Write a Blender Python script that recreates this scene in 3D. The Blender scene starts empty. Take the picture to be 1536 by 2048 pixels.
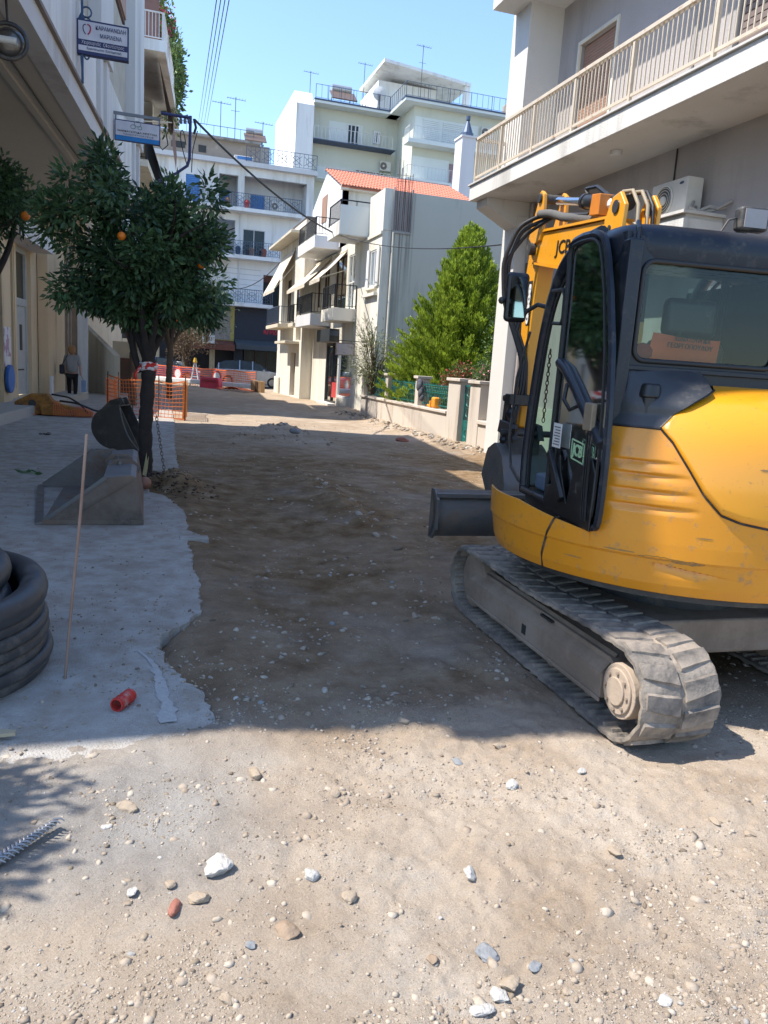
import bpy, math, random
import numpy as np
from mathutils import Vector, Matrix, Quaternion
random.seed(7); rng = np.random.RandomState(11)
R_ = math.radians
sc = bpy.context.scene
col = sc.collection
# ---------------------------------------------------------------- camera (27 mm phone lens, 1.7 m above the road, slight roll)
def _axes(yaw, pitch, r):
    F = np.array([math.sin(yaw)*math.cos(pitch), math.cos(yaw)*math.cos(pitch), math.sin(pitch)])
    R0 = np.array([math.cos(yaw), -math.sin(yaw), 0.]); U0 = np.cross(R0, F)
    return F, math.cos(r)*R0+math.sin(r)*U0, -math.sin(r)*R0+math.cos(r)*U0
CF, CR, CU = _axes(R_(17.6599), R_(-10.5205), R_(3.8))
CH = 1.7; CP = np.array([0., 0., CH]); FP = 1538.
cam = bpy.data.objects.new('camera', bpy.data.cameras.new('camera')); col.objects.link(cam)
cam.matrix_world = Matrix(((CR[0], CU[0], -CF[0], 0), (CR[1], CU[1], -CF[1], 0), (CR[2], CU[2], -CF[2], CH), (0, 0, 0, 1)))
cam.data.sensor_fit = 'VERTICAL'; cam.data.sensor_height = 36; cam.data.lens = FP/2048*36
cam.data.clip_start = 0.05; cam.data.clip_end = 900
sc.camera = cam
# ---------------------------------------------------------------- sky, sun, exposure
SUN_EL = 57.0; SD = Vector((-0.985, 0.17, 0)).normalized()
SUN_DIR = Vector((SD.x*math.cos(R_(SUN_EL)), SD.y*math.cos(R_(SUN_EL)), math.sin(R_(SUN_EL))))
w = bpy.data.worlds.new('World'); sc.world = w; w.use_nodes = True
nt = w.node_tree; nt.nodes.clear()
sky = nt.nodes.new('ShaderNodeTexSky'); sky.sky_type = 'NISHITA'; sky.sun_disc = False
sky.sun_elevation = R_(SUN_EL); sky.sun_rotation = math.atan2(SD.x, SD.y)
sky.air_density = 1.0; sky.dust_density = 0.35; sky.ozone_density = 4.0; sky.altitude = 50
bg = nt.nodes.new('ShaderNodeBackground'); bg.inputs[1].default_value = 0.15
wo = nt.nodes.new('ShaderNodeOutputWorld'); nt.links.new(sky.outputs[0], bg.inputs[0]); nt.links.new(bg.outputs[0], wo.inputs[0])
sl = bpy.data.lights.new('sun', 'SUN'); sl.energy = 3.6; sl.angle = R_(0.53); sl.color = (1, 0.94, 0.85)
so = bpy.data.objects.new('sun', sl); col.objects.link(so); so.rotation_euler = SUN_DIR.to_track_quat('Z', 'Y').to_euler()
sc.view_settings.view_transform = 'Standard'; sc.view_settings.look = 'None'
sc.view_settings.exposure = 1.22; sc.view_settings.gamma = 1; sc.view_settings.use_curve_mapping = False
# ---------------------------------------------------------------- measuring helpers: where a sight line meets a plane of the place
def _ray(x, y): return CF+CR*(x-768)/FP+CU*(1024-y)/FP
def PX(x, y, X): d = _ray(x, y); return tuple(CP+d*(X/d[0]))
def PY(x, y, Y): d = _ray(x, y); return tuple(CP+d*(Y/d[1]))
def PZ(x, y, Z=0.): d = _ray(x, y); return tuple(CP+d*((Z-CH)/d[2]))
SH = 0.0894
def PA(x, y, a): d = _ray(x, y); return tuple(CP+d*(a/(d[0]-SH*d[1])))
# ---------------------------------------------------------------- materials
_mats = {}
def mat(name, c, rough=0.8, metal=0.0, c2=None, sc_=3.0, amt=0.5, bump=0.0, bsc=40.0, dirt=None, dsc=1.2, damt=0.5, coat=0, trans=0, alpha=1, detail=6, spec=0.5, streak=False):
    if name in _mats: return _mats[name]
    m = bpy.data.materials.new(name); m.use_nodes = True; n = m.node_tree.nodes; l = m.node_tree.links
    b = n['Principled BSDF']; b.inputs['Roughness'].default_value = rough; b.inputs['Metallic'].default_value = metal
    b.inputs['Specular IOR Level'].default_value = spec
    b.inputs['Coat Weight'].default_value = coat; b.inputs['Coat Roughness'].default_value = 0.12
    b.inputs['Transmission Weight'].default_value = trans; b.inputs['Alpha'].default_value = alpha
    tc = n.new('ShaderNodeTexCoord'); mp = n.new('ShaderNodeMapping'); l.new(tc.outputs['Object'], mp.inputs[0])
    if streak: mp.inputs['Scale'].default_value = (1, 1, 0.12)
    c = (*c, 1); c2 = (*(c2 if c2 else tuple(v*0.78 for v in c[:3])), 1)
    nz = n.new('ShaderNodeTexNoise'); nz.inputs['Scale'].default_value = sc_; nz.inputs['Detail'].default_value = detail
    nz.inputs['Roughness'].default_value = 0.62; l.new(mp.outputs[0], nz.inputs['Vector'])
    cr = n.new('ShaderNodeValToRGB'); cr.color_ramp.elements[0].position = 0.5-0.3*amt-0.02; cr.color_ramp.elements[1].position = 0.5+0.3*amt+0.02
    cr.color_ramp.elements[0].color = c2; cr.color_ramp.elements[1].color = c; l.new(nz.outputs[0], cr.inputs[0])
    out = cr.outputs[0]
    if dirt:
        n2 = n.new('ShaderNodeTexNoise'); n2.inputs['Scale'].default_value = dsc; n2.inputs['Detail'].default_value = 8; n2.inputs['Roughness'].default_value = 0.7
        l.new(mp.outputs[0], n2.inputs['Vector'])
        r2 = n.new('ShaderNodeValToRGB'); r2.color_ramp.elements[0].position = 0.62-0.3*damt; r2.color_ramp.elements[1].position = 0.72-0.12*damt
        l.new(n2.outputs[0], r2.inputs[0])
        mx = n.new('ShaderNodeMix'); mx.data_type = 'RGBA'; l.new(r2.outputs[0], mx.inputs[0]); l.new(out, mx.inputs[6]); mx.inputs[7].default_value = (*dirt, 1)
        out = mx.outputs[2]
        rr = n.new('ShaderNodeMapRange'); l.new(r2.outputs[0], rr.inputs[0]); rr.inputs[3].default_value = rough; rr.inputs[4].default_value = min(1, rough+0.35)
        l.new(rr.outputs[0], b.inputs['Roughness'])
    l.new(out, b.inputs['Base Color'])
    if bump:
        n3 = n.new('ShaderNodeTexNoise'); n3.inputs['Scale'].default_value = bsc; n3.inputs['Detail'].default_value = 5; l.new(tc.outputs['Object'], n3.inputs['Vector'])
        bp = n.new('ShaderNodeBump'); bp.inputs['Strength'].default_value = min(1, bump); bp.inputs['Distance'].default_value = 0.012*max(1, bump)
        l.new(n3.outputs[0], bp.inputs['Height']); l.new(bp.outputs[0], b.inputs['Normal'])
    _mats[name] = m; return m
def leafmat(name, c, c2, trans=0.35, rough=0.45):
    if name in _mats: return _mats[name]
    m = bpy.data.materials.new(name); m.use_nodes = True; n = m.node_tree.nodes; l = m.node_tree.links
    b = n['Principled BSDF']; b.inputs['Roughness'].default_value = rough
    at = n.new('ShaderNodeAttribute'); at.attribute_name = 'tint'
    cr = n.new('ShaderNodeValToRGB'); cr.color_ramp.elements[0].color = (*c2, 1); cr.color_ramp.elements[1].color = (*c, 1)
    l.new(at.outputs['Fac'], cr.inputs[0]); l.new(cr.outputs[0], b.inputs['Base Color'])
    tr = n.new('ShaderNodeBsdfTranslucent'); l.new(cr.outputs[0], tr.inputs[0])
    mx = n.new('ShaderNodeMixShader'); mx.inputs[0].default_value = trans
    l.new(b.outputs[0], mx.inputs[1]); l.new(tr.outputs[0], mx.inputs[2]); l.new(mx.outputs[0], n['Material Output'].inputs[0])
    _mats[name] = m; return m
def glassmat(name, c=(0.05, 0.07, 0.07), rough=0.04, tr=0.6, tint=(0.75, 0.88, 0.82)):
    if name in _mats: return _mats[name]
    m = bpy.data.materials.new(name); m.use_nodes = True; n = m.node_tree.nodes; l = m.node_tree.links
    n.clear(); o = n.new('ShaderNodeOutputMaterial')
    g = n.new('ShaderNodeBsdfGlossy'); g.inputs['Roughness'].default_value = rough; g.inputs['Color'].default_value = (0.9, 0.95, 0.95, 1)
    t = n.new('ShaderNodeBsdfTransparent'); t.inputs[0].default_value = (*tint, 1)
    d = n.new('ShaderNodeBsdfDiffuse'); d.inputs[0].default_value = (*c, 1)
    m1 = n.new('ShaderNodeMixShader'); m1.inputs[0].default_value = tr; l.new(d.outputs[0], m1.inputs[1]); l.new(t.outputs[0], m1.inputs[2])
    fr = n.new('ShaderNodeFresnel'); fr.inputs[0].default_value = 1.42
    tc = n.new('ShaderNodeTexCoord'); nz = n.new('ShaderNodeTexNoise'); nz.inputs['Scale'].default_value = 1.3; l.new(tc.outputs['Object'], nz.inputs['Vector'])
    bp = n.new('ShaderNodeBump'); bp.inputs['Strength'].default_value = 0.08; bp.inputs['Distance'].default_value = 0.02; l.new(nz.outputs[0], bp.inputs['Height'])
    m2 = n.new('ShaderNodeMixShader'); l.new(fr.outputs[0], m2.inputs[0]); l.new(m1.outputs[0], m2.inputs[1]); l.new(g.outputs[0], m2.inputs[2])
    l.new(m2.outputs[0], o.inputs[0]); _mats[name] = m; return m
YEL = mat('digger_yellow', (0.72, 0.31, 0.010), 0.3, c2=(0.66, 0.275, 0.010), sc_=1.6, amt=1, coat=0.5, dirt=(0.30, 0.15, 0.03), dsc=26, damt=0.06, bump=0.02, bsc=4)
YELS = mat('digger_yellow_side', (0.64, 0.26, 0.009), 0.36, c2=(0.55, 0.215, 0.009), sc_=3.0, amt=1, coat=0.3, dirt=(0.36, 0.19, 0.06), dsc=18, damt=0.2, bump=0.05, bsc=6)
NAVY = mat('cab_dark_paint', (0.010, 0.014, 0.022), 0.33, c2=(0.016, 0.02, 0.03), sc_=4, amt=1, dirt=(0.05, 0.05, 0.05), dsc=14, damt=0.3, bump=0.04, bsc=60, spec=0.35)
BLK = mat('black_plastic', (0.012, 0.013, 0.015), 0.42, sc_=8, dirt=(0.09, 0.08, 0.065), dsc=9, damt=0.25)
RUB = mat('black_rubber', (0.02, 0.02, 0.021), 0.55, sc_=20)
TRUB = mat('track_rubber', (0.15, 0.135, 0.12), 0.85, c2=(0.04, 0.038, 0.036), sc_=9, amt=1, bump=0.5, bsc=45, dirt=(0.30, 0.25, 0.20), dsc=5, damt=0.85)
UCS = mat('muddy_undercarriage', (0.30, 0.225, 0.165), 0.85, c2=(0.17, 0.13, 0.10), sc_=3, amt=1, bump=0.4, bsc=50, dirt=(0.3, 0.24, 0.19), dsc=3, damt=0.6)
STEEL = mat('worn_steel', (0.2, 0.2, 0.2), 0.5, 0.5, c2=(0.11, 0.11, 0.11), sc_=4, amt=1, bump=0.25, bsc=30, dirt=(0.2, 0.15, 0.11), dsc=4, damt=0.5)
CHR = mat('chrome_rod', (0.75, 0.78, 0.85), 0.12, 1.0)
DST = mat('dark_steel', (0.05, 0.052, 0.055), 0.5, 0.3, dirt=(0.14, 0.12, 0.1), dsc=6, damt=0.4)
BKT = mat('bucket_steel', (0.24, 0.165, 0.115), 0.8, 0.1, c2=(0.06, 0.055, 0.05), sc_=2.6, amt=1, bump=0.3, bsc=25, dirt=(0.2, 0.16, 0.13), dsc=4, damt=0.55)
BKG = mat('bucket_grey_inside', (0.24, 0.22, 0.2), 0.9, 0.0, c2=(0.15, 0.135, 0.12), sc_=3, amt=1, bump=0.4, bsc=30, dirt=(0.17, 0.11, 0.075), dsc=3, damt=0.6, spec=0.2)
BKD = mat('old_black_steel', (0.045, 0.042, 0.04), 0.55, 0.3, c2=(0.09, 0.08, 0.07), sc_=3, amt=1, bump=0.2, bsc=30, dirt=(0.15, 0.13, 0.11), dsc=4, damt=0.35)
GLS = glassmat('cab_glass', tr=0.9, tint=(0.38, 0.52, 0.48)); GLR = glassmat('rear_glass', tr=0.93, tint=(0.72, 0.82, 0.76))
TRIMM = mat('grey_black_trim', (0.035, 0.037, 0.042), 0.45, c2=(0.028, 0.03, 0.034), sc_=3, dirt=(0.09, 0.08, 0.07), dsc=9, damt=0.25)
GLD = glassmat('dark_window_glass', (0.02, 0.024, 0.026), tr=0.15)
GLC = glassmat('shop_glass', (0.05, 0.07, 0.065), tr=0.4, tint=(0.7, 0.85, 0.8))
CREAM = mat('cream_render', (0.62, 0.55, 0.42), 0.9, c2=(0.52, 0.46, 0.36), sc_=1.2, bump=0.12, bsc=60, dirt=(0.36, 0.32, 0.26), dsc=0.9, damt=0.2, streak=True)
CREAMW = mat('white_cream_render', (0.72, 0.68, 0.58), 0.9, c2=(0.63, 0.59, 0.5), sc_=1.2, bump=0.1, bsc=60, dirt=(0.45, 0.41, 0.34), dsc=1.0, damt=0.4, streak=True)
SIDEW = mat('grey_green_render', (0.49, 0.475, 0.40), 0.92, c2=(0.44, 0.425, 0.36), sc_=0.8, amt=1, bump=0.1, bsc=40, dirt=(0.27, 0.27, 0.24), dsc=0.7, damt=0.22, streak=True)
STUC = mat('grey_stucco', (0.44, 0.405, 0.39), 0.92, c2=(0.38, 0.35, 0.335), sc_=1.5, amt=1, bump=0.6, bsc=70, dirt=(0.3, 0.28, 0.26), dsc=1.1, damt=0.42, streak=True)
STUW = mat('white_stucco', (0.66, 0.64, 0.6), 0.92, c2=(0.58, 0.56, 0.52), sc_=1.5, amt=1, bump=0.7, bsc=60, dirt=(0.42, 0.4, 0.37), dsc=1, damt=0.2, streak=True)
WHT = mat('white_paint', (0.74, 0.74, 0.72), 0.8, c2=(0.66, 0.66, 0.65), sc_=1.5, bump=0.05, bsc=50, dirt=(0.5, 0.48, 0.44), dsc=1.1, damt=0.4, streak=True)
GWHT = mat('greyish_white_paint', (0.6, 0.6, 0.6), 0.85, c2=(0.54, 0.54, 0.54), sc_=1.5, bump=0.05, bsc=50, dirt=(0.42, 0.41, 0.4), dsc=0.6, damt=0.25, streak=True)
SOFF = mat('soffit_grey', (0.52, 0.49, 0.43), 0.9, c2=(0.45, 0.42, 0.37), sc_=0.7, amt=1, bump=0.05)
BEI = mat('beige_shop_paint', (0.62, 0.49, 0.32), 0.85, c2=(0.55, 0.43, 0.28), sc_=1.5, bump=0.08, bsc=40, dirt=(0.34, 0.28, 0.2), dsc=1.2, damt=0.2, streak=True)
PGR = mat('pale_green_render', (0.59, 0.60, 0.51), 0.9, c2=(0.53, 0.54, 0.46), sc_=0.6, amt=1, dirt=(0.38, 0.42, 0.35), dsc=0.5, damt=0.2, streak=True)
PWH = mat('pale_green_white', (0.68, 0.71, 0.68), 0.9, c2=(0.6, 0.64, 0.61), sc_=0.6, amt=1)
CONC = mat('bare_concrete', (0.36, 0.34, 0.31), 0.95, c2=(0.26, 0.245, 0.225), sc_=2, amt=1, bump=0.3, bsc=25, dirt=(0.15, 0.14, 0.12), dsc=1.5, damt=0.35, streak=True)
ATT = mat('unpainted_attic_render', (0.33, 0.28, 0.23), 0.95, c2=(0.22, 0.19, 0.16), sc_=1.2, amt=1, dirt=(0.4, 0.36, 0.32), dsc=0.8, damt=0.35)
RAILC = mat('cream_metal', (0.62, 0.54, 0.42), 0.55, 0.1, c2=(0.54, 0.46, 0.36), sc_=6, dirt=(0.3, 0.13, 0.05), dsc=7, damt=0.16)
DRAIL = mat('dark_metal_railing', (0.02, 0.022, 0.026), 0.5, 0.3)
BRAIL = mat('blue_grey_metal', (0.08, 0.11, 0.17), 0.5, 0.3)
TEAL = mat('teal_ironwork', (0.02, 0.17, 0.15), 0.45, 0.2, c2=(0.015, 0.12, 0.11), sc_=5)
BROWN = mat('brown_shutter', (0.36, 0.21, 0.14), 0.6, c2=(0.31, 0.18, 0.12), sc_=3)
DBRN = mat('dark_brown_wood', (0.1, 0.05, 0.03), 0.6)
BLUS = mat('blue_shutter', (0.07, 0.22, 0.5), 0.6, c2=(0.05, 0.17, 0.42), sc_=4)
TILE = mat('roof_tile_red', (0.58, 0.2, 0.12), 0.8, c2=(0.46, 0.15, 0.09), sc_=3, amt=1)
AWN = mat('beige_awning_cloth', (0.6, 0.53, 0.42), 0.85, c2=(0.55, 0.48, 0.38), sc_=2)
AWB = mat('brown_awning_cloth', (0.2, 0.12, 0.09), 0.85)
ACW = mat('ac_casing', (0.62, 0.6, 0.55), 0.5, c2=(0.55, 0.53, 0.48), sc_=4)
DGR = mat('dark_grille', (0.03, 0.03, 0.03), 0.6)
BARK = mat('dark_bark', (0.045, 0.035, 0.03), 0.95, c2=(0.02, 0.017, 0.015), sc_=9, amt=1, bump=0.8, bsc=22)
BARK2 = mat('brown_bark', (0.13, 0.09, 0.06), 0.95, c2=(0.07, 0.05, 0.035), sc_=9, amt=1, bump=0.8, bsc=22)
ORG = mat('orange_plastic_net', (0.85, 0.17, 0.03), 0.5, c2=(0.7, 0.13, 0.03), sc_=4)
ORF = mat('orange_fruit', (0.8, 0.2, 0.01), 0.5)
REDP = mat('red_plastic', (0.5, 0.04, 0.03), 0.42, c2=(0.4, 0.035, 0.03), sc_=5, dirt=(0.4, 0.3, 0.25), dsc=12, damt=0.25)
PINKP = mat('pink_red_barrier', (0.62, 0.05, 0.1), 0.45)
WPL = mat('white_plastic', (0.7, 0.7, 0.68), 0.5, dirt=(0.45, 0.42, 0.36), dsc=3, damt=0.3)
RUST = mat('rusty_rebar', (0.2, 0.085, 0.045), 0.8, 0.3, c2=(0.1, 0.05, 0.03), sc_=20, amt=1, bump=0.3, bsc=120)
RUSTL = mat('pale_rebar', (0.36, 0.3, 0.26), 0.7, 0.4, c2=(0.22, 0.15, 0.11), sc_=20, amt=1)
CBL = mat('cable_black', (0.015, 0.015, 0.017), 0.6)
MARB = mat('marble_edge', (0.6, 0.57, 0.52), 0.5, c2=(0.5, 0.48, 0.44), sc_=3)
# ---------------------------------------------------------------- mesh builder
class MB:
    def __init__(s, fn=None): s.v = []; s.f = []; s.mi = []; s.fn = fn
    def add(s, vs, fs, m=0):
        b = len(s.v)
        s.v += [tuple(s.fn(*p)) if s.fn else tuple(p) for p in vs]
        s.f += [tuple(b+i for i in f) for f in fs]; s.mi += [m]*len(fs); return s
    def box(s, x0, x1, y0, y1, z0, z1, m=0):
        x0, x1 = min(x0, x1), max(x0, x1); y0, y1 = min(y0, y1), max(y0, y1); z0, z1 = min(z0, z1), max(z0, z1)
        return s.add([(x0, y0, z0), (x1, y0, z0), (x1, y1, z0), (x0, y1, z0), (x0, y0, z1), (x1, y0, z1), (x1, y1, z1), (x0, y1, z1)],
                     [(0, 3, 2, 1), (4, 5, 6, 7), (0, 1, 5, 4), (1, 2, 6, 5), (2, 3, 7, 6), (3, 0, 4, 7)], m)
    def prism(s, pts, vec, m=0):
        n = len(pts); vec = np.array(vec, float)
        a = [tuple(p) for p in pts]; b = [tuple(np.array(p)+vec) for p in pts]
        return s.add(a+b, [tuple(range(n))[::-1], tuple(range(n, 2*n))]+[(i, (i+1) % n, n+(i+1) % n, n+i) for i in range(n)], m)
    def bar(s, p0, p1, w, h, up=(0, 0, 1), m=0):
        p0, p1, up = np.array(p0, float), np.array(p1, float), np.array(up, float)
        d = p1-p0; d /= np.linalg.norm(d)
        r = np.cross(d, up)
        if np.linalg.norm(r) < 1e-6: r = np.cross(d, np.array((1., 0, 0)))
        r /= np.linalg.norm(r); u = np.cross(r, d)
        c = [-r*w/2-u*h/2, r*w/2-u*h/2, r*w/2+u*h/2, -r*w/2+u*h/2]
        return s.add([p0+k for k in c]+[p1+k for k in c], [(0, 3, 2, 1), (4, 5, 6, 7), (0, 1, 5, 4), (1, 2, 6, 5), (2, 3, 7, 6), (3, 0, 4, 7)], m)
    def tube(s, pts, r, n=8, closed=False, m=0, caps=True):
        P = np.array(pts, float); k = len(P); rr = np.array(r if hasattr(r, '__len__') else [r]*k, float)
        T = np.zeros_like(P)
        for i in range(k):
            a = P[(i-1) % k] if (closed or i > 0) else P[i]; b = P[(i+1) % k] if (closed or i < k-1) else P[i]
            T[i] = (b-a)/(np.linalg.norm(b-a)+1e-12)
        u = np.cross(T[0], (0, 0, 1.)); 
        if np.linalg.norm(u) < 1e-3: u = np.cross(T[0], (1., 0, 0))
        u /= np.linalg.norm(u); vs = []
        for i in range(k):
            u = u-T[i]*(u@T[i]); u /= (np.linalg.norm(u)+1e-12); w_ = np.cross(T[i], u)
            for j in range(n):
                a = 2*math.pi*j/n; vs.append(P[i]+rr[i]*(math.cos(a)*u+math.sin(a)*w_))
        fs = []
        for i in range(k if closed else k-1):
            for j in range(n):
                a = i*n+j; b = i*n+(j+1) % n; c = ((i+1) % k)*n+(j+1) % n; d = ((i+1) % k)*n+j; fs.append((a, b, c, d))
        if caps and not closed: fs += [tuple(range(n))[::-1], tuple(range((k-1)*n, k*n))]
        return s.add(vs, fs, m)
    def cyl(s, p0, p1, r, r2=None, n=16, m=0): return s.tube([p0, p1], [r, r if r2 is None else r2], n, m=m)
    def sphere(s, c, r, n=10, m=0, sq=(1, 1, 1)):
        vs = []; fs = []; k = n//2+1
        for i in range(k):
            t = math.pi*i/(k-1)
            for j in range(n): a = 2*math.pi*j/n; vs.append((c[0]+r*sq[0]*math.sin(t)*math.cos(a), c[1]+r*sq[1]*math.sin(t)*math.sin(a), c[2]+r*sq[2]*math.cos(t)))
        for i in range(k-1):
            for j in range(n): fs.append((i*n+j, (i+1)*n+j, (i+1)*n+(j+1) % n, i*n+(j+1) % n))
        return s.add(vs, fs, m)
    def quad(s, a, b, c, d, m=0): return s.add([a, b, c, d], [(0, 1, 2, 3)], m)
    def mesh(s, name):
        me = bpy.data.meshes.new(name); me.from_pydata(s.v, [], s.f)
        if any(s.mi): me.polygons.foreach_set('material_index', s.mi)
        me.update(); return me
    def build(s, name, mats, parent=None, smooth=None, bevel=0, seg=2, inv=None, **kw):
        return link(name, s.mesh(name), mats, parent, smooth, bevel, seg, inv, **kw)
def link(name, me, mats, parent=None, smooth=None, bevel=0, seg=2, inv=None, loc=None, rot=None, label=None, kind=None):
    o = bpy.data.objects.new(name, me); col.objects.link(o)
    if mats is not None and not me.materials:
        for m in (mats if isinstance(mats, (list, tuple)) else [mats]): me.materials.append(m)
    if smooth is not None and not me.get('sm'):
        me.shade_smooth(); me.set_sharp_from_angle(angle=R_(smooth)); me['sm'] = 1
    if bevel:
        b = o.modifiers.new('bevel', 'BEVEL'); b.width = bevel; b.segments = seg; b.limit_method = 'ANGLE'; b.angle_limit = R_(35)
        if smooth is None: me.shade_smooth(); b.harden_normals = True; me.set_sharp_from_angle(angle=R_(50))
    if loc is not None: o.location = loc
    if rot is not None: o.rotation_euler = rot
    if parent is not None:
        o.parent = parent
        if inv is None: inv = Matrix.Identity(4) if (parent.type == 'MESH' or parent.get('islocal')) else parent.matrix_basis.inverted()
        o.matrix_parent_inverse = inv
    if label: o['label'] = label
    if kind: o['kind'] = kind
    return o
def tag(o, label, cat, group=None, kind=None):
    o['label'] = label
    if cat: o['category'] = cat
    if group: o['group'] = group
    if kind: o['kind'] = kind
    return o
def thing(name, label, cat, loc=(0, 0, 0), group=None, rz=0, local=False):
    o = bpy.data.objects.new(name, None); col.objects.link(o); o.location = loc; o.rotation_euler = (0, 0, rz)
    o.matrix_basis = Matrix.Translation(loc) @ Matrix.Rotation(rz, 4, 'Z')
    o.empty_display_size = 0.2
    if local: o['islocal'] = 1
    return tag(o, label, cat, group)
def text_mesh(txt, size, name='lettering', align='CENTER', ext=0.0, bold=0.0):
    c = bpy.data.curves.new('t', 'FONT'); c.body = txt; c.size = size; c.align_x = align; c.align_y = 'CENTER'; c.extrude = ext; c.offset = bold; c.resolution_u = 3
    o = bpy.data.objects.new('t', c); me = bpy.data.meshes.new_from_object(o); me.name = name
    bpy.data.objects.remove(o); bpy.data.curves.remove(c); return me
def put_text(txt, size, origin, xdir, updir, m, parent, name='lettering', align='CENTER', bold=0.0, width=None):
    me = text_mesh(txt, size, name, align, 0.002, bold)
    x = Vector(xdir).normalized(); u = Vector(updir); u = (u-x*u.dot(x)).normalized(); z = x.cross(u)
    s = 1
    if width and len(me.vertices):
        xs = [v.co.x for v in me.vertices]; s = width/(max(xs)-min(xs)+1e-9)
    M_ = Matrix(((x.x*s, u.x, z.x, origin[0]), (x.y*s, u.y, z.y, origin[1]), (x.z*s, u.z, z.z, origin[2]), (0, 0, 0, 1)))
    me.transform(M_); return link(name, me, m, parent)
# numpy value noise for terrain and stones
_P = rng.permutation(512).astype(int); _P = np.concatenate([_P, _P, _P]); _G = rng.rand(512)
def vnoise(x, y):
    xi = np.floor(x).astype(int); yi = np.floor(y).astype(int); xf = x-xi; yf = y-yi
    xf = xf*xf*(3-2*xf); yf = yf*yf*(3-2*yf); xi &= 255; yi &= 255
    g = lambda a, b: _G[_P[(_P[a & 255]+b) & 511]]
    return (g(xi, yi)*(1-xf)+g(xi+1, yi)*xf)*(1-yf)+(g(xi, yi+1)*(1-xf)+g(xi+1, yi+1)*xf)*yf
def fbm(x, y, o=5, g=0.5):
    s = 0; a = 1; t = 0
    for i in range(o): s = s+a*vnoise(x+17.3*i, y-9.1*i); t += a; a *= g; x = x*2.03; y = y*2.03
    return s/t-0.5
def sstep(a, b, x): t = np.clip((x-a)/(b-a), 0, 1); return t*t*(3-2*t)
# road height: rutted dirt, a little mound by the tree, ridges of dug soil, gentle dust over the near end of the pavement
def hz(x, y):
    x = np.asarray(x, float); y = np.asarray(y, float)
    h = 0.055*fbm(x*0.55, y*0.4, 4)+0.035*fbm(x*2.3+5, y*1.6, 4, 0.6)
    near = 1-sstep(7, 14, y)
    rid = np.abs(fbm(x*3.1+3+1.2*fbm(x*2, y*2, 3), y*2.6, 5, 0.55)); h = h+near*(0.10*rid-0.015+0.022*fbm(x*11, y*11, 4, 0.65)+(1-sstep(3.5, 6, y))*(0.013*fbm(x*38+7, y*38, 3, 0.65)+0.016*np.abs(fbm(x*19+2, y*19, 4, 0.6))))
    h = h+(0.05*np.exp(-(((x-2.6)/1.6)**2+((y-17)/0.7)**2))+0.17*np.exp(-(((x-3.1)/.55)**2+((y-18.6)/.4)**2)))*(0.4+2.2*np.abs(fbm(x*2.7, y*2.7, 4)+0.2))
    h = h+0.10*np.exp(-(((x-2.3)/0.25)**2))*np.exp(-((y-9.8)/2.4)**2)*(0.6+fbm(x*3, y*3, 3)*2)
    h = h+0.16*np.exp(-(((x-0.35)/0.4)**2+((y-10.3)/0.6)**2))*(1+2.2*fbm(x*5, y*5, 3))
    h = h+0.14*sstep(6.3, 7.4, x)*sstep(13, 16, y)*(1-sstep(29, 33, y))*(0.7+1.6*np.abs(fbm(x*4, y*3, 3)))
    h = h-0.05*np.exp(-((x-1.3)/0.5)**2)*np.exp(-((y-7)/3.0)**2)
    h = h+0.03*sstep(5.5, 3.0, x)
    s = 0.85*np.exp(-((x-0.42-0.012*np.clip(y-4, 0, 20))/0.2)**2)*sstep(2.2, 3.2, y)*(1-sstep(9.3, 9.9, y)*sstep(11.4, 10.8, y))
    h = h*(1-s)+s*(0.056+0.075*fbm(x*5, y*4+3, 5, 0.6))
    m = sstep(3.8, 2.95, y+0.9*fbm(x*1.8, y*1.8, 5, 0.6))*sstep(1.1, 0.2, x)
    h = h*(1-0.45*m)+m*0.062
    u = sstep(1.95, 2.25, x)*sstep(4.4, 4.1, x)*sstep(2.5, 2.8, y)*sstep(5.6, 5.3, y)
    return h*(1-0.7*u)-0.012*u
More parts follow.
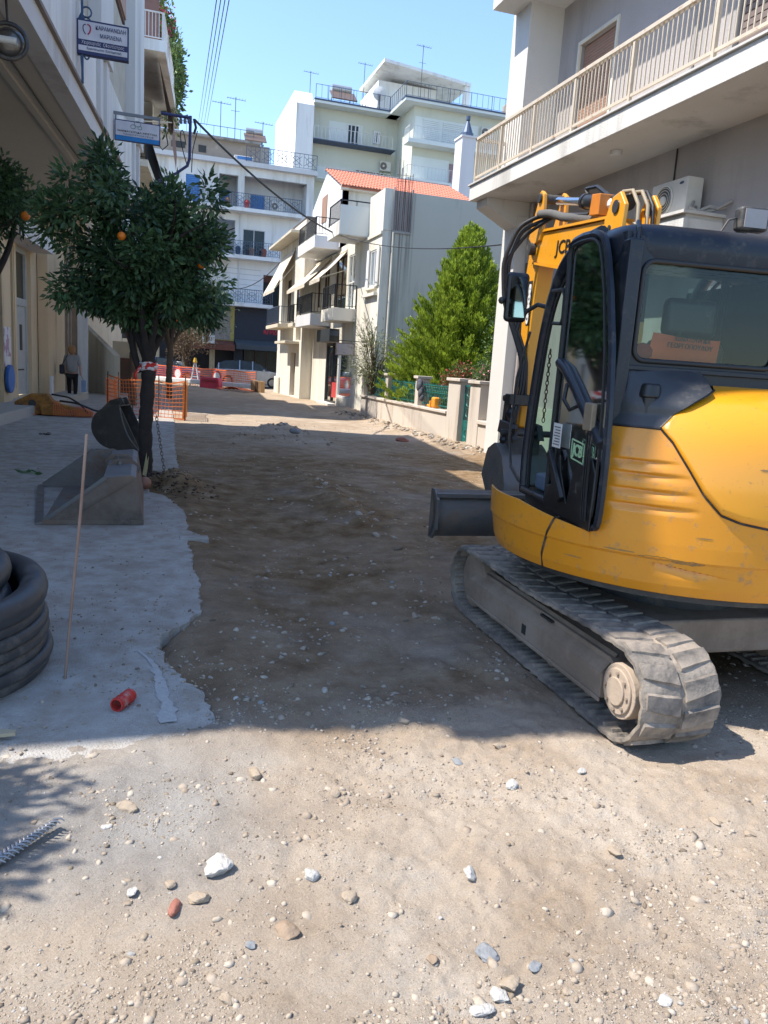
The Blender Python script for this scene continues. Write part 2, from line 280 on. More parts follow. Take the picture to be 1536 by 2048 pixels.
# ================================================================ THE SETTING
def soil_material():
    m = bpy.data.materials.new('dug_up_soil'); m.use_nodes = True; n = m.node_tree.nodes; l = m.node_tree.links
    b = n['Principled BSDF']; b.inputs['Roughness'].default_value = 0.95; b.inputs['Specular IOR Level'].default_value = 0.15
    at = n.new('ShaderNodeAttribute'); at.attribute_name = 'soil_mix'
    tc = n.new('ShaderNodeTexCoord')
    def noise(s, d=8, r=0.65):
        z = n.new('ShaderNodeTexNoise'); z.inputs['Scale'].default_value = s; z.inputs['Detail'].default_value = d; z.inputs['Roughness'].default_value = r
        l.new(tc.outputs['Object'], z.inputs['Vector']); return z
    def ramp(src, stops):
        r = n.new('ShaderNodeValToRGB'); e = r.color_ramp.elements
        e[0].position, e[0].color = stops[0][0], (*stops[0][1], 1); e[1].position, e[1].color = stops[-1][0], (*stops[-1][1], 1)
        for p, c in stops[1:-1]: q = e.new(p); q.color = (*c, 1)
        l.new(src, r.inputs[0]); return r
    def mix(f, a, c):
        x = n.new('ShaderNodeMix'); x.data_type = 'RGBA'
        l.new(f, x.inputs[0]); l.new(a, x.inputs[6]); l.new(c, x.inputs[7]); return x
    dry = ramp(noise(1.9, 8, 0.62).outputs[0], [(0.30, (0.35, 0.27, 0.195)), (0.45, (0.43, 0.345, 0.262)), (0.58, (0.48, 0.40, 0.315)), (0.72, (0.54, 0.47, 0.39))])
    brown_soil = ramp(noise(3.3, 10, 0.7).outputs[0], [(0.32, (0.125, 0.075, 0.036)), (0.46, (0.20, 0.13, 0.070)), (0.58, (0.27, 0.19, 0.115)), (0.7, (0.36, 0.28, 0.19))])
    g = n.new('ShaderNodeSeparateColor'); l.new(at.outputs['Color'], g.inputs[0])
    a1 = mix(g.outputs[0], dry.outputs[0], brown_soil.outputs[0])
    gry = ramp(noise(3.1).outputs[0], [(0.3, (0.24, 0.225, 0.21)), (0.7, (0.40, 0.385, 0.36))])
    a2 = mix(g.outputs[1], a1.outputs[2], gry.outputs[0])
    sp = noise(150, 8, 0.85); rp = ramp(sp.outputs[0], [(0.36, (0.6, 0.58, 0.56)), (0.46, (0.92, 0.92, 0.92)), (0.55, (1, 1, 1)), (0.66, (1.4, 1.4, 1.42))])
    mu = n.new('ShaderNodeMix'); mu.data_type = 'RGBA'; mu.blend_type = 'MULTIPLY'; mu.inputs[0].default_value = 0.8
    l.new(a2.outputs[2], mu.inputs[6]); l.new(rp.outputs[0], mu.inputs[7])
    red = ramp(noise(0.9, 6).outputs[0], [(0.62, (0, 0, 0)), (0.75, (0.35, 0.35, 0.35))])
    rc = n.new('ShaderNodeRGB'); rc.outputs[0].default_value = (0.42, 0.235, 0.15, 1)
    a3 = mix(red.outputs[0], mu.outputs[2], rc.outputs[0]); l.new(a3.outputs[2], b.inputs['Base Color'])
    na = noise(120, 10, 0.85); nb = noise(26, 6, 0.7); ad = n.new('ShaderNodeMath'); ad.operation = 'MULTIPLY_ADD'; l.new(nb.outputs[0], ad.inputs[0]); ad.inputs[1].default_value = 1.2; l.new(na.outputs[0], ad.inputs[2])
    bp = n.new('ShaderNodeBump'); bp.inputs['Strength'].default_value = 1.0; bp.inputs['Distance'].default_value = 0.0095
    l.new(ad.outputs[0], bp.inputs['Height']); l.new(bp.outputs[0], b.inputs['Normal'])
    return m
SOIL = soil_material()
NY, NX = 900, 640
yy = 0.7*np.exp(np.linspace(0, math.log(50/0.7), NY)); tt = np.linspace(0, 1, NX)
Y2 = np.repeat(yy[:, None], NX, 1); X2 = -(1.9+0.6*Y2)+tt[None, :]*(5.0+1.4*Y2)
X2 = np.clip(X2, -14, 20)
Z2 = hz(X2, Y2); slabmask = sstep(0.26, -0.02, X2-0.012*np.clip(Y2-4, 0, 20))*sstep(3.7, 4.2, Y2)
Z2 = Z2-0.09*slabmask*(1-np.exp(-(((X2-0.35)/0.5)**2+((Y2-10.3)/0.6)**2)))
me = bpy.data.meshes.new('ground'); me.vertices.add(NX*NY)
me.vertices.foreach_set('co', np.stack([X2, Y2, Z2], -1).astype('f4').ravel())
I = (np.arange(NY-1)[:, None]*NX+np.arange(NX-1)[None, :]).ravel()
Q = np.stack([I, I+1, I+1+NX, I+NX], -1).astype('i4')
me.loops.add(Q.size); me.polygons.add(len(Q)); me.loops.foreach_set('vertex_index', Q.ravel())
me.polygons.foreach_set('loop_start', np.arange(0, Q.size, 4, dtype='i4')); me.update(calc_edges=True); me.shade_smooth()
soil_mix = np.clip(sstep(2.7, 4.0, Y2)*(1-0.6*sstep(12, 20, Y2))*(0.95+1.3*fbm(X2*0.9, Y2*0.7, 5))+0.22*sstep(2.2, 3.2, Y2)*fbm(X2*1.3+9, Y2*1.3, 5), 0, 1)  # darker brown soil colour along the middle of the road, paler nearest
dark = np.exp(-(((X2-0.45)/0.5)**2+((Y2-10.2)/0.7)**2)); soil_mix = np.clip(soil_mix+0.9*dark, 0, 1)
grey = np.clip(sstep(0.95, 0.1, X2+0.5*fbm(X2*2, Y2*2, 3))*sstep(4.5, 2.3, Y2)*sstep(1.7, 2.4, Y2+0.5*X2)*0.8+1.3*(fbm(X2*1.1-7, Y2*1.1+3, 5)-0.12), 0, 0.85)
ca = me.color_attributes.new('soil_mix', 'FLOAT_COLOR', 'POINT')
ca.data.foreach_set('color', np.stack([soil_mix, grey, soil_mix*0, soil_mix*0+1], -1).astype('f4').ravel())
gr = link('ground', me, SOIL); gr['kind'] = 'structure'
MB().box(-250, 250, -120, 400, -1.2, -0.32).build('ground_base', mat('far_ground', (0.22, 0.2, 0.17), 0.95), kind='structure')
# pavement slab with its broken edge
def P2(x, y, z=0.07): p = PZ(x, y, z); return (p[0], p[1])
edge_px = [(436, 1480), (430, 1440), (405, 1385), (350, 1350), (316, 1296), (330, 1268), (372, 1246), (400, 1221), (397, 1165), (380, 1102), (374, 1078), (404, 1079), (402, 1069), (376, 1060),
           (372, 1028), (345, 1003), (325, 990), (300, 984), (286, 966), (300, 940), (332, 946), (356, 938), (352, 915), (348, 880), (348, 842)]
E_ = [P2(*p) for p in edge_px]; E_ = [(-0.9, 2.75), (-0.3, 2.8), (0.2, 2.9)]+E_+[(0.78, 24.0), (0.85, 37.0)]
dense = []
for i in range(len(E_)-1):
    a, b = np.array(E_[i]), np.array(E_[i+1]); L_ = np.linalg.norm(b-a); k = max(1, int(L_/0.035)) if a[1] < 22 else 3
    for j in range(k):
        t = j/k; p = a+(b-a)*t; nrm = np.array([-(b-a)[1], (b-a)[0]])/L_; s_n = 0.0 if a[1] > 22 else 1.0; dense.append(p+nrm*s_n*(rng.normal(0, 0.009)+0.05*float(fbm(np.array([p[0]*5.0+3]), np.array([p[1]*5.0]), 4, 0.7)[0])))
dense.append(np.array(E_[-1]))
pv = [(p[0], p[1], 0.07) for p in dense]+[(-9, 37, 0.07), (-9, 2.75, 0.07)]
PAVM = mat('concrete_pavement', (0.46, 0.44, 0.41), 0.9, c2=(0.37, 0.35, 0.32), sc_=2.4, amt=1, bump=0.9, bsc=110, dirt=(0.31, 0.27, 0.225), dsc=5.2, damt=0.75, detail=10, spec=0.3)
import bmesh
bm = bmesh.new(); vt = [bm.verts.new(p) for p in pv]; bt = [bm.verts.new((p[0], p[1], -0.12)) for p in pv]
bm.faces.new(vt); nV = len(vt)
for i in range(nV): bm.faces.new((vt[i], bt[i], bt[(i+1) % nV], vt[(i+1) % nV]))
bmesh.ops.recalc_face_normals(bm, faces=bm.faces); bmesh.ops.triangulate(bm, faces=[f for f in bm.faces if len(f.verts) > 4])
me = bpy.data.meshes.new('pavement'); bm.to_mesh(me); bm.free(); pav = link('pavement', me, PAVM); pav['kind'] = 'structure'
# cross street far away
MB().box(-40, 60, 48.6, 56, -0.3, 0.02).build('asphalt_road', mat('asphalt', (0.05, 0.05, 0.052), 0.9, sc_=20, bump=0.2), kind='structure')
MB().box(-40, 60, 54.5, 57, -0.2, 0.14).build('far_pavement', mat('far_paving', (0.3, 0.29, 0.27), 0.9), kind='structure')

# ---------------------------------------------------------------- generic house pieces
def vbox(c, sx, sy, sz): return MB().box(c[0]-sx/2, c[0]+sx/2, c[1]-sy/2, c[1]+sy/2, c[2], c[2]+sz)
_bal = {}
def baluster_mesh(h, r, m):
    k = (round(h, 3), r, m.name)
    if k not in _bal:
        me = MB().box(-r, r, -r, r, 0, h).mesh('baluster'); me.materials.append(m); _bal[k] = me
    return _bal[k]
def railing(parent, p0, p1, h, step, m, r=0.009, top=0.03, post_every=0, name='railing', bottom=0.08, inv=None, orn=False, individual=True):
    p0, p1 = np.array(p0, float), np.array(p1, float); L_ = np.linalg.norm(p1-p0); d = (p1-p0)/L_
    up = np.array((0, 0, 1.))
    b = MB(); b.bar(p0+up*h, p1+up*h, top*1.3, top); b.bar(p0+up*bottom, p1+up*bottom, top, top*0.7)
    rl = b.build(name, m, parent, inv=inv)
    k = max(2, int(L_/step))
    if individual:
        for i in range(1, k):
            q = p0+d*(L_*i/k)+up*(bottom+0.005)
            link('baluster', baluster_mesh(h-bottom-0.01, r, m), None, rl, loc=q)
    else:
        bb = MB()
        for i in range(1, k):
            q = p0+d*(L_*i/k); bb.box(q[0]-r, q[0]+r, q[1]-r, q[1]+r, q[2]+bottom, q[2]+h)
        if orn:
            kk = max(1, int(L_/0.9))
            for i in range(kk):
                c0 = p0+d*(L_*(i+0.5)/kk)+up*(h*0.52)
                bb.tube([c0+d*math.cos(t)*0.28+up*math.sin(t)*0.28 for t in np.linspace(0, 2*math.pi, 11)[:-1]], r*1.2, 4, closed=True)
                bb.bar(c0-d*0.42-up*0.3, c0+d*0.42+up*0.3, r*2, r*2); bb.bar(c0-d*0.42+up*0.3, c0+d*0.42-up*0.3, r*2, r*2)
        bb.build('balusters', m, rl)
    pe = [0, 1]+([i/post_every for i in range(1, post_every)] if post_every else [])
    for t in pe:
        q = p0+d*L_*t; link('post', baluster_mesh(h, 0.02, m), None, rl, loc=q)
    return rl
def window(parent, fn, u0, u1, z0, z1, depth=0.1, frame=WHT, glass=GLD, mull=1, name='window', inward=1, curtain=None, fw=0.05, slats=None, rows=1):
    """fn(u, d, z): u along the wall, d into the wall."""
    f = MB(fn)
    f.box(u0, u0+fw, 0.02, depth, z0, z1).box(u1-fw, u1, 0.02, depth, z0, z1).box(u0+fw, u1-fw, 0.02, depth, z1-fw, z1).box(u0+fw, u1-fw, 0.02, depth, z0, z0+fw)
    for i in range(1, mull+1):
        c = u0+(u1-u0)*i/(mull+1); f.box(c-fw/2, c+fw/2, 0.025, depth-0.005, z0+fw, z1-fw)
    for i in range(1, rows):
        c = z0+(z1-z0)*i/rows; f.box(u0+fw, u1-fw, 0.03, depth-0.01, c-fw/3, c+fw/3)
    fr = f.build(name, frame, parent)
    if slats:
        n = max(3, int((z1-z0)/slats)); s = MB(fn)
        for i in range(n):
            a = z0+fw+(z1-z0-2*fw)*i/n; s.box(u0+fw, u1-fw, 0.04, depth*0.7, a, a+(z1-z0)/n*0.8)
        s.box(u0+fw, u1-fw, depth*0.7, depth, z0+fw, z1-fw).build('shutter', frame if not isinstance(slats, tuple) else slats[1], fr)
    else:
        MB(fn).box(u0+fw, u1-fw, depth*0.55, depth*0.62, z0+fw, z1-fw).build('pane', glass, fr)
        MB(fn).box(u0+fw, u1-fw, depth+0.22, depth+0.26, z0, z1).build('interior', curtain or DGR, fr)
    return fr
def slat_shutter(parent, fn, u0, u1, z0, z1, m, pitch=0.07, name='roller_shutter', d0=0.02, d1=0.07):
    s = MB(fn); n = max(3, int((z1-z0)/pitch)); p = (z1-z0)/n
    for i in range(n): s.box(u0, u1, d0, d1-0.01, z0+i*p, z0+(i+0.82)*p)
    s.box(u0, u1, d1-0.012, d1, z0, z1); return s.build(name, m, parent)
def ac_unit(parent, name, fn, u0, z0, w_=0.85, h=0.62, d=0.32, fan_u=0.3, label=None, cat=None, loc=None):
    """casing sits proud of the wall (negative d)."""
    if parent is None: parent = thing(name, label, cat, loc)
    MB(fn).box(u0, u0+w_, -d, -0.04, z0, z0+h).build('casing', ACW, parent, bevel=0.012)
    g = MB(fn)
    c = np.array([u0+w_*fan_u, z0+h/2]); R0 = h*0.4
    g.tube([(c[0]+R0*math.cos(t), -d-0.012, c[1]+R0*math.sin(t)) for t in np.linspace(0, 2*math.pi, 25)[:-1]], 0.012, 6, closed=True)
    for r in (0.3, 0.5, 0.7, 0.87): g.tube([(c[0]+R0*r*math.cos(t), -d-0.014, c[1]+R0*r*math.sin(t)) for t in np.linspace(0, 2*math.pi, 21)[:-1]], 0.004, 4, closed=True)
    g.build('fan_guard', ACW, parent)
    f = MB(fn); f.add([(c[0]+R0*math.cos(t), -d-0.004, c[1]+R0*math.sin(t)) for t in np.linspace(0, 2*math.pi, 25)[:-1]], [tuple(range(24))])
    f.build('fan_recess', mat('fan_dark', (0.1, 0.09, 0.08), 0.6), parent)
    MB(fn).cyl((c[0], -d-0.03, c[1]), (c[0], -d-0.006, c[1]), R0*0.3, n=14).build('fan_hub', ACW, parent)
    return parent

# ---------------------------------------------------------------- RIGHT: grey stucco apartment building with long balcony
RB = thing('apartment_building', 'grey stucco apartment building with a long overhanging balcony at the right, beside the excavator', 'building', (9, 9, 0))
FXR = 7.35; YE = 15.25
fr_ = lambda u, d, z: (FXR+d, u, z)            # u = world Y, d into the wall (+X)
b = MB(); z0, z1 = -0.3, 5.12
# ground floor wall with two window openings, built as strips round the holes
wins = [(11.2, 12.9, 2.25, 3.55), (8.0, 9.6, 1.3, 3.1), (4.2, 6.4, 0.3, 3.0)]
def wall_with_holes(mb, y0, y1, z0, z1, x0, x1, holes):
    ys = sorted(set([y0, y1]+[h for w_ in holes for h in w_[:2]])); 
    for i in range(len(ys)-1):
        a, c = ys[i], ys[i+1]; hs = sorted([(w_[2], w_[3]) for w_ in holes if w_[0] <= a and w_[1] >= c]); zz = z0
        for h0, h1 in hs: mb.box(x0, x1, a, c, zz, h0); zz = h1
        mb.box(x0, x1, a, c, zz, z1)
wall_with_holes(b, 1.6, YE, z0, z1, FXR, FXR+0.35, wins)
b.box(FXR+0.35, 17, YE-0.35, YE, z0, z1).box(FXR+0.35, 17, 1.6, 1.9, z0, z1)
b.build('ground_floor_wall', STUC, RB)
for (a, c, e, f) in wins:
    wf = window(RB, fr_, a, c, e, f, 0.14, WHT, GLD, 1)
b = MB(); b.box(FXR-0.05, FXR-0.002, YE-3.4, YE-0.75, -0.2, 1.15).build('painted_base', mat('pale_green_base', (0.42, 0.47, 0.4), 0.9, c2=(0.36, 0.4, 0.34), bump=0.5, bsc=70, dirt=(0.55, 0.5, 0.4), dsc=2, damt=0.4), RB)
b = MB(); b.box(FXR-0.32, FXR-0.003, YE-0.62, YE+0.02, -0.2, 4.85); b.build('corner_pier', STUW, RB, bevel=0.01)
MB().cyl((FXR-0.06, YE-0.7, 0.3), (FXR-0.06, YE-0.7, 5.1), 0.04, n=10).build('drainpipe', mat('pink_grey_pipe', (0.42, 0.36, 0.33), 0.6), RB)
# balcony slab
XO = 6.2; ZS0, ZS1 = 5.12, 5.40
MB().box(XO, FXR+3, 1.8, YE-0.02, ZS0, ZS1).build('balcony_slab', STUW, RB, bevel=0.008)
MB().box(XO-0.035, FXR+0.3, 1.8, YE+0.02, ZS1+0.003, ZS1+0.035).build('balcony_marble_edge', MARB, RB, bevel=0.006)
MB().prism([(XO+0.15, YE-0.1, 4.98), (XO+0.15, YE-0.1, 5.117), (FXR-0.05, YE-0.1, 5.117), (FXR-0.05, YE-0.1, 4.62), (FXR-0.3, YE-0.1, 4.62)], (0, -0.5, 0)).build('corbel', STUW, RB)
MB().cyl((XO+0.5, 10.8, 5.06), (XO+0.5, 10.8, 5.118), 0.09, n=14).build('soffit_light', WHT, RB)
# upper floor: wall set back, corner pier, door openings
UW = 7.55
b = MB(); uw = [(12.55, 13.75, 5.44, 7.72), (5.2, 9.6, 5.44, 7.9)]
wall_with_holes(b, 1.6, YE-0.75, 5.41, 8.7, UW, UW+0.3, uw)
b.box(UW+0.3, 17, YE-1.0, YE-0.7, 5.41, 8.7)
b.build('upper_floor_wall', STUC, RB)
MB().box(6.85, 7.9, YE-0.75, YE, 5.41, 8.7).build('upper_corner_pier', STUW, RB, bevel=0.01)
MB().box(XO+0.15, 17, 1.6, YE-0.1, 8.62, 8.95).build('upper_balcony_slab', STUW, RB)
fu = lambda u, d, z: (UW+d, u, z)
MB(fu).box(12.5, 12.56, -0.03, 0.02, 5.44, 7.78).box(13.74, 13.8, -0.03, 0.02, 5.44, 7.78).box(12.56, 13.74, -0.03, 0.02, 7.72, 7.78).build('door_trim', CREAMW, RB)
dr = MB(fu).box(12.56, 13.74, 0.10, 0.15, 5.44, 7.72).build('balcony_door', BROWN, RB)
slat_shutter(dr, fu, 12.58, 13.72, 5.46, 7.7, BROWN, 0.05, 'roller_shutter', 0.075, 0.098)
dr = MB(fu).box(5.2, 9.6, 0.16, 0.2, 5.44, 7.9).build('balcony_door', DBRN, RB)
slat_shutter(dr, fu, 5.25, 9.55, 5.46, 7.88, mat('grey_brown_shutter', (0.2, 0.15, 0.13), 0.6), 0.09, 'roller_shutter', 0.06, 0.15)
MB().cyl((UW-0.02, 10.4, 5.42), (UW-0.02, 10.4, 8.6), 0.03, n=8).build('drainpipe', mat('pipe_grey', (0.36, 0.33, 0.31), 0.6), RB)
MB().sphere((UW-0.05, 10.9, 8.3), 0.09).build('wall_lamp', CREAMW, RB)
# railing: cream tubes, every baluster its own piece
zr = ZS1+0.036; xr = XO+0.05
rl = MB().box(xr-0.035, xr+0.035, 2.0, YE-0.1, zr+0.80, zr+0.86).box(xr-0.035, 7.5, YE-0.16, YE-0.10, zr+0.801, zr+0.859).build('handrail', RAILC, RB, bevel=0.008)
b = MB(); posts = [YE-0.14, 14.0, 12.72, 11.4, 9.9, 8.25, 6.4, 4.5, 2.1]
for i in range(len(posts)-1): b.box(xr-0.015, xr+0.015, posts[i+1]+0.02, posts[i]-0.02, zr+0.09, zr+0.13)
b.build('bottom_rail', RAILC, RB)
for p in posts: link('railing_post', baluster_mesh(0.80, 0.024, RAILC), None, RB, loc=(xr, p, zr))
yv = YE-0.27
while yv > 2.2:
    if min(abs(yv-p) for p in posts) > 0.045: link('baluster', baluster_mesh(0.668, 0.008, RAILC), None, RB, loc=(xr, yv, zr+0.131))
    yv -= 0.098
xv = xr+0.11
while xv < 6.8: link('baluster', baluster_mesh(0.668, 0.008, RAILC), None, RB, loc=(xv, YE-0.13, zr+0.131)); xv += 0.11
MB().box(xr+0.02, 6.8, YE-0.145, YE-0.115, zr+0.09, zr+0.13).build('bottom_rail', RAILC, RB)
# canopy over the entrance with the air conditioner standing on it
cn = MB(); cn.box(6.72, FXR, 9.04, 11.6, 3.70, 3.91); cn.build('entrance_canopy', STUW, RB, bevel=0.008)
MB().box(6.76, FXR, 9.06, 11.58, 3.912, 3.96).box(6.68, FXR, 9.0, 11.64, 3.961, 4.0).build('canopy_marble_edge', MARB, RB)
fa = lambda u, d, z: (7.28+d, u, z)
ACU = ac_unit(None, 'air_conditioner', fa, 9.40, 4.03, 0.78, 0.50, 0.30, 0.62, 'cream air conditioner unit standing on the ledge above the excavator cab', 'air conditioner', (7.1, 9.5, 4.06))
MB().box(6.95, 7.24, 9.45, 9.5, 4.001, 4.032).box(6.95, 7.24, 10.08, 10.13, 4.001, 4.032).build('foot', DST, ACU)
MB().tube([(7.1, 9.38, 4.2), (7.0, 9.3, 4.1), (7.05, 9.2, 4.04), (7.15, 9.1, 4.1), (7.2, 9.0, 4.06), (7.33, 8.9, 4.16)], 0.025, 6).tube([(7.15, 9.38, 4.14), (6.98, 9.28, 4.05), (7.1, 9.15, 4.03), (7.3, 8.95, 4.08)], 0.02, 6).build('pipe', mat('pipe_insulation', (0.35, 0.33, 0.3), 0.8), ACU)
b = MB(); b.add([(6.976, 9.52+0.05*math.cos(t), 4.46+0.018*math.sin(t)) for t in np.linspace(0, 2*math.pi, 15)[:-1]], [tuple(range(14))]); b.build('badge', BRAIL, ACU)
MB().tube([(FXR-0.02, 10.2, 5.1), (FXR-0.02, 10.2, 4.6), (FXR-0.03, 10.1, 4.4)], 0.012, 6).build('conduit', CBL, RB)
# ================================================================ THE EXCAVATOR (local frame: x right, y forward, origin on the ground under the slew ring)
PHI = R_(8); MX, MY = 3.13, 3.95
EX = thing('excavator', 'yellow and black tracked excavator with dusty rubber tracks and open cab door at the right', 'excavator', (MX, MY, 0), rz=-PHI, local=True)
UNI = Matrix.Rotation(PHI-R_(1.0), 4, 'Z')      # the undercarriage points straight up the street, the house is slewed a few degrees
# --- tracks
TW = 0.42; ZT, ZB = 0.53, 0.015; YF, YR = 1.19, -1.24; RF, RRr = 0.235, 0.24
def track_path(n=150):
    # closed loop in (y, z): bottom run, rear wheel, top run (sagging), front wheel
    pts = []
    zr_ = ZB+RRr; zf_ = ZB+RF; yr = YR+RRr; yf = YF-RF
    for t in np.linspace(0, 1, 50, endpoint=False): pts.append((yf+(yr-yf)*t, ZB))
    for a in np.linspace(-math.pi/2, -3*math.pi/2, 26, endpoint=False): pts.append((yr+RRr*math.cos(a), zr_+RRr*math.sin(a)))
    for t in np.linspace(0, 1, 50, endpoint=False):
        z = (zr_+RRr)*(1-t)+(zf_+RF)*t; pts.append((yr+(yf-yr)*t, z+0.02*math.sin(math.pi*t)*math.cos(2*math.pi*t)))
    for a in np.linspace(math.pi/2, -math.pi/2, 26, endpoint=False): pts.append((yf+RF*math.cos(a), zf_+RF*math.sin(a)))
    P = np.array(pts+[pts[0]]); s = np.concatenate([[0], np.cumsum(np.linalg.norm(np.diff(P, axis=0), axis=1))])
    u = np.linspace(0, s[-1], n, endpoint=False); Q = np.stack([np.interp(u, s, P[:, 0]), np.interp(u, s, P[:, 1])], -1)
    T = np.roll(Q, -1, 0)-np.roll(Q, 1, 0); T /= np.linalg.norm(T, axis=1)[:, None]
    N = np.stack([-T[:, 1], T[:, 0]], -1)   # outward?
    c = Q.mean(0)
    N *= np.where(((Q-c)*N).sum(1) > 0, 1, -1)[:, None]
    return Q, T, N
QP, TP, NP_ = track_path(156)
lug_l = None
def lug_mesh(sd, k):
    # a raised rubber bar, chevron half, slightly different wear in each variant
    r2 = random.Random(k*7+sd); b = MB(); h = 0.015
    y0, y1 = -0.024, 0.024; sk = 0.035
    xs = np.linspace(0.014, TW/2-0.016, 5)
    v = []
    for i, x in enumerate(xs):
        w_ = 0.050-0.008*i/4; ys = sk*(i/4-0.2)+r2.uniform(-.002, .002); hh = h*(1-0.12*r2.random())*(0.75 if i in (0, 4) else 1)
        v += [(x*sd, ys-w_, -0.004), (x*sd, ys-w_*0.84, hh), (x*sd, ys+w_*0.84, hh), (x*sd, ys+w_, -0.004)]
    f = []
    for i in range(4):
        for j in range(3): f.append((i*4+j, i*4+j+1, i*4+5+j, i*4+4+j) if sd > 0 else (i*4+4+j, i*4+5+j, i*4+j+1, i*4+j))
    f += [(0, 3, 2, 1), (16, 17, 18, 19)] if sd < 0 else [(0, 1, 2, 3), (19, 18, 17, 16)]
    b.add(v, f); me = b.mesh('tread_lug'); me.materials.append(TRUB); return me
LUGS = {sd: [lug_mesh(sd, k) for k in range(4)] for sd in (-1, 1)}
for side in (-1, 1):
    cx = side*(0.96-TW/2); th = 0.022
    b = MB(); n = len(QP); wv = 0.006
    for i in range(n):
        (y, z), (ny, nz) = QP[i], NP_[i]
        e = wv*math.sin(i*2.1)+0.003*math.sin(i*5.3)
        for x, o_ in ((-TW/2-e, -0.004), (-TW/2+0.02, 0.004), (-0.02, 0.002), (0, -0.006), (0.02, 0.002), (TW/2-0.02, 0.004), (TW/2+e, -0.004)):
            b.v.append((cx+x, y+ny*o_, z+nz*o_))
        for x in (TW/2+e, -TW/2-e): b.v.append((cx+x, y-ny*th, z-nz*th))
    for i in range(n):
        for j in range(9):
            a = i*9+j; c = i*9+(j+1) % 9; d = ((i+1) % n)*9+(j+1) % 9; e = ((i+1) % n)*9+j; b.f.append((a, c, d, e) if side > 5 else (a, c, d, e)); b.mi.append(0)
    trk = b.build('track', TRUB, EX, smooth=40, inv=UNI)
    # ribs on the inside face
    rb = MB()
    for i in range(0, n, 2):
        (y, z), (ny, nz), (ty, tz) = QP[i], NP_[i], TP[i]
        for sg in (-1, 1):
            x0, x1 = cx+sg*0.055, cx+sg*(TW/2-0.03); w_ = 0.013; o0, o1 = -th, -th-0.016
            v = []
            for x in (x0, x1):
                for (t_, o_) in ((-w_, o0), (w_, o0), (w_*0.6, o1), (-w_*0.6, o1)): v.append((x, y+ty*t_+ny*o_, z+tz*t_+nz*o_))
            rb.add(v, [(0, 1, 2, 3), (7, 6, 5, 4), (0, 4, 5, 1), (1, 5, 6, 2), (2, 6, 7, 3), (3, 7, 4, 0)])
    rb.build('inner_rib', TRUB, trk, kind='stuff')
    for i in range(0, n, 4):
        (y, z), (ny, nz), (ty, tz) = QP[i], NP_[i], TP[i]
        for sd in (-1, 1):
            k = (i+ (2 if sd > 0 else 0)) % n; (y, z), (ny, nz), (ty, tz) = QP[k], NP_[k], TP[k]
            o = bpy.data.objects.new('tread_lug', LUGS[sd][(i//4) % 4]); col.objects.link(o); o.parent = trk
            o.matrix_basis = Matrix(((1, 0, 0, cx), (0, ty, ny, y), (0, tz, nz, z), (0, 0, 0, 1)))
    # frame between the runs
    xo = cx+side*(TW/2-0.05); xi = cx-side*(TW/2-0.08)
    prof = [(0.90, 0.30), (0.93, 0.24), (0.93, 0.14), (0.90, 0.13), (-0.80, 0.13), (-0.84, 0.15), (-0.84, 0.32), (-0.80, 0.345), (0.86, 0.345)]
    xx = sorted((xo, xi)); hole_m = MB()
    fb = MB().prism([(xx[0]+0.05, y, z) for y, z in prof], (xx[1]-xx[0]-0.1, 0, 0))
    fb.box(xo-side*0.05, xo, -0.82, 0.92, 0.135, 0.27)
    fb.add([(xo, -0.82, 0.27), (xo, 0.92, 0.27), (xo-side*0.09, 0.90, 0.36), (xo-side*0.09, -0.80, 0.36), (xo-side*0.051, -0.82, 0.27), (xo-side*0.051, 0.92, 0.27)], [(0, 1, 2, 3) if side > 0 else (3, 2, 1, 0), (0, 3, 4), (1, 5, 2)])
    fb.box(xo-side*0.002, xo+side*0.012, -0.83, 0.93, 0.12, 0.145)
    tf = fb.build('track_frame', UCS, EX, bevel=0.008, inv=UNI)
    MB().box(xo+side*0.0015, xo-side*0.01, 0.02, 0.075, 0.165, 0.225).build('square_hole', DGR, tf)
    MB().box(xo-side*0.03, xo-side*0.075, -0.22, -0.08, 0.325, 0.338).build('slot', DGR, tf)
    # drive sprocket hub at the rear, idler in front, rollers below
    cyr = YR+RRr; czr = ZB+RRr
    h = MB(); h.cyl((cx+side*0.02, cyr, czr), (cx+side*(TW/2-0.03), cyr, czr), 0.135, n=28).cyl((cx+side*(TW/2-0.032), cyr, czr), (cx+side*(TW/2-0.018), cyr, czr), 0.112, n=28).cyl((cx+side*(TW/2-0.02), cyr, czr), (cx+side*(TW/2-0.006), cyr, czr), 0.07, n=22)
    hub = h.build('drive_hub', mat('dusty_hub', (0.42, 0.33, 0.25), 0.85, c2=(0.33, 0.26, 0.2), sc_=9, amt=1, bump=0.3, bsc=40), EX, bevel=0.006, inv=UNI)
    for k in range(8):
        a = k*math.pi/4; q = (cyr+0.09*math.cos(a), czr+0.09*math.sin(a))
        MB().cyl((cx+side*(TW/2-0.019), *q), (cx+side*(TW/2-0.008), *q), 0.010, n=6).build('bolt', UCS, hub)
    sp = MB()
    for k in range(14):
        a = 2*math.pi*k/14; c, s_ = math.cos(a), math.sin(a)
        sp.prism([(cx-0.02, cyr+c*r_-s_*t_, czr+s_*r_+c*t_) for r_, t_ in ((0.14, -0.028), (0.205, -0.012), (0.205, 0.012), (0.14, 0.028))], (0.04, 0, 0))
    sp.build('sprocket', UCS, EX, inv=UNI)
    MB().cyl((cx-0.12, YF-RF, ZB+RF), (cx+0.12, YF-RF, ZB+RF), RF-0.035, n=28).build('idler_wheel', UCS, EX, bevel=0.01, inv=UNI)
    for k in range(4):
        y = -0.62+k*0.42
        MB().cyl((cx-0.10, y, ZB+0.105), (cx+0.10, y, ZB+0.105), 0.062, n=16).build('track_roller', UCS, EX, inv=UNI)
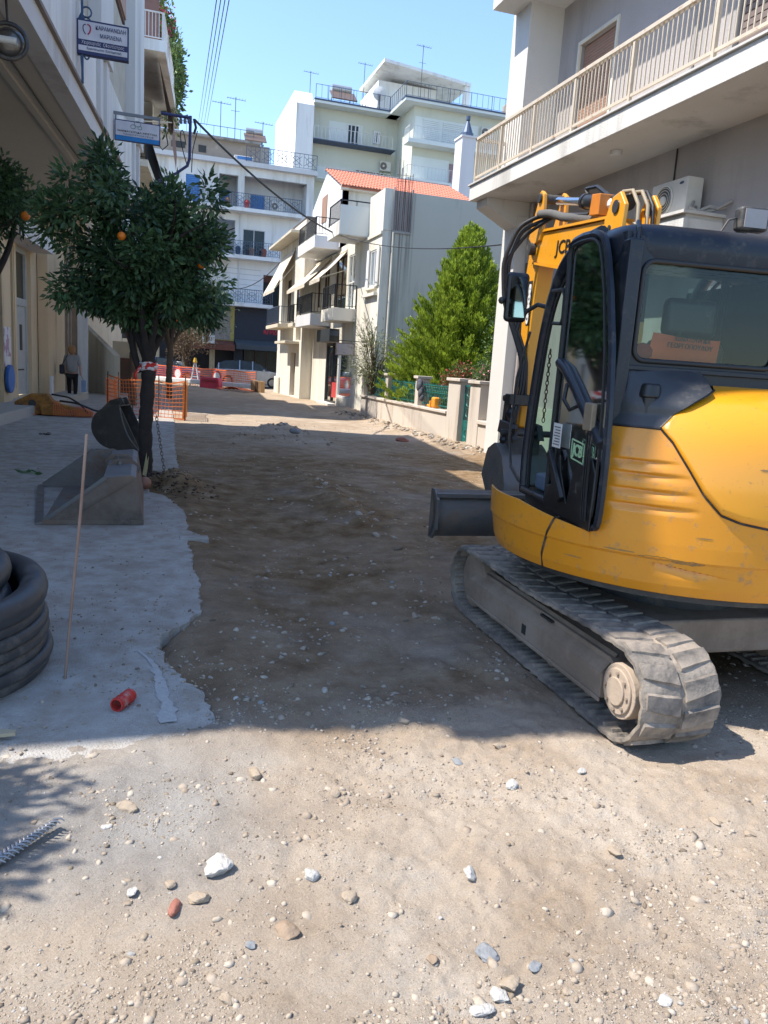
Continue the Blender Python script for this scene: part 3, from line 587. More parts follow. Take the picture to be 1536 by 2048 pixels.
MB().box(-0.6, 0.6, -0.62, 0.62, 0.26, 0.46).prism([(-0.75, -0.3, 0.2), (-0.75, 0.3, 0.2), (-0.75, 0.22, 0.42), (-0.75, -0.22, 0.42)], (1.5, 0, 0)).build('centre_frame', UCS, EX, bevel=0.02, inv=UNI)
MB().cyl((0, 0, 0.45), (0, 0, 0.66), 0.46, n=40).build('slew_ring', DST, EX)
MB().cyl((0, 0, 0.64), (0, 0, 0.705), 0.98, n=56).build('underbody_plate', DST, EX)
# --- dozer blade, raised
bl = MB(); cp = [(1.72, 0.42), (1.66, 0.50), (1.645, 0.60), (1.665, 0.70), (1.72, 0.775), (1.70, 0.785), (1.63, 0.71), (1.60, 0.60), (1.62, 0.49), (1.69, 0.405)]
bl.prism([(-0.96, y, z) for y, z in cp], (1.92, 0, 0))
blade = bl.build('dozer_blade', STEEL, EX, smooth=35, inv=UNI)
for x in (-0.96, 0.94): MB().prism([(x, y, z) for y, z in [(1.735, 0.395), (1.735, 0.79), (1.66, 0.795), (1.58, 0.72), (1.575, 0.48), (1.66, 0.395)]], (0.02, 0, 0)).build('end_plate', STEEL, blade)
MB().box(-0.95, 0.95, 1.60, 1.66, 0.735, 0.765).build('top_rib', STEEL, blade)
MB().bar((-0.35, 0.6, 0.38), (-0.38, 1.62, 0.55), 0.09, 0.14).bar((0.35, 0.6, 0.38), (0.38, 1.62, 0.55), 0.09, 0.14).build('blade_arm', DST, EX, bevel=0.01, inv=UNI)
MB().cyl((0, 0.5, 0.5), (0, 1.2, 0.58), 0.05).cyl((0, 1.2, 0.58), (0, 1.62, 0.63), 0.028).build('blade_cylinder', DST, EX, inv=UNI)
# --- house: every shell is a curved sheet r(theta, z); theta is measured from the tail towards the left side
def interp(tab, x): return float(np.interp(x, [t[0] for t in tab], [t[1] for t in tab]))
PROF = [(0.66, 1.03), (0.69, 1.065), (0.74, 1.085), (0.865, 1.105), (0.875, 1.115), (0.95, 1.12), (1.15, 1.125), (1.25, 1.122), (1.35, 1.112), (1.43, 1.095), (1.50, 1.07), (1.56, 1.035), (1.61, 0.99), (1.65, 0.94), (1.68, 0.885), (1.70, 0.83), (1.72, 0.74), (1.735, 0.6)]
_zz = np.linspace(0.64, 1.76, 450); _rr = np.interp(_zz, [t[0] for t in PROF], [t[1] for t in PROF])
for _ in range(60): _rr[(_zz > 0.95)] = np.convolve(np.pad(_rr, 2, mode='edge'), np.ones(5)/5, 'valid')[(_zz > 0.95)]
def shell_r(th, z):
    r = float(np.interp(z, _zz, _rr)); a = abs(th)
    # louvre grooves on the rear corner
    for zc, e in ((1.345, 29), (1.283, 26.5), (1.205, 25), (1.13, 23.5)):
        if a < 60:
            k = np.clip((a-e)/10, 0, 1)*np.clip((47-a)/5, 0, 1); t = (zc+0.008-z)/0.05
            if 0 <= t <= 0.25: r -= 0.019*k*math.sin(math.pi*t*2)**2
            elif 0.25 < t <= 1: r -= 0.019*k*(0.5+0.5*math.cos(math.pi*(t-0.25)/0.75))
    # long wedge pressed into the skirt
    if 12 < a < 33:
        zt = 0.845-(31-a)*0.0023; zb_ = 0.775
        if zb_ < z < zt: r -= 0.016*np.clip((a-12)/12, 0, 1)*((z-zb_)/(zt-zb_))**1.5
    return r
SEAM = [(-45, 1.10), (-20, 1.065), (0, 1.065), (7.7, 1.07), (14.5, 1.09), (19.2, 1.12), (23.6, 1.205), (27.7, 1.32), (32.3, 1.44), (36, 1.505)]
TRIM = [(-46, 1.5), (21, 1.80), (22.0, 1.70), (24, 1.68), (27.7, 1.645), (33, 1.58), (36, 1.505), (49, 1.505)]
def P_th(th, z, off=0): r = shell_r(th, z)+off; t = R_(th); return (-r*math.sin(t), -r*math.cos(t), z)
def shell(name, m, t0, t1, zf0, zf1, nt_, nz_, off=0.0, parent=EX, thick=True):
    b = MB(); T_ = np.linspace(t0, t1, nt_)
    for th in T_:
        a, c = zf0(th), zf1(th)
        for z in np.linspace(a, c, nz_): b.v.append(P_th(th, z, off))
    for i in range(nt_-1):
        for j in range(nz_-1): k = i*nz_+j; b.f.append((k, k+1, k+nz_+1, k+nz_)); b.mi.append(0)
    o = b.build(name, m, parent, smooth=50)
    s = o.modifiers.new('thick', 'SOLIDIFY'); s.thickness = 0.012; s.offset = -1
    return o
# rear corner panel and skirt
C = lambda v: (lambda th: v)
def ztop(th):
    if th < -50: return 0.95
    if th < 36: return interp(SEAM, th)-0.006
    if th < 50: return 1.502
    return 0.95+0.08*float(np.clip((th-50)/27, 0, 1))
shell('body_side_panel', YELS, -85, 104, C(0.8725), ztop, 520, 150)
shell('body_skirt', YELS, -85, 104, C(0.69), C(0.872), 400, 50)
# engine hood: bulges a little
def hood():
    b = MB(); T_ = np.linspace(-44, 35.6, 200); nz_ = 90
    for th in T_:
        a = interp(SEAM, th)+0.006; c = min(1.725, interp(TRIM, th)-0.004) if th > 21 else 1.725
        for j, z in enumerate(np.linspace(a, c, nz_)):
            e = min(1, (z-a)/0.03, max(0.0, (c-z))/0.02+0.2, (35.6-th)/2+0.1); b.v.append(P_th(th, z, 0.004+0.016*max(0, e)**0.5))
    for i in range(199):
        for j in range(nz_-1): k = i*nz_+j; b.f.append((k, k+1, k+nz_+1, k+nz_)); b.mi.append(0)
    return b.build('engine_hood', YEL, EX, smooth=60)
hd = hood()
for th0, th1, z_, w_ in ((46, 38, 0.888, 0.006), (37, 27, 0.876, 0.010), (29, 21, 0.868, 0.014), (58, 52, 0.80, 0.004), (24, 20, 1.0, 0.004), (12, 9, 1.35, 0.005)):
    b = MB(); T_ = np.linspace(th0, th1, 14)
    for i, th in enumerate(T_):
        e = w_*(0.3+0.7*math.sin(math.pi*i/13))*(0.6+0.6*random.random()); b.v += [P_th(th, z_-e, 0.0015 if z_ < 1.06 else 0.022), P_th(th, z_+e, 0.0015 if z_ < 1.06 else 0.022)]
    for i in range(13): b.f.append((2*i, 2*i+1, 2*i+3, 2*i+2)); b.mi.append(0)
    b.build('scuff_mark', mat('grey_scuff', (0.2, 0.13, 0.07), 0.85, c2=(0.4, 0.2, 0.03), sc_=40, amt=0.6), EX)
# hood top up to the cab, flat cap
b = MB(); ring = [P_th(th, 1.725, 0.012) for th in np.linspace(-44, 21, 40)]; b.add(ring+[(0, -0.30, 1.735)], [(i, i+1, 40) for i in range(39)][::1]); b.build('hood_top', YEL, hd)
pts = [P_th(th, interp(SEAM, th), 0.000) for th in np.linspace(-44, 35.9, 70)]; MB().tube(pts, 0.0065, 6).build('panel_gap', BLK, EX)
pts = [P_th(th, 1.503, 0.0) for th in np.linspace(50, 36, 14)]+[P_th(th, interp(TRIM, th), 0.004) for th in np.linspace(35.9, 22, 30)]; MB().tube(pts, 0.008, 6).build('panel_gap', BLK, EX)
pts = [P_th(th, z, 0.0) for th, z in [(59.5, 1.0), (61.2, 0.985), (62.2, 0.95), (63.5, 0.90), (65.0, 0.83), (66, 0.77), (66.5, 0.69)]]; MB().tube(pts, 0.007, 6).build('panel_gap', BLK, EX)
# dark trim between body and cab window
def trimf():
    b = MB(); T_ = np.linspace(21.5, 50.5, 60); nz_ = 30
    for th in T_:
        a = max(1.505, interp(TRIM, th) if th < 36 else 1.506)
        for j in range(nz_):
            q = j/(nz_-1); z = a+(1.795-a)*q
            r = shell_r(th, min(z, 1.56))+0.006; cp_ = np.array([-r*math.sin(R_(th)), -r*math.cos(R_(th))])
            tgt = np.array([max(-0.80, min(-0.32, cp_[0]*0.92)), -0.66]); t_ = np.clip((z-1.60)/0.19, 0, 1)**1.5*0.93
            if th > 46: t_ = t_*0.9
            p = cp_*(1-t_)+tgt*t_; b.v.append((p[0], p[1], z))
    for i in range(59):
        for j in range(nz_-1): k = i*nz_+j; b.f.append((k, k+1, k+nz_+1, k+nz_)); b.mi.append(0)
    return b.build('rear_corner_trim', TRIMM, EX, smooth=60)
trimf()
cap = MB().cyl(P_th(40.5, 1.60, 0.0)[:2]+(1.56,), P_th(40.5, 1.60, 0.0)[:2]+(1.66,), 0.042, n=20).cyl(P_th(40.5, 1.60, 0.0)[:2]+(1.645,), P_th(40.5, 1.60, 0.0)[:2]+(1.715,), 0.056, 0.044, n=20).build('fuel_cap', BLK, EX, bevel=0.012, seg=3)
MB().box(-0.79, -0.755, -0.672, -0.665, 1.70, 1.775).build('sticker', WPL, EX)
# inner bulkhead so that nobody looks into a hollow shell
MB().box(-0.78, 0.9, -0.72, 0.5, 0.71, 0.96).box(0.22, 0.95, -0.5, 0.45, 0.96, 1.5).build('chassis', DST, EX)
MB().box(0.2, 1.0, -0.45, 0.6, 0.97, 1.55).build('right_side_cover', YEL, EX, bevel=0.06, seg=4)
# --- cab
CA0, CA1 = -0.82, 0.16
outl = [(0.50, 0.97), (0.525, 1.23), (0.49, 1.56), (0.42, 1.94), (0.34, 2.18), (0.23, 2.34), (0.09, 2.43), (-0.10, 2.475), (-0.3, 2.485), (-0.56, 2.47), (-0.63, 2.40), (-0.645, 2.2), (-0.66, 1.8), (-0.66, 0.97)]
def resample(P, n):
    P = np.array(P, float); s = np.concatenate([[0], np.cumsum(np.linalg.norm(np.diff(P, axis=0), axis=1))])
    u = np.linspace(0, s[-1], n); return np.stack([np.interp(u, s, P[:, k]) for k in range(P.shape[1])], -1)
def smooth_path(P, n=60, it=3):
    Q = resample(P, n)
    for _ in range(it): Q[1:-1] = (Q[:-2]+2*Q[1:-1]+Q[2:])/4
    return Q
for a_, nm in ((CA0+0.03, 'left'), (CA1-0.03, 'right')):
    Q = smooth_path(outl[:9], 40); fr = MB().tube([(a_, y, z) for y, z in Q], 0.036, 10)
    fr.build('cab_frame', NAVY, EX, smooth=50)
    Q2 = smooth_path([(0.43, 0.99), (0.455, 1.23), (0.42, 1.56), (0.35, 1.93), (0.27, 2.14), (0.17, 2.27), (0.05, 2.345), (-0.08, 2.37)], 40)
    MB().tube([(a_-0.005 if a_ < 0 else a_+0.005, y, z) for y, z in Q2], 0.012, 6).build('door_seal', RUB, EX, smooth=50)
for q_ in ((CA0+0.005, CA0+0.06, -0.14, -0.075, 0.98, 2.44), (CA0+0.005, CA0+0.08, -0.70, -0.61, 0.98, 2.40), (CA1-0.06, CA1-0.01, -0.66, -0.58, 0.98, 2.40)): MB().box(*q_).build('cab_pillar', NAVY, EX, bevel=0.012)
MB().box(CA0, CA1, -0.66, 0.52, 0.952, 0.99).build('cab_floor', BLK, EX, bevel=0.008)
MB().tube([(CA0+0.0, -0.1, 0.985), (CA0, 0.44, 0.985), (CA0+0.05, 0.53, 0.985), (CA1-0.04, 0.53, 0.985)], 0.022, 8).build('door_sill', NAVY, EX, smooth=50)
MB().prism([(CA0+0.012, y, z) for y, z in [(-0.46, 2.44), (-0.53, 2.3), (-0.60, 2.1), (-0.66, 1.87), (-0.69, 1.5), (-0.70, 1.0), (-0.62, 1.0), (-0.60, 2.38), (-0.56, 2.44)]], (0.03, 0, 0)).prism([(CA0+0.012, y, z) for y, z in [(-0.60, 1.0), (-0.40, 1.0), (-0.40, 1.42), (-0.60, 1.5)]], (0.03, 0, 0)).box(CA0+0.013, CA0+0.04, -0.64, -0.42, 2.2, 2.44).box(CA0+0.014, CA0+0.039, -0.64, -0.52, 1.5, 2.2).build('cab_side_panel', NAVY, EX)
# roof: rounded shell, lofted
def roof():
    b = MB(); nr = 48; rings = [(2.30, -0.002, -0.664, 0.0), (2.36, -0.012, -0.675, 0.0), (2.41, -0.016, -0.678, 0.01), (2.45, -0.004, -0.662, 0.02), (2.482, 0.03, -0.62, 0.05), (2.50, 0.085, -0.55, 0.10), (2.508, 0.20, -0.40, 0.2), (2.51, 0.35, -0.25, 0.3)]
    for z, ins, yb, _ in rings:
        x0, x1 = CA0+ins, CA1-ins; y0 = yb; y1 = 0.13-max(0, ins)*0.8
        cx_, cy_ = (x0+x1)/2, (y0+y1)/2; hx, hy = (x1-x0)/2, (y1-y0)/2
        for k in range(nr):
            t = 2*math.pi*k/nr; c, s_ = math.cos(t), math.sin(t); e = 0.32
            px = cx_+hx*math.copysign(abs(c)**e, c); py = cy_+hy*math.copysign(abs(s_)**e, s_)
            b.v.append((px, py, z-0.05*np.clip((py-0.0)/0.15, 0, 1) if z > 2.37 else z+0.07*np.clip((py+0.05)/0.2, 0, 1)))
    for i in range(len(rings)-1):
        for k in range(nr): b.f.append((i*nr+k, i*nr+(k+1) % nr, (i+1)*nr+(k+1) % nr, (i+1)*nr+k)); b.mi.append(0)
    b.f.append(tuple(range((len(rings)-1)*nr, len(rings)*nr))); b.mi.append(0)
    b.f.append(tuple(range(nr))[::-1]); b.mi.append(0)
    return b.build('cab_roof', NAVY, EX, smooth=60)
roof()
MB().sphere((-0.745, -0.672, 2.40), 0.016, 8).build('roof_bolt', RUB, EX)
MB().tube([(CA0+0.045, -0.668, 1.8), (CA0+0.04, -0.675, 2.1), (CA0+0.05, -0.68, 2.3), (CA0+0.06, -0.665, 2.45), (CA0+0.09, -0.58, 2.497)], 0.012, 6).build('roof_weld_rib', NAVY, EX, smooth=50)
# rear wall with rounded window hole
def rrect(x0, x1, z0, z1, r, n=8):
    o = []
    for cx_, cz_, a0 in ((x1-r, z1-r, 0), (x0+r, z1-r, 90), (x0+r, z0+r, 180), (x1-r, z0+r, 270)):
        for i in range(n+1): a = R_(a0+90*i/n); o.append((cx_+r*math.cos(a), cz_+r*math.sin(a)))
    return o
WX0, WX1, WZ0, WZ1 = -0.715, 0.065, 1.825, 2.305
inn = rrect(WX0, WX1, WZ0, WZ1, 0.06); out = rrect(CA0+0.02, CA1-0.02, 1.50, 2.39, 0.02)
yw = -0.662; b = MB(); n = len(inn)
b.add([(x, yw, z) for x, z in out]+[(x, yw, z) for x, z in inn]+[(x, yw+0.03, z) for x, z in inn], [(i, (i+1) % n, n+(i+1) % n, n+i) for i in range(n)]+[(n+i, n+(i+1) % n, 2*n+(i+1) % n, 2*n+i) for i in range(n)])
b.build('cab_rear_wall', NAVY, EX)
MB().tube([(x, yw-0.004, z) for x, z in inn], 0.013, 8, closed=True).build('rear_window_seal', RUB, EX, smooth=50)
MB().add([(x, yw+0.012, z) for x, z in inn], [tuple(range(n))]).build('rear_window_glass', GLR, EX)
MB().box(CA0+0.02, CA1-0.02, yw-0.02, yw+0.0, 1.775, 1.80).build('window_ledge', NAVY, EX, bevel=0.005)
MB().box(CA0+0.03, CA1-0.02, -0.655, -0.60, 0.99, 1.80).build('cab_lower_back', BLK, EX)
# lettering sheet behind the rear glass
b = MB(); nx_ = 24; sh = []
for i in range(nx_+1):
    t = i/nx_; x = -0.60+0.385*t; zt = 1.972-0.012*math.sin(3.0*t)-0.018*t*t; sh += [(x+0.012*(1-t), -0.60-0.008*math.sin(9*t), zt), (x-0.01, -0.60-0.006*math.sin(7*t), 1.825)]
b.add(sh, [(2*i, 2*i+2, 2*i+3, 2*i+1) for i in range(nx_)])
orp = b.build('orange_sheet', mat('orange_sheet', (0.95, 0.16, 0.03), 0.5, c2=(0.6, 0.09, 0.025), sc_=2), EX)
put_text('ΧΩΜΑΤΟΥΡΓΙΚΑ', 0.03, (-0.375, -0.614, 1.944), (1, 0, -0.03), (0, 0, 1), DBRN, orp, width=0.20)
put_text('ΓΕΩΡΓΟΠΟΥΛΟΥ', 0.034, (-0.385, -0.614, 1.910), (1, 0, -0.03), (0, 0, 1), DBRN, orp, width=0.25)
MB().sphere((-0.63, -0.59, 1.87), 0.06, 10, sq=(1, .5, .8)).build('red_rag', mat('red_cloth', (0.35, 0.03, 0.04), 0.9), EX)
# windscreen, right side glass
Qw = smooth_path([(0.50, 1.0), (0.52, 1.23), (0.485, 1.56), (0.415, 1.94), (0.335, 2.17), (0.225, 2.33), (0.10, 2.42)], 24)
b = MB(); 
for y, z in Qw: b.v += [(CA0+0.06, y, z), (CA1-0.06, y, z)]
for i in range(23): b.f.append((2*i, 2*i+1, 2*i+3, 2*i+2)); b.mi.append(0)
b.build('windscreen', GLS, EX, smooth=50)
MB().box(CA1-0.03, CA1-0.025, -0.58, 0.40, 1.5, 2.3).build('right_window', GLS, EX)
MB().box(CA1-0.05, CA1-0.01, -0.6, 0.5, 0.98, 1.5).box(CA1-0.045, CA1-0.015, -0.05, 0.0, 1.5, 2.4).build('cab_right_side', NAVY, EX)
# seat, levers, belt, wheel of hoses seen through the door
st = MB().box(-0.58, -0.12, -0.45, -0.0, 1.28, 1.42).box(-0.56, -0.14, -0.56, -0.44, 1.40, 1.95).build('seat', BLK, EX, bevel=0.05, seg=4)
MB().box(-0.50, -0.2, -0.55, -0.47, 1.96, 2.16).build('headrest', BLK, st, bevel=0.04, seg=4)
MB().box(-0.52, -0.18, -0.42, -0.05, 0.99, 1.28).build('seat_base', BLK, EX, bevel=0.02)
MB().box(-0.72, -0.60, -0.45, 0.12, 1.40, 1.50).build('armrest_console', BLK, EX, bevel=0.03, seg=3)
MB().tube([(-0.66, 0.06, 1.5), (-0.66, 0.1, 1.6), (-0.67, 0.13, 1.66)], [0.012, 0.014, 0.02], 8).build('joystick', BLK, EX, smooth=50)
for x in (-0.42, -0.36):
    MB().tube([(x, 0.33, 0.99), (x, 0.33, 1.28), (x, 0.26, 1.42)], 0.010, 6).sphere((x, 0.26, 1.43), 0.02, 8).build('travel_lever', BLK, EX)
MB().tube([(-0.70, -0.5, 1.75), (-0.72, -0.36, 1.45), (-0.70, -0.40, 1.3), (-0.72, -0.5, 1.22)], 0.007, 6).build('seat_belt', mat('belt_grey', (0.4, 0.4, 0.4), 0.6), EX)
MB().sphere((-0.56, 0.40, 1.05), 0.055, 10, sq=(1, 1, .7)).build('plastic_bottle', mat('clear_plastic', (0.5, 0.6, 0.65), 0.2), EX)
MB().box(-0.74, -0.5, 0.28, 0.46, 0.992, 1.10).build('floor_mat_box', mat('blue_grey_plastic', (0.12, 0.16, 0.22), 0.5), EX, bevel=0.02)
# --- door: swung right back, leaf lying outside the rear half of the cab
DX = CA0-0.045
dq = smooth_path([(-0.10, 1.0), (-0.10, 2.2), (-0.085, 2.40), (-0.10, 2.455), (-0.25, 2.465), (-0.42, 2.455), (-0.51, 2.42), (-0.575, 2.32), (-0.65, 2.15), (-0.74, 1.87), (-0.79, 1.6), (-0.815, 1.3), (-0.815, 1.12), (-0.805, 1.0), (-0.77, 0.978), (-0.4, 0.978), (-0.13, 0.985), (-0.10, 1.0)], 150, 1)[:-1]
DR = MB().tube([(DX, y, z) for y, z in dq], 0.021, 6, closed=True).build('door', NAVY, EX, smooth=50)
MB().tube([(DX-0.018, y*0.9-0.035, 1.68+(z-1.68)*0.965) for y, z in dq], 0.009, 6, closed=True).build('door_rubber', RUB, DR, smooth=50)
up = [(y, z) for y, z in dq if z > 1.5]; lo = [(y, z) for y, z in dq if z <= 1.5]
MB().add([(DX-0.004, y, z) for y, z in dq], [tuple(range(len(dq)))]).build('door_glass', glassmat('door_glass', (0.01, 0.02, 0.018), tr=0.55, tint=(0.45, 0.66, 0.56)), DR)
MB().tube([(DX-0.012, -0.12, 1.80), (DX-0.02, -0.24, 1.76), (DX-0.02, -0.40, 1.66), (DX-0.02, -0.60, 1.52), (DX-0.015, -0.78, 1.40)], [0.03, 0.028, 0.026, 0.026, 0.03], 8).build('door_bar', NAVY, DR, smooth=50)
MB().tube([(DX-0.03, -0.30, 1.685), (DX-0.055, -0.34, 1.60), (DX-0.055, -0.43, 1.55), (DX-0.03, -0.5, 1.58)], 0.011, 6).build('inner_handle', BLK, DR, smooth=50)
MB().box(DX-0.05, DX-0.02, -0.70, -0.60, 1.46, 1.60).build('lock_box', mat('dusty_lock', (0.25, 0.2, 0.14), 0.7, bump=.3), DR, bevel=0.008)
MB().tube([(DX-0.03, -0.62, 1.46), (DX-0.035, -0.67, 1.38), (DX-0.03, -0.63, 1.28)], 0.006, 6).build('gas_strut', CHR, DR)
lp = [(-0.13, 0.98), (-0.13, 1.10), (-0.22, 1.12), (-0.30, 1.30), (-0.34, 1.20), (-0.45, 1.05), (-0.50, 1.22), (-0.58, 1.32), (-0.72, 1.32), (-0.775, 1.25), (-0.77, 0.96)]
MB().prism([(DX-0.03, y, z) for y, z in lp], (0.012, 0, 0)).build('door_lower_panel', BLK, DR, bevel=0.008, seg=2)
MB().bar((DX-0.045, -0.18, 1.30), (DX-0.045, -0.42, 1.06), 0.03, 0.05).build('armrest', BLK, DR, bevel=0.008)
for dy in (0, 0.03, 0.06): MB().tube([(DX-0.045, -0.665-dy, 1.45), (DX-0.045, -0.68-dy*0.8, 1.2), (DX-0.04, -0.69-dy*0.8, 1.01)], 0.006, 6).build('edge_rib', BLK, DR)
pp = MB().box(DX-0.032, DX-0.030, -0.295, -0.175, 1.33, 1.465).build('paper_notice', WPL, DR)
for k in range(7): MB().box(DX-0.0335, DX-0.0325, -0.28+0.0, -0.19-0.01*(k % 3), 1.345+k*0.016, 1.350+k*0.016).build('printed_line', DGR, pp)
jb = MB(); jx = DX-0.0335
for seg in (((-0.46, 1.40), (-0.62, 1.385)), ((-0.62, 1.385), (-0.625, 1.285)), ((-0.625, 1.285), (-0.465, 1.30)), ((-0.465, 1.30), (-0.46, 1.40))):
    jb.bar((jx, *seg[0]), (jx, *seg[1]), 0.008, 0.002, up=(1, 0, 0))
LG = mat('pale_green_print', (0.35, 0.55, 0.32), 0.5)
jbo = jb.build('logo_plate', LG, DR)
put_text('JCB', 0.085, (jx-0.002, -0.545, 1.343), (0, -1, -0.08), (0, 0, 1), LG, jbo, width=0.13, bold=0.002)
MB().tube([(CA0-0.04, 0.15, 2.215), (CA0-0.045, -0.02, 2.21), (CA0-0.045, -0.055, 2.17), (CA0-0.045, -0.06, 2.05), (CA0-0.04, -0.03, 2.02), (CA0-0.03, 0.12, 2.03)], 0.012, 6).build('grab_handle', RUB, EX, smooth=50)
MB().tube([(CA0-0.01, 0.70, 1.1), (CA0-0.02, 0.76, 1.3), (CA0-0.02, 0.72, 1.7), (CA0, 0.60, 2.0)], 0.010, 6).tube([(CA0-0.01, 0.70, 1.1), (CA0+0.02, 0.6, 1.02), (CA0+0.06, 0.53, 1.0)], 0.012, 6).build('front_grab_rail', DST, EX, smooth=50)
# mirror on its arm
mr = MB().tube([(CA0+0.02, 0.36, 2.14), (CA0-0.02, 0.45, 2.16), (CA0-0.06, 0.54, 2.12), (CA0-0.09, 0.57, 2.06), (CA0-0.10, 0.57, 2.0)], 0.014, 8).build('mirror_arm', RUB, EX, smooth=50)
MB().box(CA0-0.20, CA0-0.05, 0.54, 0.60, 2.05, 2.36).build('mirror', BLK, EX, bevel=0.03, seg=4)
MB().box(CA0-0.18, CA0-0.07, 0.537, 0.539, 2.08, 2.33).build('mirror_glass', mat('mirror_glass', (0.6, 0.65, 0.65), 0.05, 1.0), EX)
MB().sphere((CA0-0.22, 0.57, 2.18), 0.024, 8).build('mirror_knob', BLK, EX)
# roof work lamp
wl = MB().box(-0.05, 0.12, -0.37, -0.29, 2.555, 2.68).build('work_lamp', DST, EX, bevel=0.02, seg=3)
MB().box(-0.03, 0.10, -0.376, -0.371, 2.57, 2.665).build('lamp_glass', mat('lamp_glass', (0.35, 0.3, 0.28), 0.15), wl)
MB().tube([(0.0, -0.31, 2.56), (-0.01, -0.30, 2.49)], 0.03, 8).tube([(-0.05, -0.33, 2.62), (-0.11, -0.35, 2.60), (-0.14, -0.34, 2.54), (-0.10, -0.31, 2.5)], 0.006, 5).build('lamp_bracket', DST, wl)
# --- boom in world coordinates (swung a little to the left of the house)
BINV = EX.matrix_basis.inverted()
root = np.array((3.3, 4.98, 1.02)); elb = np.array((3.28, 5.05, 2.78)); nose = np.array((3.43, 6.52, 2.98))
bd = np.array((nose[0]-elb[0], nose[1]-elb[1], 0)); bd /= np.linalg.norm(bd); bs = np.array((bd[1], -bd[0], 0.))   # forward, sideways
def BP(f, z, s=0.0): q = np.array((elb[0], elb[1], 0))+bd*f+bs*s; return (q[0], q[1], z-0.085*min(1, max(0, z-1.5)))
MB().box(3.2, 3.62, 4.72, 5.08, 0.72, 1.3).build('kingpost', DST, EX, bevel=0.03, inv=BINV)
prof = [(0.02, 0.95), (0.12, 1.6), (0.14, 2.2), (0.2, 2.48), (0.36, 2.62), (1.30, 2.78), (1.50, 2.82), (1.58, 2.88), (1.56, 2.99), (1.42, 3.06), (0.62, 2.985), (0.1, 2.96), (-0.15, 2.84), (-0.24, 2.6), (-0.26, 2.1), (-0.2, 1.5), (-0.12, 0.95)]
boom = MB().prism([BP(f, z, -0.095) for f, z in prof], bs*0.19).build('boom', YEL, EX, bevel=0.012, inv=BINV)
MB().prism([BP(f, z, -0.115) for f, z in [(0.1, 2.955), (1.40, 3.055), (1.40, 3.075), (0.1, 2.975)]], bs*0.23).prism([BP(f, z, -0.115) for f, z in [(0.34, 2.595), (1.5, 2.80), (1.5, 2.82), (0.34, 2.615)]], bs*0.23).build('boom_flange', YEL, boom)
put_text('JCB', 0.15, BP(0.85, 2.86, -0.0985), tuple(-bd-np.array((0, 0, 0.09))), (0, 0, 1), BLK, boom, width=0.30, bold=0.002)
# elbow bracket plates and pins
for s in (-0.14, 0.11):
    br = MB().prism([BP(f, z, s) for f, z in [(-0.20, 2.80), (-0.22, 3.0), (-0.13, 3.10), (-0.02, 3.08), (0.07, 2.94), (0.06, 2.80)]], bs*0.035).build('cylinder_bracket', YEL, EX, bevel=0.01, inv=BINV)
    MB().cyl(BP(-0.1, 3.0, s-0.012), BP(-0.1, 3.0, s+0.047), 0.045, n=14).build('pin', DST, br)
    MB().cyl(BP(-0.03, 2.87, s-0.008), BP(-0.03, 2.87, s+0.043), 0.02, n=12).build('bolt', DST, br)
for k, s in enumerate((-0.05, 0.02, 0.06)):
    MB().tube([BP(0.16, 3.0, s), BP(0.12, 3.08, s), BP(0.0, 3.13, s), BP(-0.14, 3.11, s), BP(-0.24, 3.0, s), BP(-0.27, 2.75, s), BP(-0.28, 2.2, s)], 0.014, 7).build('hydraulic_hose', mat('hose_tan', (0.3, 0.24, 0.16), 0.6) if k < 2 else RUB, EX, smooth=60, inv=BINV)
MB().prism([BP(f, z, -0.13) for f, z in [(0.20, 3.0), (0.20, 3.15), (0.34, 3.17), (0.36, 3.02)]], bs*0.20).build('boom_lamp_guard', mat('orange_paint', (0.62, 0.2, 0.02), 0.45), EX, bevel=0.006, inv=BINV)
MB().sphere(BP(0.19, 3.08, -0.03), 0.045, 10).build('boom_lamp', WPL, EX, inv=BINV)
# dipper cylinder on top
cyl0, cyl1 = np.array(BP(0.0, 3.06)), np.array(BP(1.28, 3.31))
m1 = cyl0+(cyl1-cyl0)*0.56
dc = MB().cyl(cyl0, m1, 0.055, n=20).cyl(m1-(cyl1-cyl0)*0.02, m1+(cyl1-cyl0)*0.012, 0.062, n=20).build('dipper_cylinder', BLK, EX, smooth=50, inv=BINV)
MB().cyl(m1, cyl1, 0.032, n=16).build('cylinder_rod', CHR, dc, smooth=50)
MB().tube([m1+np.array((0, -.02, .05)), m1+np.array((0, 0.02, .10)), m1+np.array((-0.0, -0.15, 0.085)), cyl0+np.array((0, 0.2, 0.06))], 0.016, 6).build('cylinder_pipe', BLK, dc)
# dipper arm
dprof = [(1.44, 3.40), (1.36, 3.37), (1.33, 3.28), (1.34, 3.10), (1.36, 2.88), (1.42, 2.70), (1.46, 2.3), (1.50, 1.6), (1.50, 1.25), (1.56, 1.22), (1.62, 1.26), (1.66, 1.6), (1.70, 2.3), (1.70, 2.75), (1.66, 2.95), (1.56, 3.12), (1.50, 3.25), (1.50, 3.37)]
dip = MB().prism([BP(f, z, -0.075) for f, z in dprof if z < 3.12], bs*0.15).build('dipper_arm', YEL, EX, bevel=0.012, inv=BINV)
for s in (-0.12, 0.085):
    MB().prism([BP(f, z, s) for f, z in [(1.40, 3.41), (1.33, 3.37), (1.32, 3.28), (1.30, 3.08), (1.34, 2.98), (1.50, 2.96), (1.60, 3.03), (1.54, 3.16), (1.46, 3.30), (1.46, 3.38)]], bs*0.035).build('dipper_ear', YEL, dip, bevel=0.008)
MB().cyl(BP(1.39, 3.34, -0.14), BP(1.39, 3.34, 0.14), 0.04, n=14).build('pivot_pin', DST, dip); MB().cyl(BP(1.50, 2.93, -0.15), BP(1.50, 2.93, 0.15), 0.055, n=16).build('pivot_pin', DST, dip)
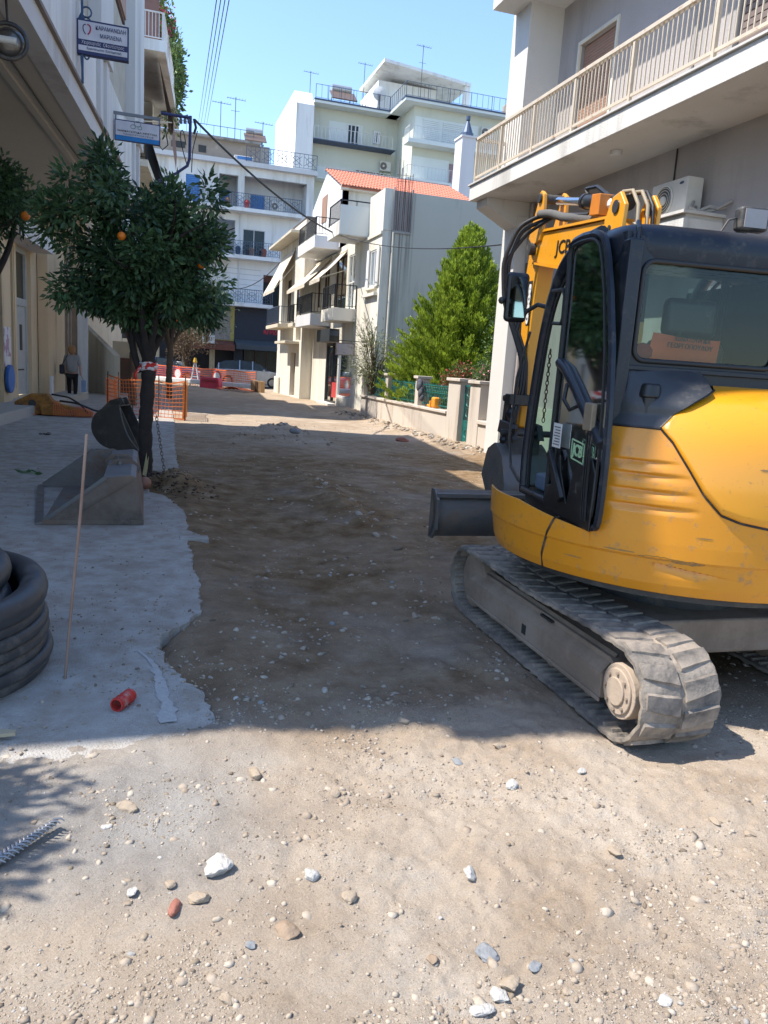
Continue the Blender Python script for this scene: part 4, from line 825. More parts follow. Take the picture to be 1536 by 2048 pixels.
bf = lambda f, z: BP(f, z, -0.077)
put_text('8080', 0.075, BP(1.555, 2.45, -0.0785), (bd[0]*0.03, bd[1]*0.03, -1), tuple(-bd), WPL, dip, width=0.36, bold=0.003)
MB().prism([BP(f, z, -0.0765) for f, z in [(1.50, 2.66), (1.60, 2.66), (1.585, 2.24), (1.50, 2.24)]], bs*-0.0012).build('number_plate', BLK, dip)
# rear face of the dipper (towards the cab): lettering strip as seen from behind
rf = 1.462
MB().prism([BP(1.452, 2.66, -0.065), BP(1.452, 2.66, 0.0), BP(1.494, 2.2, 0.0), BP(1.494, 2.2, -0.065)], tuple(-bd*0.004)).build('number_plate', BLK, dip)
put_text('8080', 0.06, BP(1.465, 2.44, -0.032), (-bd[0]*0.09, -bd[1]*0.09, 1.0), tuple(-bs), WPL, dip, width=0.36, bold=0.002)
# bucket cylinder on the dipper's front, hoses, linkage and bucket
MB().cyl(BP(1.80, 2.85), BP(1.78, 1.95), 0.05, n=16).cyl(BP(1.78, 1.95), BP(1.76, 1.45), 0.028, n=12).build('bucket_cylinder', BLK, EX, smooth=50, inv=BINV)
lk = MB()
for s in (-0.12, 0.10): lk.bar(BP(1.76, 1.5, s), BP(1.56, 1.18, s), 0.03, 0.08).bar(BP(1.76, 1.5, s), BP(1.80, 1.1, s), 0.03, 0.08)
lk.cyl(BP(1.76, 1.5, -0.16), BP(1.76, 1.5, 0.16), 0.03).cyl(BP(1.56, 1.22, -0.17), BP(1.56, 1.22, 0.17), 0.035).build('bucket_linkage', BLK, EX, bevel=0.006, inv=BINV)
qh = MB().box(-0.14, 0.14, -0.14, 0.2, 0, 0.22).prism([(-0.16, -0.2, 0.2), (-0.16, 0.24, 0.24), (-0.16, 0.2, 0.36), (-0.16, -0.12, 0.34)], (0.06, 0, 0)).prism([(0.10, -0.2, 0.2), (0.10, 0.24, 0.24), (0.10, 0.2, 0.36), (0.10, -0.12, 0.34)], (0.06, 0, 0))
qh.cyl((-0.25, -0.12, 0.26), (0.25, -0.12, 0.26), 0.03).cyl((-0.22, 0.16, 0.1), (0.22, 0.16, 0.1), 0.025)
for v in range(len(qh.v)): x, y, z = qh.v[v]; q = BP(1.62+y, 0.93+z, x); qh.v[v] = q
qh.build('quick_hitch', DST, EX, bevel=0.008, inv=BINV)
def bucket(name_parts, W, prof_in, T, mo, mi_, parent, fn, inv=None, teeth=0):
    """prof_in: open outline (f, z) from lip to mouth edge; W width."""
    b = MB(); P = resample(prof_in, 26); n = len(P); C0 = P.mean(0)
    d = np.gradient(P, axis=0); nn = np.stack([-d[:, 1], d[:, 0]], -1); nn /= np.linalg.norm(nn, axis=1)[:, None]
    if ((P-C0)*nn).sum() < 0: nn = -nn
    O = P+nn*T; vs = []
    for x in (-W/2, W/2):
        vs += [fn(x, p[0], p[1]) for p in O]+[fn(x, p[0], p[1]) for p in P]
    f = []
    for i in range(n-1): f += [(i, i+1, 2*n+i+1, 2*n+i), (n+i+1, n+i, 3*n+i, 3*n+i+1)]
    f += [(0, 2*n, 3*n, n), (n-1, 2*n-1, 4*n-1, 3*n-1)]
    b.add(vs, f)
    sh_ = b.build('bucket_shell', mo, parent, smooth=40, inv=inv)
    for sx in (-1, 1):
        x = sx*W/2; s_ = MB(); pl = [fn(x, p[0], p[1]) for p in O]; pl2 = [fn(x+sx*T, p[0], p[1]) for p in O]
        m_ = len(pl); s_.add(pl+pl2, [tuple(range(m_)), tuple(range(2*m_-1, m_-1, -1))]+[(i, (i+1) % m_, m_+(i+1) % m_, m_+i) for i in range(m_)])
        s_.build('side_plate', mo, parent, inv=inv)
    return sh_
bk = bucket('b', 0.44, [(1.96, 0.72), (1.86, 0.98), (1.66, 1.06), (1.46, 0.96), (1.33, 0.72), (1.30, 0.45), (1.42, 0.22)], 0.02, STEEL, BKG, EX, lambda x, f, z: BP(f, z, x), inv=BINV)
for k, (dx, dz, r) in enumerate(((0, 0, 0.019), (0.05, -0.03, 0.017), (0.02, -0.07, 0.015))):
    MB().tube(smooth_path([BP(0.5, 3.06, -0.06+dx), BP(1.0, 3.12-dz*0.3, -0.10), BP(1.32, 3.18+dz, -0.15+dx), BP(1.45, 3.10+dz, -0.28-dz), BP(1.52, 2.80, -0.37+dx), BP(1.52, 2.45, -0.33+dx), BP(1.48, 2.15, -0.22+dx), BP(1.46, 1.9, -0.13+dx), BP(1.45, 1.5, -0.11+dx)], 60), r, 8).build('hydraulic_hose', RUB, EX, smooth=60, inv=BINV)
MB().tube(smooth_path([BP(0.45, 3.02, -0.04), BP(0.9, 3.10, -0.10), BP(1.12, 3.17, -0.12), BP(1.3, 3.19, -0.15)], 20), 0.035, 10).build('hose_sleeve', mat('woven_sleeve', (0.12, 0.115, 0.11), 0.9, bump=.5, bsc=150), EX, smooth=60, inv=BINV)
for k in range(3): MB().tube(smooth_path([BP(1.45, 1.9, -0.13+0.02*k), BP(1.43, 1.6, -0.16+0.03*k), BP(1.40, 1.3, -0.2+0.02*k), BP(1.48, 1.1, -0.14)], 20), 0.013, 6).build('hydraulic_hose', RUB, EX, smooth=60, inv=BINV)
MB().box(-0.12, 0.12, -0.05, 0.06, 0, 0.1, 0).build('valve_block', BLK, EX, bevel=0.01, inv=BINV @ Matrix.Translation(BP(1.45, 1.45, -0.12)))
MB().sphere(BP(1.42, 1.38, -0.2), 0.05, 8).sphere(BP(1.40, 1.24, -0.17), 0.05, 8).sphere(BP(1.5, 1.12, -0.22), 0.04, 8).build('hose_coupling', BLK, EX, inv=BINV)
# chain hanging on the dipper
ch = MB()
for i in range(16):
    z = 2.0-i*0.045; c = np.array(BP(1.5, z, 0.16)); d1 = bs if i % 2 else bd
    ch.tube([c+d1*0.014*math.cos(t)+np.array((0, 0, 0.026*math.sin(t))) for t in np.linspace(0, 2*math.pi, 9)[:-1]], 0.005, 5, closed=True)
ch.build('chain', RUST, EX, inv=BINV)
# ================================================================ GARDEN WALL, GATE AND PLANTS (right)
GWM = mat('garden_wall_render', (0.58, 0.51, 0.43), 0.92, c2=(0.5, 0.44, 0.37), sc_=1.6, amt=1, bump=0.35, bsc=50, dirt=(0.36, 0.29, 0.23), dsc=1.6, damt=0.3, streak=True)
GX = 7.2
GW = thing('garden_wall', 'low rendered garden wall with square piers and green iron panels below the conifer', 'garden wall', (GX, 21, 0))
b = MB(); ys_ = [26.0, 23.3, 20.35, 18.0]
b.box(GX, GX+0.28, 18.0, 26.1, -0.15, 0.70); b.build('low_wall', GWM, GW, bevel=0.01)
MB().box(GX-0.05, GX+0.36, 18.0, 26.12, 0.703, 0.77).build('wall_coping', GWM, GW, bevel=0.01)
def pier(x, y0, y1, zt=1.5, nm='pier'):
    p = MB().box(x+0.003, x+0.34, y0, y1, -0.15, zt).build(nm, GWM, GW, bevel=0.01)
    MB().box(x-0.05, x+0.39, y0-0.05, y1+0.05, zt+0.002, zt+0.075).build('pier_cap', GWM, p, bevel=0.01)
for y in (25.85, 23.1, 20.25): pier(GX, y, y+0.27)
pier(GX-0.02, 17.22, 17.98, 1.52); pier(GX-0.02, 16.05, 16.62, 1.50)
MB().box(GX, GX+0.28, 15.28, 16.05, -0.15, 0.62).build('low_wall', GWM, GW, bevel=0.008)
MB().box(GX-0.05, GX+0.33, 15.28, 16.05, 0.622, 0.70).build('wall_coping', GWM, GW, bevel=0.008)
MB().box(GX+0.2, GX+0.36, 15.28, 15.5, 0.7, 1.5).build('pier', GWM, GW)
def iron_panel(y0, y1, z0, z1, nm='iron_panel'):
    pan = MB().box(GX+0.12, GX+0.15, y0, y1, z1-0.04, z1-0.01).box(GX+0.12, GX+0.15, y0, y1, z0+0.06, z0+0.09).box(GX+0.12, GX+0.15, y0, y1, z1-0.22, z1-0.195).build(nm, TEAL, GW)
    n = int((y1-y0)/0.125)
    for i in range(n+1):
        y = y0+0.02+(y1-y0-0.04)*i/n; MB().box(GX+0.13, GX+0.145, y-0.008, y+0.008, z0+0.02, z1+0.03).build('iron_bar', TEAL, pan)
    s = MB()
    for i in range(n):
        y = y0+0.02+(y1-y0-0.04)*(i+0.5)/n
        s.tube([(GX+0.137, y+0.045*math.cos(t), (z0+z1)/2+0.02+0.055*math.sin(t)) for t in np.linspace(0, 2*math.pi, 9)[:-1]], 0.006, 4, closed=True)
        s.tube([(GX+0.137, y+0.03*math.cos(t), z1-0.118+0.05*math.sin(t)) for t in np.linspace(0, 2*math.pi, 9)[:-1]], 0.006, 4, closed=True)
    s.build('scroll', TEAL, pan)
for y0, y1 in ((23.42, 25.8), (20.57, 23.05), (18.02, 20.2)): iron_panel(y0, y1, 0.78, 1.38)
gt = thing('garden_gate', 'narrow teal iron garden gate with solid lower panel between two piers', 'gate', (GX+0.1, 16.9, 0))
MB().box(GX+0.10, GX+0.13, 16.64, 16.68, 0.0, 1.45).box(GX+0.10, GX+0.13, 17.16, 17.20, 0.0, 1.45).box(GX+0.10, GX+0.13, 16.68, 17.16, 1.41, 1.45).box(GX+0.10, GX+0.13, 16.68, 17.16, 0.58, 0.62).build('gate_frame', TEAL, gt)
MB().box(GX+0.105, GX+0.12, 16.68, 17.16, 0.02, 0.58).build('gate_panel', TEAL, gt)
for i in range(4): MB().box(GX+0.108, GX+0.12, 16.76+i*0.105, 16.775+i*0.105, 0.62, 1.41).build('gate_bar', TEAL, gt)
s = MB()
for z in (0.3, 0.8, 1.05, 1.28): s.tube([(GX+0.10, 16.92+0.14*math.cos(t), z+0.1*math.sin(t)) for t in np.linspace(0, 2*math.pi, 13)[:-1]], 0.008, 4, closed=True)
s.build('scroll', TEAL, gt)
# jacket hung over the pier, orange bag and tools on the coping
jk = MB()
for k in range(5): jk.sphere((GX-0.02-0.03*(k % 2), 20.10-0.06*k, 1.36-0.09*k+0.02*(k % 2)), 0.15-0.012*k, 10, sq=(0.55, 1.0, 1.0))
jk = jk.build('jacket', mat('dark_grey_cloth', (0.07, 0.075, 0.09), 0.95, bump=1, bsc=14), None, smooth=70)
tag(jk, 'dark grey jacket thrown over a pier of the garden wall', 'jacket')
bgm = mat('orange_yellow_bag', (0.8, 0.3, 0.02), 0.6)
bgo = MB().box(GX+0.0, GX+0.2, 18.95, 19.2, 0.78, 1.06).build('tool_bag', bgm, None, bevel=0.05, seg=3); tag(bgo, 'bright orange and yellow tool bag standing on the garden wall coping', 'bag')
MB().tube([(GX+0.1, 19.0, 1.05), (GX+0.1, 19.03, 1.12), (GX+0.1, 19.12, 1.12), (GX+0.1, 19.15, 1.05)], 0.01, 5).build('bag_handle', BLK, bgo)
dro = MB().cyl((GX+0.05, 19.3, 0.80), (GX+0.05, 19.55, 0.82), 0.03).box(GX+0.02, GX+0.08, 19.28, 19.36, 0.772, 0.95).build('power_drill', bgm, None, bevel=0.008); tag(dro, 'small yellow power tool lying beside the orange bag on the wall', 'power tool')

# ---- foliage helper: many small leaf faces with a per-face tint
def leaves(name, centers, dirs, L_, W_, m, parent, fold=0.25, jitter=0.4, tint=None):
    n = len(centers); c = np.asarray(centers, float); d = np.asarray(dirs, float); d = d/(np.linalg.norm(d, axis=1)[:, None]+1e-9)
    r = rng.normal(size=(n, 3)); s = np.cross(d, r); s /= (np.linalg.norm(s, axis=1)[:, None]+1e-9); nn = np.cross(s, d)
    L = (L_*(1+jitter*(rng.rand(n)-0.5)))[:, None]; W = (W_*(1+jitter*(rng.rand(n)-0.5)))[:, None]
    v = np.stack([c, c+d*L*0.5+s*W*0.5+nn*W*fold, c+d*L, c+d*L*0.5-s*W*0.5+nn*W*fold, c+d*L*0.45], 1).reshape(-1, 3)
    i = np.arange(n)*5
    f = np.stack([i, i+1, i+4, i+1, i+2, i+4, i+2, i+3, i+4, i+3, i, i+4], 1).reshape(-1, 3).astype('i4')
    me = bpy.data.meshes.new(name); me.vertices.add(len(v)); me.vertices.foreach_set('co', v.astype('f4').ravel())
    me.loops.add(f.size); me.polygons.add(len(f)); me.loops.foreach_set('vertex_index', f.ravel()); me.polygons.foreach_set('loop_start', np.arange(0, f.size, 3, dtype='i4'))
    me.update(calc_edges=True)
    t = rng.rand(n) if tint is None else np.clip(np.asarray(tint), 0, 1); at = me.attributes.new('tint', 'FLOAT', 'POINT'); at.data.foreach_set('value', np.repeat(t, 5).astype('f4'))
    return link(name, me, m, parent, kind='stuff')
CONM = leafmat('conifer_green', (0.36, 0.46, 0.05), (0.11, 0.19, 0.02), 0.35)
def conifer():
    t = thing('conifer_tree', 'bright yellow-green cypress-like conifer rising behind the garden wall', 'tree', (9.15, 22.5, 0.1))
    MB().tube([(9.15, 22.5, 0.0), (9.2, 22.5, 2.5), (9.35, 22.5, 5.4)], [0.12, 0.08, 0.02], 8).build('trunk', BARK2, t)
    C_, D_, T_ = [], [], []; br = MB()
    H0, H1 = 0.5, 5.6
    for k in range(1050):
        h = H0+(H1-H0)*(rng.rand()**1.15); q = (h-H0)/(H1-H0); az = rng.rand()*2*math.pi
        Rm = (2.55*(1-q)**0.85+0.13)*(0.6+0.48*rng.rand())*(1-0.2*max(0, (0.12-q)/0.12))
        ax = 9.15+0.22*q
        Rin = Rm*rng.uniform(0.35, 0.8); tip = np.array((ax+Rm*math.cos(az), 22.5+Rm*math.sin(az)*0.95, h+0.32+0.25*rng.rand()))
        base = np.array((ax+Rin*0.8*math.cos(az), 22.5+Rin*0.8*math.sin(az), h-0.25)); 
        axis = tip-base; Ls = np.linalg.norm(axis); axis /= Ls
        tb = 0.35+0.45*rng.rand()
        # a plume: flat-ish spray along the axis
        m = int(62*Ls+40); u = rng.rand(m)**0.8; wd = 0.20*(1-u**1.5)+0.015
        side = np.cross(axis, (0, 0, 1.)); side /= np.linalg.norm(side)+1e-9; up_ = np.cross(side, axis)
        aa = rng.rand(m)*2*math.pi; rr = wd*np.sqrt(rng.rand(m))
        p = base+axis*(u*Ls)[:, None]+side*(rr*np.cos(aa))[:, None]+up_*(rr*np.sin(aa)*0.6)[:, None]
        dd = axis[None, :]*0.75+np.array((0, 0, 0.75))+side*(np.cos(aa)*0.7)[:, None]+up_*(np.sin(aa)*0.35)[:, None]+rng.normal(0, 0.15, (m, 3))
        C_.append(p); D_.append(dd); T_.append(np.clip(tb+0.5*(u-0.5)+rng.normal(0, 0.1, m), 0, 1))
        if k % 8 == 0: br.tube([(ax, 22.5, h-0.4), tuple(base), tuple(tip-axis*0.2)], [0.03, 0.02, 0.006], 5)
    br.build('branches', BARK2, t)
    leaves('crown', np.concatenate(C_), np.concatenate(D_), 0.13, 0.045, CONM, t, tint=np.concatenate(T_))
conifer()
def bush(name, label, cat, c, r, n, L_, W_, m, droop=0.0, clumps=24, group=None, stems=6, flowers=None, hollow=0.55, trunk=BARK2):
    t = thing(name, label, cat, (c[0], c[1], c[2]-r[2]), group)
    K = rng.normal(size=(clumps, 3)); K /= np.linalg.norm(K, axis=1)[:, None]; K *= (hollow+(1-hollow)*rng.rand(clumps))[:, None]*0.85
    P_ = np.array(c)+K*np.array(r); sel = rng.randint(0, clumps, n)
    off = rng.normal(size=(n, 3))*np.array(r)*0.18
    p = P_[sel]+off; d = (p-np.array(c))/np.array(r)+rng.normal(0, 0.6, (n, 3)); d[:, 2] += 0.3-droop
    tint = 0.5+0.2*rng.rand(clumps)[sel]+rng.normal(0, 0.2, n)
    leaves('foliage', p, d, L_, W_, m, t, tint=tint)
    b = MB()
    for k in range(min(stems, clumps)): e = P_[k]; b.tube([(c[0]+0.1*K[k][0], c[1], c[2]-r[2]), ((c[0]+e[0])/2, (c[1]+e[1])/2, (c[2]-r[2]*0.5+e[2])/2), tuple(e)], [0.03, 0.02, 0.008], 5)
    b.build('stems', trunk, t)
    if flowers:
        m2, nf, sz = flowers; q = P_[rng.randint(0, clumps, nf)]+rng.normal(size=(nf, 3))*np.array(r)*0.2
        leaves('flowers', q, rng.normal(size=(nf, 3)), sz, sz, m2, t)
    return t
GRN1 = leafmat('mid_green_leaf', (0.12, 0.2, 0.05), (0.035, 0.075, 0.02), 0.3)
OLV = leafmat('olive_leaf', (0.26, 0.28, 0.12), (0.1, 0.12, 0.05), 0.25)
PNK = leafmat('pink_flower', (0.65, 0.15, 0.16), (0.45, 0.06, 0.06), 0.3); REDF = leafmat('red_young_leaf', (0.4, 0.09, 0.05), (0.25, 0.05, 0.03), 0.3)
MAG = leafmat('magenta_flower', (0.6, 0.03, 0.15), (0.4, 0.02, 0.12), 0.3)
bush('laurel_shrub', 'dense mid-green shrub filling the gap between the conifer and the grey building', 'shrub', (10.2, 20.0, 2.3), (1.15, 1.3, 2.2), 9000, 0.09, 0.04, GRN1, clumps=60)
bush('laurel_shrub', 'dark leafy shrub low at the foot of the conifer behind the last iron panel', 'shrub', (8.6, 18.9, 1.3), (0.9, 1.1, 0.75), 5000, 0.08, 0.04, GRN1, clumps=40)
bush('red_tipped_shrub', 'small shrub with reddish-pink young leaves above the garden wall', 'shrub', (7.85, 18.9, 1.55), (0.4, 0.95, 0.42), 1500, 0.07, 0.035, GRN1, clumps=22, flowers=(REDF, 700, 0.07))
bush('rose_bush', 'rose bush with a few pale pink blooms beside the gate pier', 'shrub', (7.85, 17.1, 1.65), (0.35, 0.55, 0.45), 900, 0.06, 0.035, GRN1, clumps=16, flowers=(leafmat('pale_pink_rose', (0.75, 0.35, 0.33), (0.6, 0.25, 0.25), .3), 60, 0.06))
bush('hedge_plant', 'dark green climber on the iron panels next to the cream house', 'shrub', (7.75, 24.6, 1.2), (0.4, 1.2, 0.6), 2600, 0.06, 0.03, GRN1, clumps=30)
ol = bush('oleander', 'sparse olive-grey oleander leaning over the wall in front of the shop sign', 'shrub', (7.25, 25.0, 2.0), (1.0, 0.9, 1.15), 1900, 0.17, 0.024, OLV, droop=0.1, clumps=46, stems=26, hollow=0.3)
b = MB(); C_ = []; D_ = []
for k in range(12):
    a = rng.uniform(-1, 1); tip = np.array((6.75+0.35*a, 24.6+0.4*rng.randn(), 3.1+0.6*rng.rand()-0.5*abs(a))); base = np.array((7.3, 25.0, 1.3))
    mid = (tip+base)/2+np.array((0, 0, 0.25)); b.tube([base, mid, tip], [0.012, 0.008, 0.003], 4)
    for j in range(16): u = 0.4+0.6*rng.rand(); C_.append(mid+(tip-mid)*(u*2-1 if u > .5 else 0)); D_.append((tip-base)/2+rng.normal(0, 0.6, 3))
b.build('stems', BARK2, ol); leaves('foliage', C_, D_, 0.16, 0.022, OLV, ol)

# ================================================================ CREAM HOUSE WITH BALCONIES (right, beyond the garden)
HX = 7.7; H = thing('balcony_house', 'cream three-storey house with beige awnings, balconies and a plain grey-green side wall', 'house', (9, 30, 0))
fh = lambda u, d, z: (HX+d, u, z)
b = MB()
holes = [(26.85, 27.75, 4.55, 5.8), (29.6, 31.9, 0.42, 2.5), (31.95, 34.2, 0.0, 2.65), (29.9, 30.9, 3.9, 6.0), (31.2, 33.0, 3.9, 6.1), (34.2, 35.2, 3.9, 6.0), (35.9, 36.6, 4.3, 5.7)]
wall_with_holes(b, 26.42, 37.2, -0.2, 6.35, HX, HX+0.3, holes)
b.build('street_wall', CREAMW, H)
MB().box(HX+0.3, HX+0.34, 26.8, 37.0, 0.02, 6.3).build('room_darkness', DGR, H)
def stained():
    m = SIDEW.copy(); m.name = 'stained_side_render'; n = m.node_tree.nodes; l = m.node_tree.links; b_ = n['Principled BSDF']
    tc = n.new('ShaderNodeTexCoord'); sp = n.new('ShaderNodeSeparateXYZ'); l.new(tc.outputs['Object'], sp.inputs[0])
    mp = n.new('ShaderNodeMapping'); mp.inputs['Scale'].default_value = (5.5, 1, 0.10); l.new(tc.outputs['Object'], mp.inputs[0])
    nz = n.new('ShaderNodeTexNoise'); nz.inputs['Scale'].default_value = 2.2; nz.inputs['Detail'].default_value = 4; l.new(mp.outputs[0], nz.inputs['Vector'])
    r = n.new('ShaderNodeValToRGB'); r.color_ramp.elements[0].position = 0.46; r.color_ramp.elements[1].position = 0.62; l.new(nz.outputs[0], r.inputs[0])
    mx = n.new('ShaderNodeMapRange'); mx.inputs[1].default_value = HX+1.25; mx.inputs[2].default_value = HX+0.85; l.new(sp.outputs[0], mx.inputs[0])
    mz = n.new('ShaderNodeMapRange'); mz.inputs[1].default_value = 2.2; mz.inputs[2].default_value = 6.0; l.new(sp.outputs[2], mz.inputs[0])
    a = n.new('ShaderNodeMath'); a.operation = 'MULTIPLY'; l.new(mx.outputs[0], a.inputs[0]); l.new(mz.outputs[0], a.inputs[1])
    c = n.new('ShaderNodeMath'); c.operation = 'MULTIPLY'; l.new(a.outputs[0], c.inputs[0]); l.new(r.outputs[0], c.inputs[1])
    k = n.new('ShaderNodeMix'); k.data_type = 'RGBA'; l.new(c.outputs[0], k.inputs[0]); l.new(b_.inputs['Base Color'].links[0].from_socket, k.inputs[6]); k.inputs[7].default_value = (0.22, 0.20, 0.165, 1); l.new(k.outputs[2], b_.inputs['Base Color'])
    return m
MB().box(HX+0.3, 18, 26.4, 26.7, -0.2, 7.66).build('side_wall', stained(), H)
MB().box(HX, HX+0.298, 26.4, 28.2, 6.352, 7.70).box(HX, HX+0.3, 28.2, 33, 6.352, 6.5).build('corner_parapet', CREAMW, H)
MB().box(HX+0.34, 18, 26.72, 37.1, 6.35, 6.5).build('roof_slab', CONC, H)
# unfinished column notch with rebar
nt_ = MB().box(HX+0.32, HX+0.98, 26.36, 26.398, 6.28, 6.36).box(HX+0.30, HX+0.34, 26.34, 26.398, 6.36, 7.75).box(HX+0.96, HX+1.0, 26.34, 26.398, 6.36, 7.75).build('column_starter', CONC, H)
MB().box(HX+0.345, HX+0.955, 26.385, 26.398, 6.36, 7.66).build('bare_concrete_patch', mat('pale_concrete_streaked', (0.5, 0.48, 0.45), 0.95, c2=(0.2, 0.18, 0.16), sc_=7, amt=0.9, streak=True), H)
for i in range(9):
    x = HX+0.38+i*0.066; zt = 8.3+random.uniform(-0.35, 0.45)
    MB().tube([(x, 26.36, 6.37), (x+random.uniform(-.01, .01), 26.355, 7.4), (x+random.uniform(-.04, .04), 26.36, zt)], 0.011, 5).build('rebar', RUST if i % 3 else RUSTL, H)
for z in (7.95, 8.15): MB().bar((HX+0.36, 26.36, z), (HX+0.95, 26.36, z+0.03), 0.01, 0.01).build('rebar_tie', RUST, H)
MB().cyl((HX+0.36, 26.35, 0.5), (HX+0.36, 26.35, 6.3), 0.035, n=8).build('drainpipe', CREAMW, H)
# windows of the street side
window(H, fh, 26.85, 27.75, 4.55, 5.8, 0.1, WHT, GLD, 1, curtain=mat('white_curtain', (0.6, 0.62, 0.65), 0.9))
MB(fh).box(27.78, 28.1, -0.06, -0.02, 4.52, 5.84).build('shutter_leaf', WHT, H)
MB(fh).box(26.5, 26.82, -0.06, -0.02, 4.52, 5.84).build('shutter_leaf', WHT, H)
MB(fh).box(26.7, 27.95, -0.10, -0.003, 4.44, 4.50).box(26.6, 28.2, -0.14, -0.003, 4.20, 4.30).box(26.4, 28.3, -0.06, -0.003, 6.22, 6.32).build('string_course', CREAMW, H)
window(H, fh, 29.6, 31.9, 0.42, 2.5, 0.12, WHT, GLC, 0, curtain=mat('shop_display', (0.3, 0.34, 0.32), 0.8), fw=0.07)
MB(fh).box(29.75, 31.6, 0.16, 0.2, 0.55, 1.15).build('display_panel', mat('pale_mint_panel', (0.45, 0.62, 0.56), 0.6), H)
sd = window(H, fh, 31.95, 34.2, 0.12, 2.6, 0.16, BLK, GLD, 1, fw=0.07)
MB(fh).box(32.1, 33.0, 0.045, 0.085, 0.35, 0.98).build('red_poster', mat('red_poster', (0.5, 0.05, 0.05), 0.5), sd)
MB(fh).box(31.9, 34.3, -0.35, 0.3, -0.1, 0.11).build('shop_step', MARB, H, bevel=0.01)
cb = MB().box(HX-0.42, HX-0.003, 31.9, 34.4, 2.68, 3.2).build('shop_fascia', mat('shop_fascia_dark', (0.03, 0.035, 0.04), 0.5), H, bevel=0.01)
MB().box(HX-0.40, HX-0.04, 31.888, 31.898, 2.92, 3.12).build('fascia_strip', BRAIL, cb)
window(H, fh, 29.9, 30.9, 3.9, 6.0, 0.1, WHT, GLD, 1, curtain=mat('white_curtain', (0.6, 0.62, 0.65), 0.9), rows=2)
window(H, fh, 31.2, 33.0, 3.9, 6.1, 0.1, DBRN, GLD, 1)
window(H, fh, 34.2, 35.2, 3.9, 6.0, 0.1, DBRN, GLD, 1); window(H, fh, 35.9, 36.6, 4.3, 5.7, 0.1, DBRN, GLD, 0)
# middle balconies
def balcony(P, x0, x1, y0, y1, z0, z1, m_f, m_r, hrail=0.85, nm='balcony', solid_end=False, step=0.12):
    sl_ = MB().box(x0, x1, y0, y1, z0, z1).build(nm, m_f, P, bevel=0.01)
    zt = z1+0.003
    if not solid_end: railing(sl_, (x0+0.05, y0+0.05, zt), (x1-0.02, y0+0.05, zt), hrail, step, m_r, individual=False, r=0.008)
    railing(sl_, (x0+0.05, y0+0.05, zt), (x0+0.05, y1-0.05, zt), hrail, step, m_r, individual=False, r=0.008)
    return sl_
bm_ = balcony(H, 6.8, HX-0.003, 29.35, 31.5, 3.4, 3.87, CREAMW, DRAIL)
bm_ = balcony(H, 6.8, HX-0.003, 33.7, 37.2, 3.36, 3.86, GWHT, DRAIL)
# top balconies: white fascia, near one with a solid frosted end
b3 = balcony(H, 6.6, HX-0.003, 28.25, 30.1, 6.33, 6.80, WHT, DRAIL, 0.74, solid_end=True)
MB().box(6.62, HX-0.01, 28.225, 28.245, 6.36, 7.36).build('solid_end_panel', PWH, b3)
MB().box(6.6, HX, 28.22, 28.25, 7.5, 7.54).box(6.6, 6.63, 28.22, 28.25, 7.36, 7.5).box(7.2, 7.22, 28.22, 28.25, 7.36, 7.5).build('end_rail', DRAIL, b3)
b4 = balcony(H, 6.6, HX-0.003, 32.5, 36.2, 6.42, 6.90, WHT, DRAIL, 0.72)
# awnings
def awning(P, y0, y1, xt, zt, xb, zb, m, nm='awning'):
    n = 9; b = MB()
    for i in range(n+1):
        t = i/n; sag = -0.05*math.sin(math.pi*t)
        for y in (y0, y1): b.v.append((xt+(xb-xt)*t, y, zt+(zb-zt)*t+sag))
    for i in range(n): b.f.append((2*i, 2*i+1, 2*i+3, 2*i+2)); b.mi.append(0)
    b.box(xb-0.012, xb, y0, y1, zb-0.16, zb)
    o = b.build(nm, m, P)
    MB().bar((xt, y0+0.02, zt-0.75), (xb, y0+0.02, zb-0.02), 0.025, 0.025).bar((xt, y1-0.02, zt-0.75), (xb, y1-0.02, zb-0.02), 0.025, 0.025).cyl((xt, y0, zt), (xt, y1, zt), 0.05, n=8).build('awning_arm', CREAM, o)
    return o
awning(H, 31.25, 33.3, HX, 6.25, 6.62, 5.12, AWN); awning(H, 34.0, 38.4, HX, 6.30, 6.55, 5.1, AWN)
# upper storey with the red tiled roof, set back
U = thing('tiled_roof_house', 'cream upper storey under a pitched red-orange tiled roof above the balcony house', 'house', (10, 34, 6.5))
MB().box(7.62, 13.2, 32.3, 32.55, 6.5, 8.86).build('front_wall', CREAMW, U)
MB().prism([(7.6, 32.3, 6.5), (7.6, 38.2, 6.5), (7.6, 38.2, 8.85), (7.6, 35.3, 10.02), (7.6, 32.3, 8.85)], (0.28, 0, 0)).build('gable_wall', WHT, U)
fg = lambda u, d, z: (7.6+d, u, z)
MB(fg).box(35.0, 36.0, -0.03, 0.0-0.003, 7.95, 9.05).build('gable_window', BROWN, U)
MB().box(7.5, 13.3, 32.1, 32.3, 8.72, 8.80).cyl((7.5, 32.15, 8.84), (13.3, 32.15, 8.84), 0.06, n=8).build('gutter', CREAMW, U)
rt = MB(); nx_ = 46; x0, x1 = 7.5, 13.35; y0, z0_, y1, z1_ = 32.0, 8.82, 35.35, 10.12
prof_t = [(-0.5, 0), (-0.3, 0.045), (0, 0.07), (0.3, 0.045), (0.5, 0)]; dxt = (x1-x0)/nx_; rows_ = 8
for i in range(nx_):
    cx_ = x0+dxt*(i+0.5)
    for j in range(rows_):
        t0, t1 = j/rows_, (j+1)/rows_+0.02; vs = []
        for t, e in ((t0, 0.035), (t1, 0.0)):
            for px, pz in prof_t: vs.append((cx_+px*dxt, y0+(y1-y0)*t, z0_+(z1_-z0_)*t+pz+e))
        rt.add(vs, [(k, k+1, k+6, k+5) for k in range(4)]+[(0, 4, 3, 2, 1)])
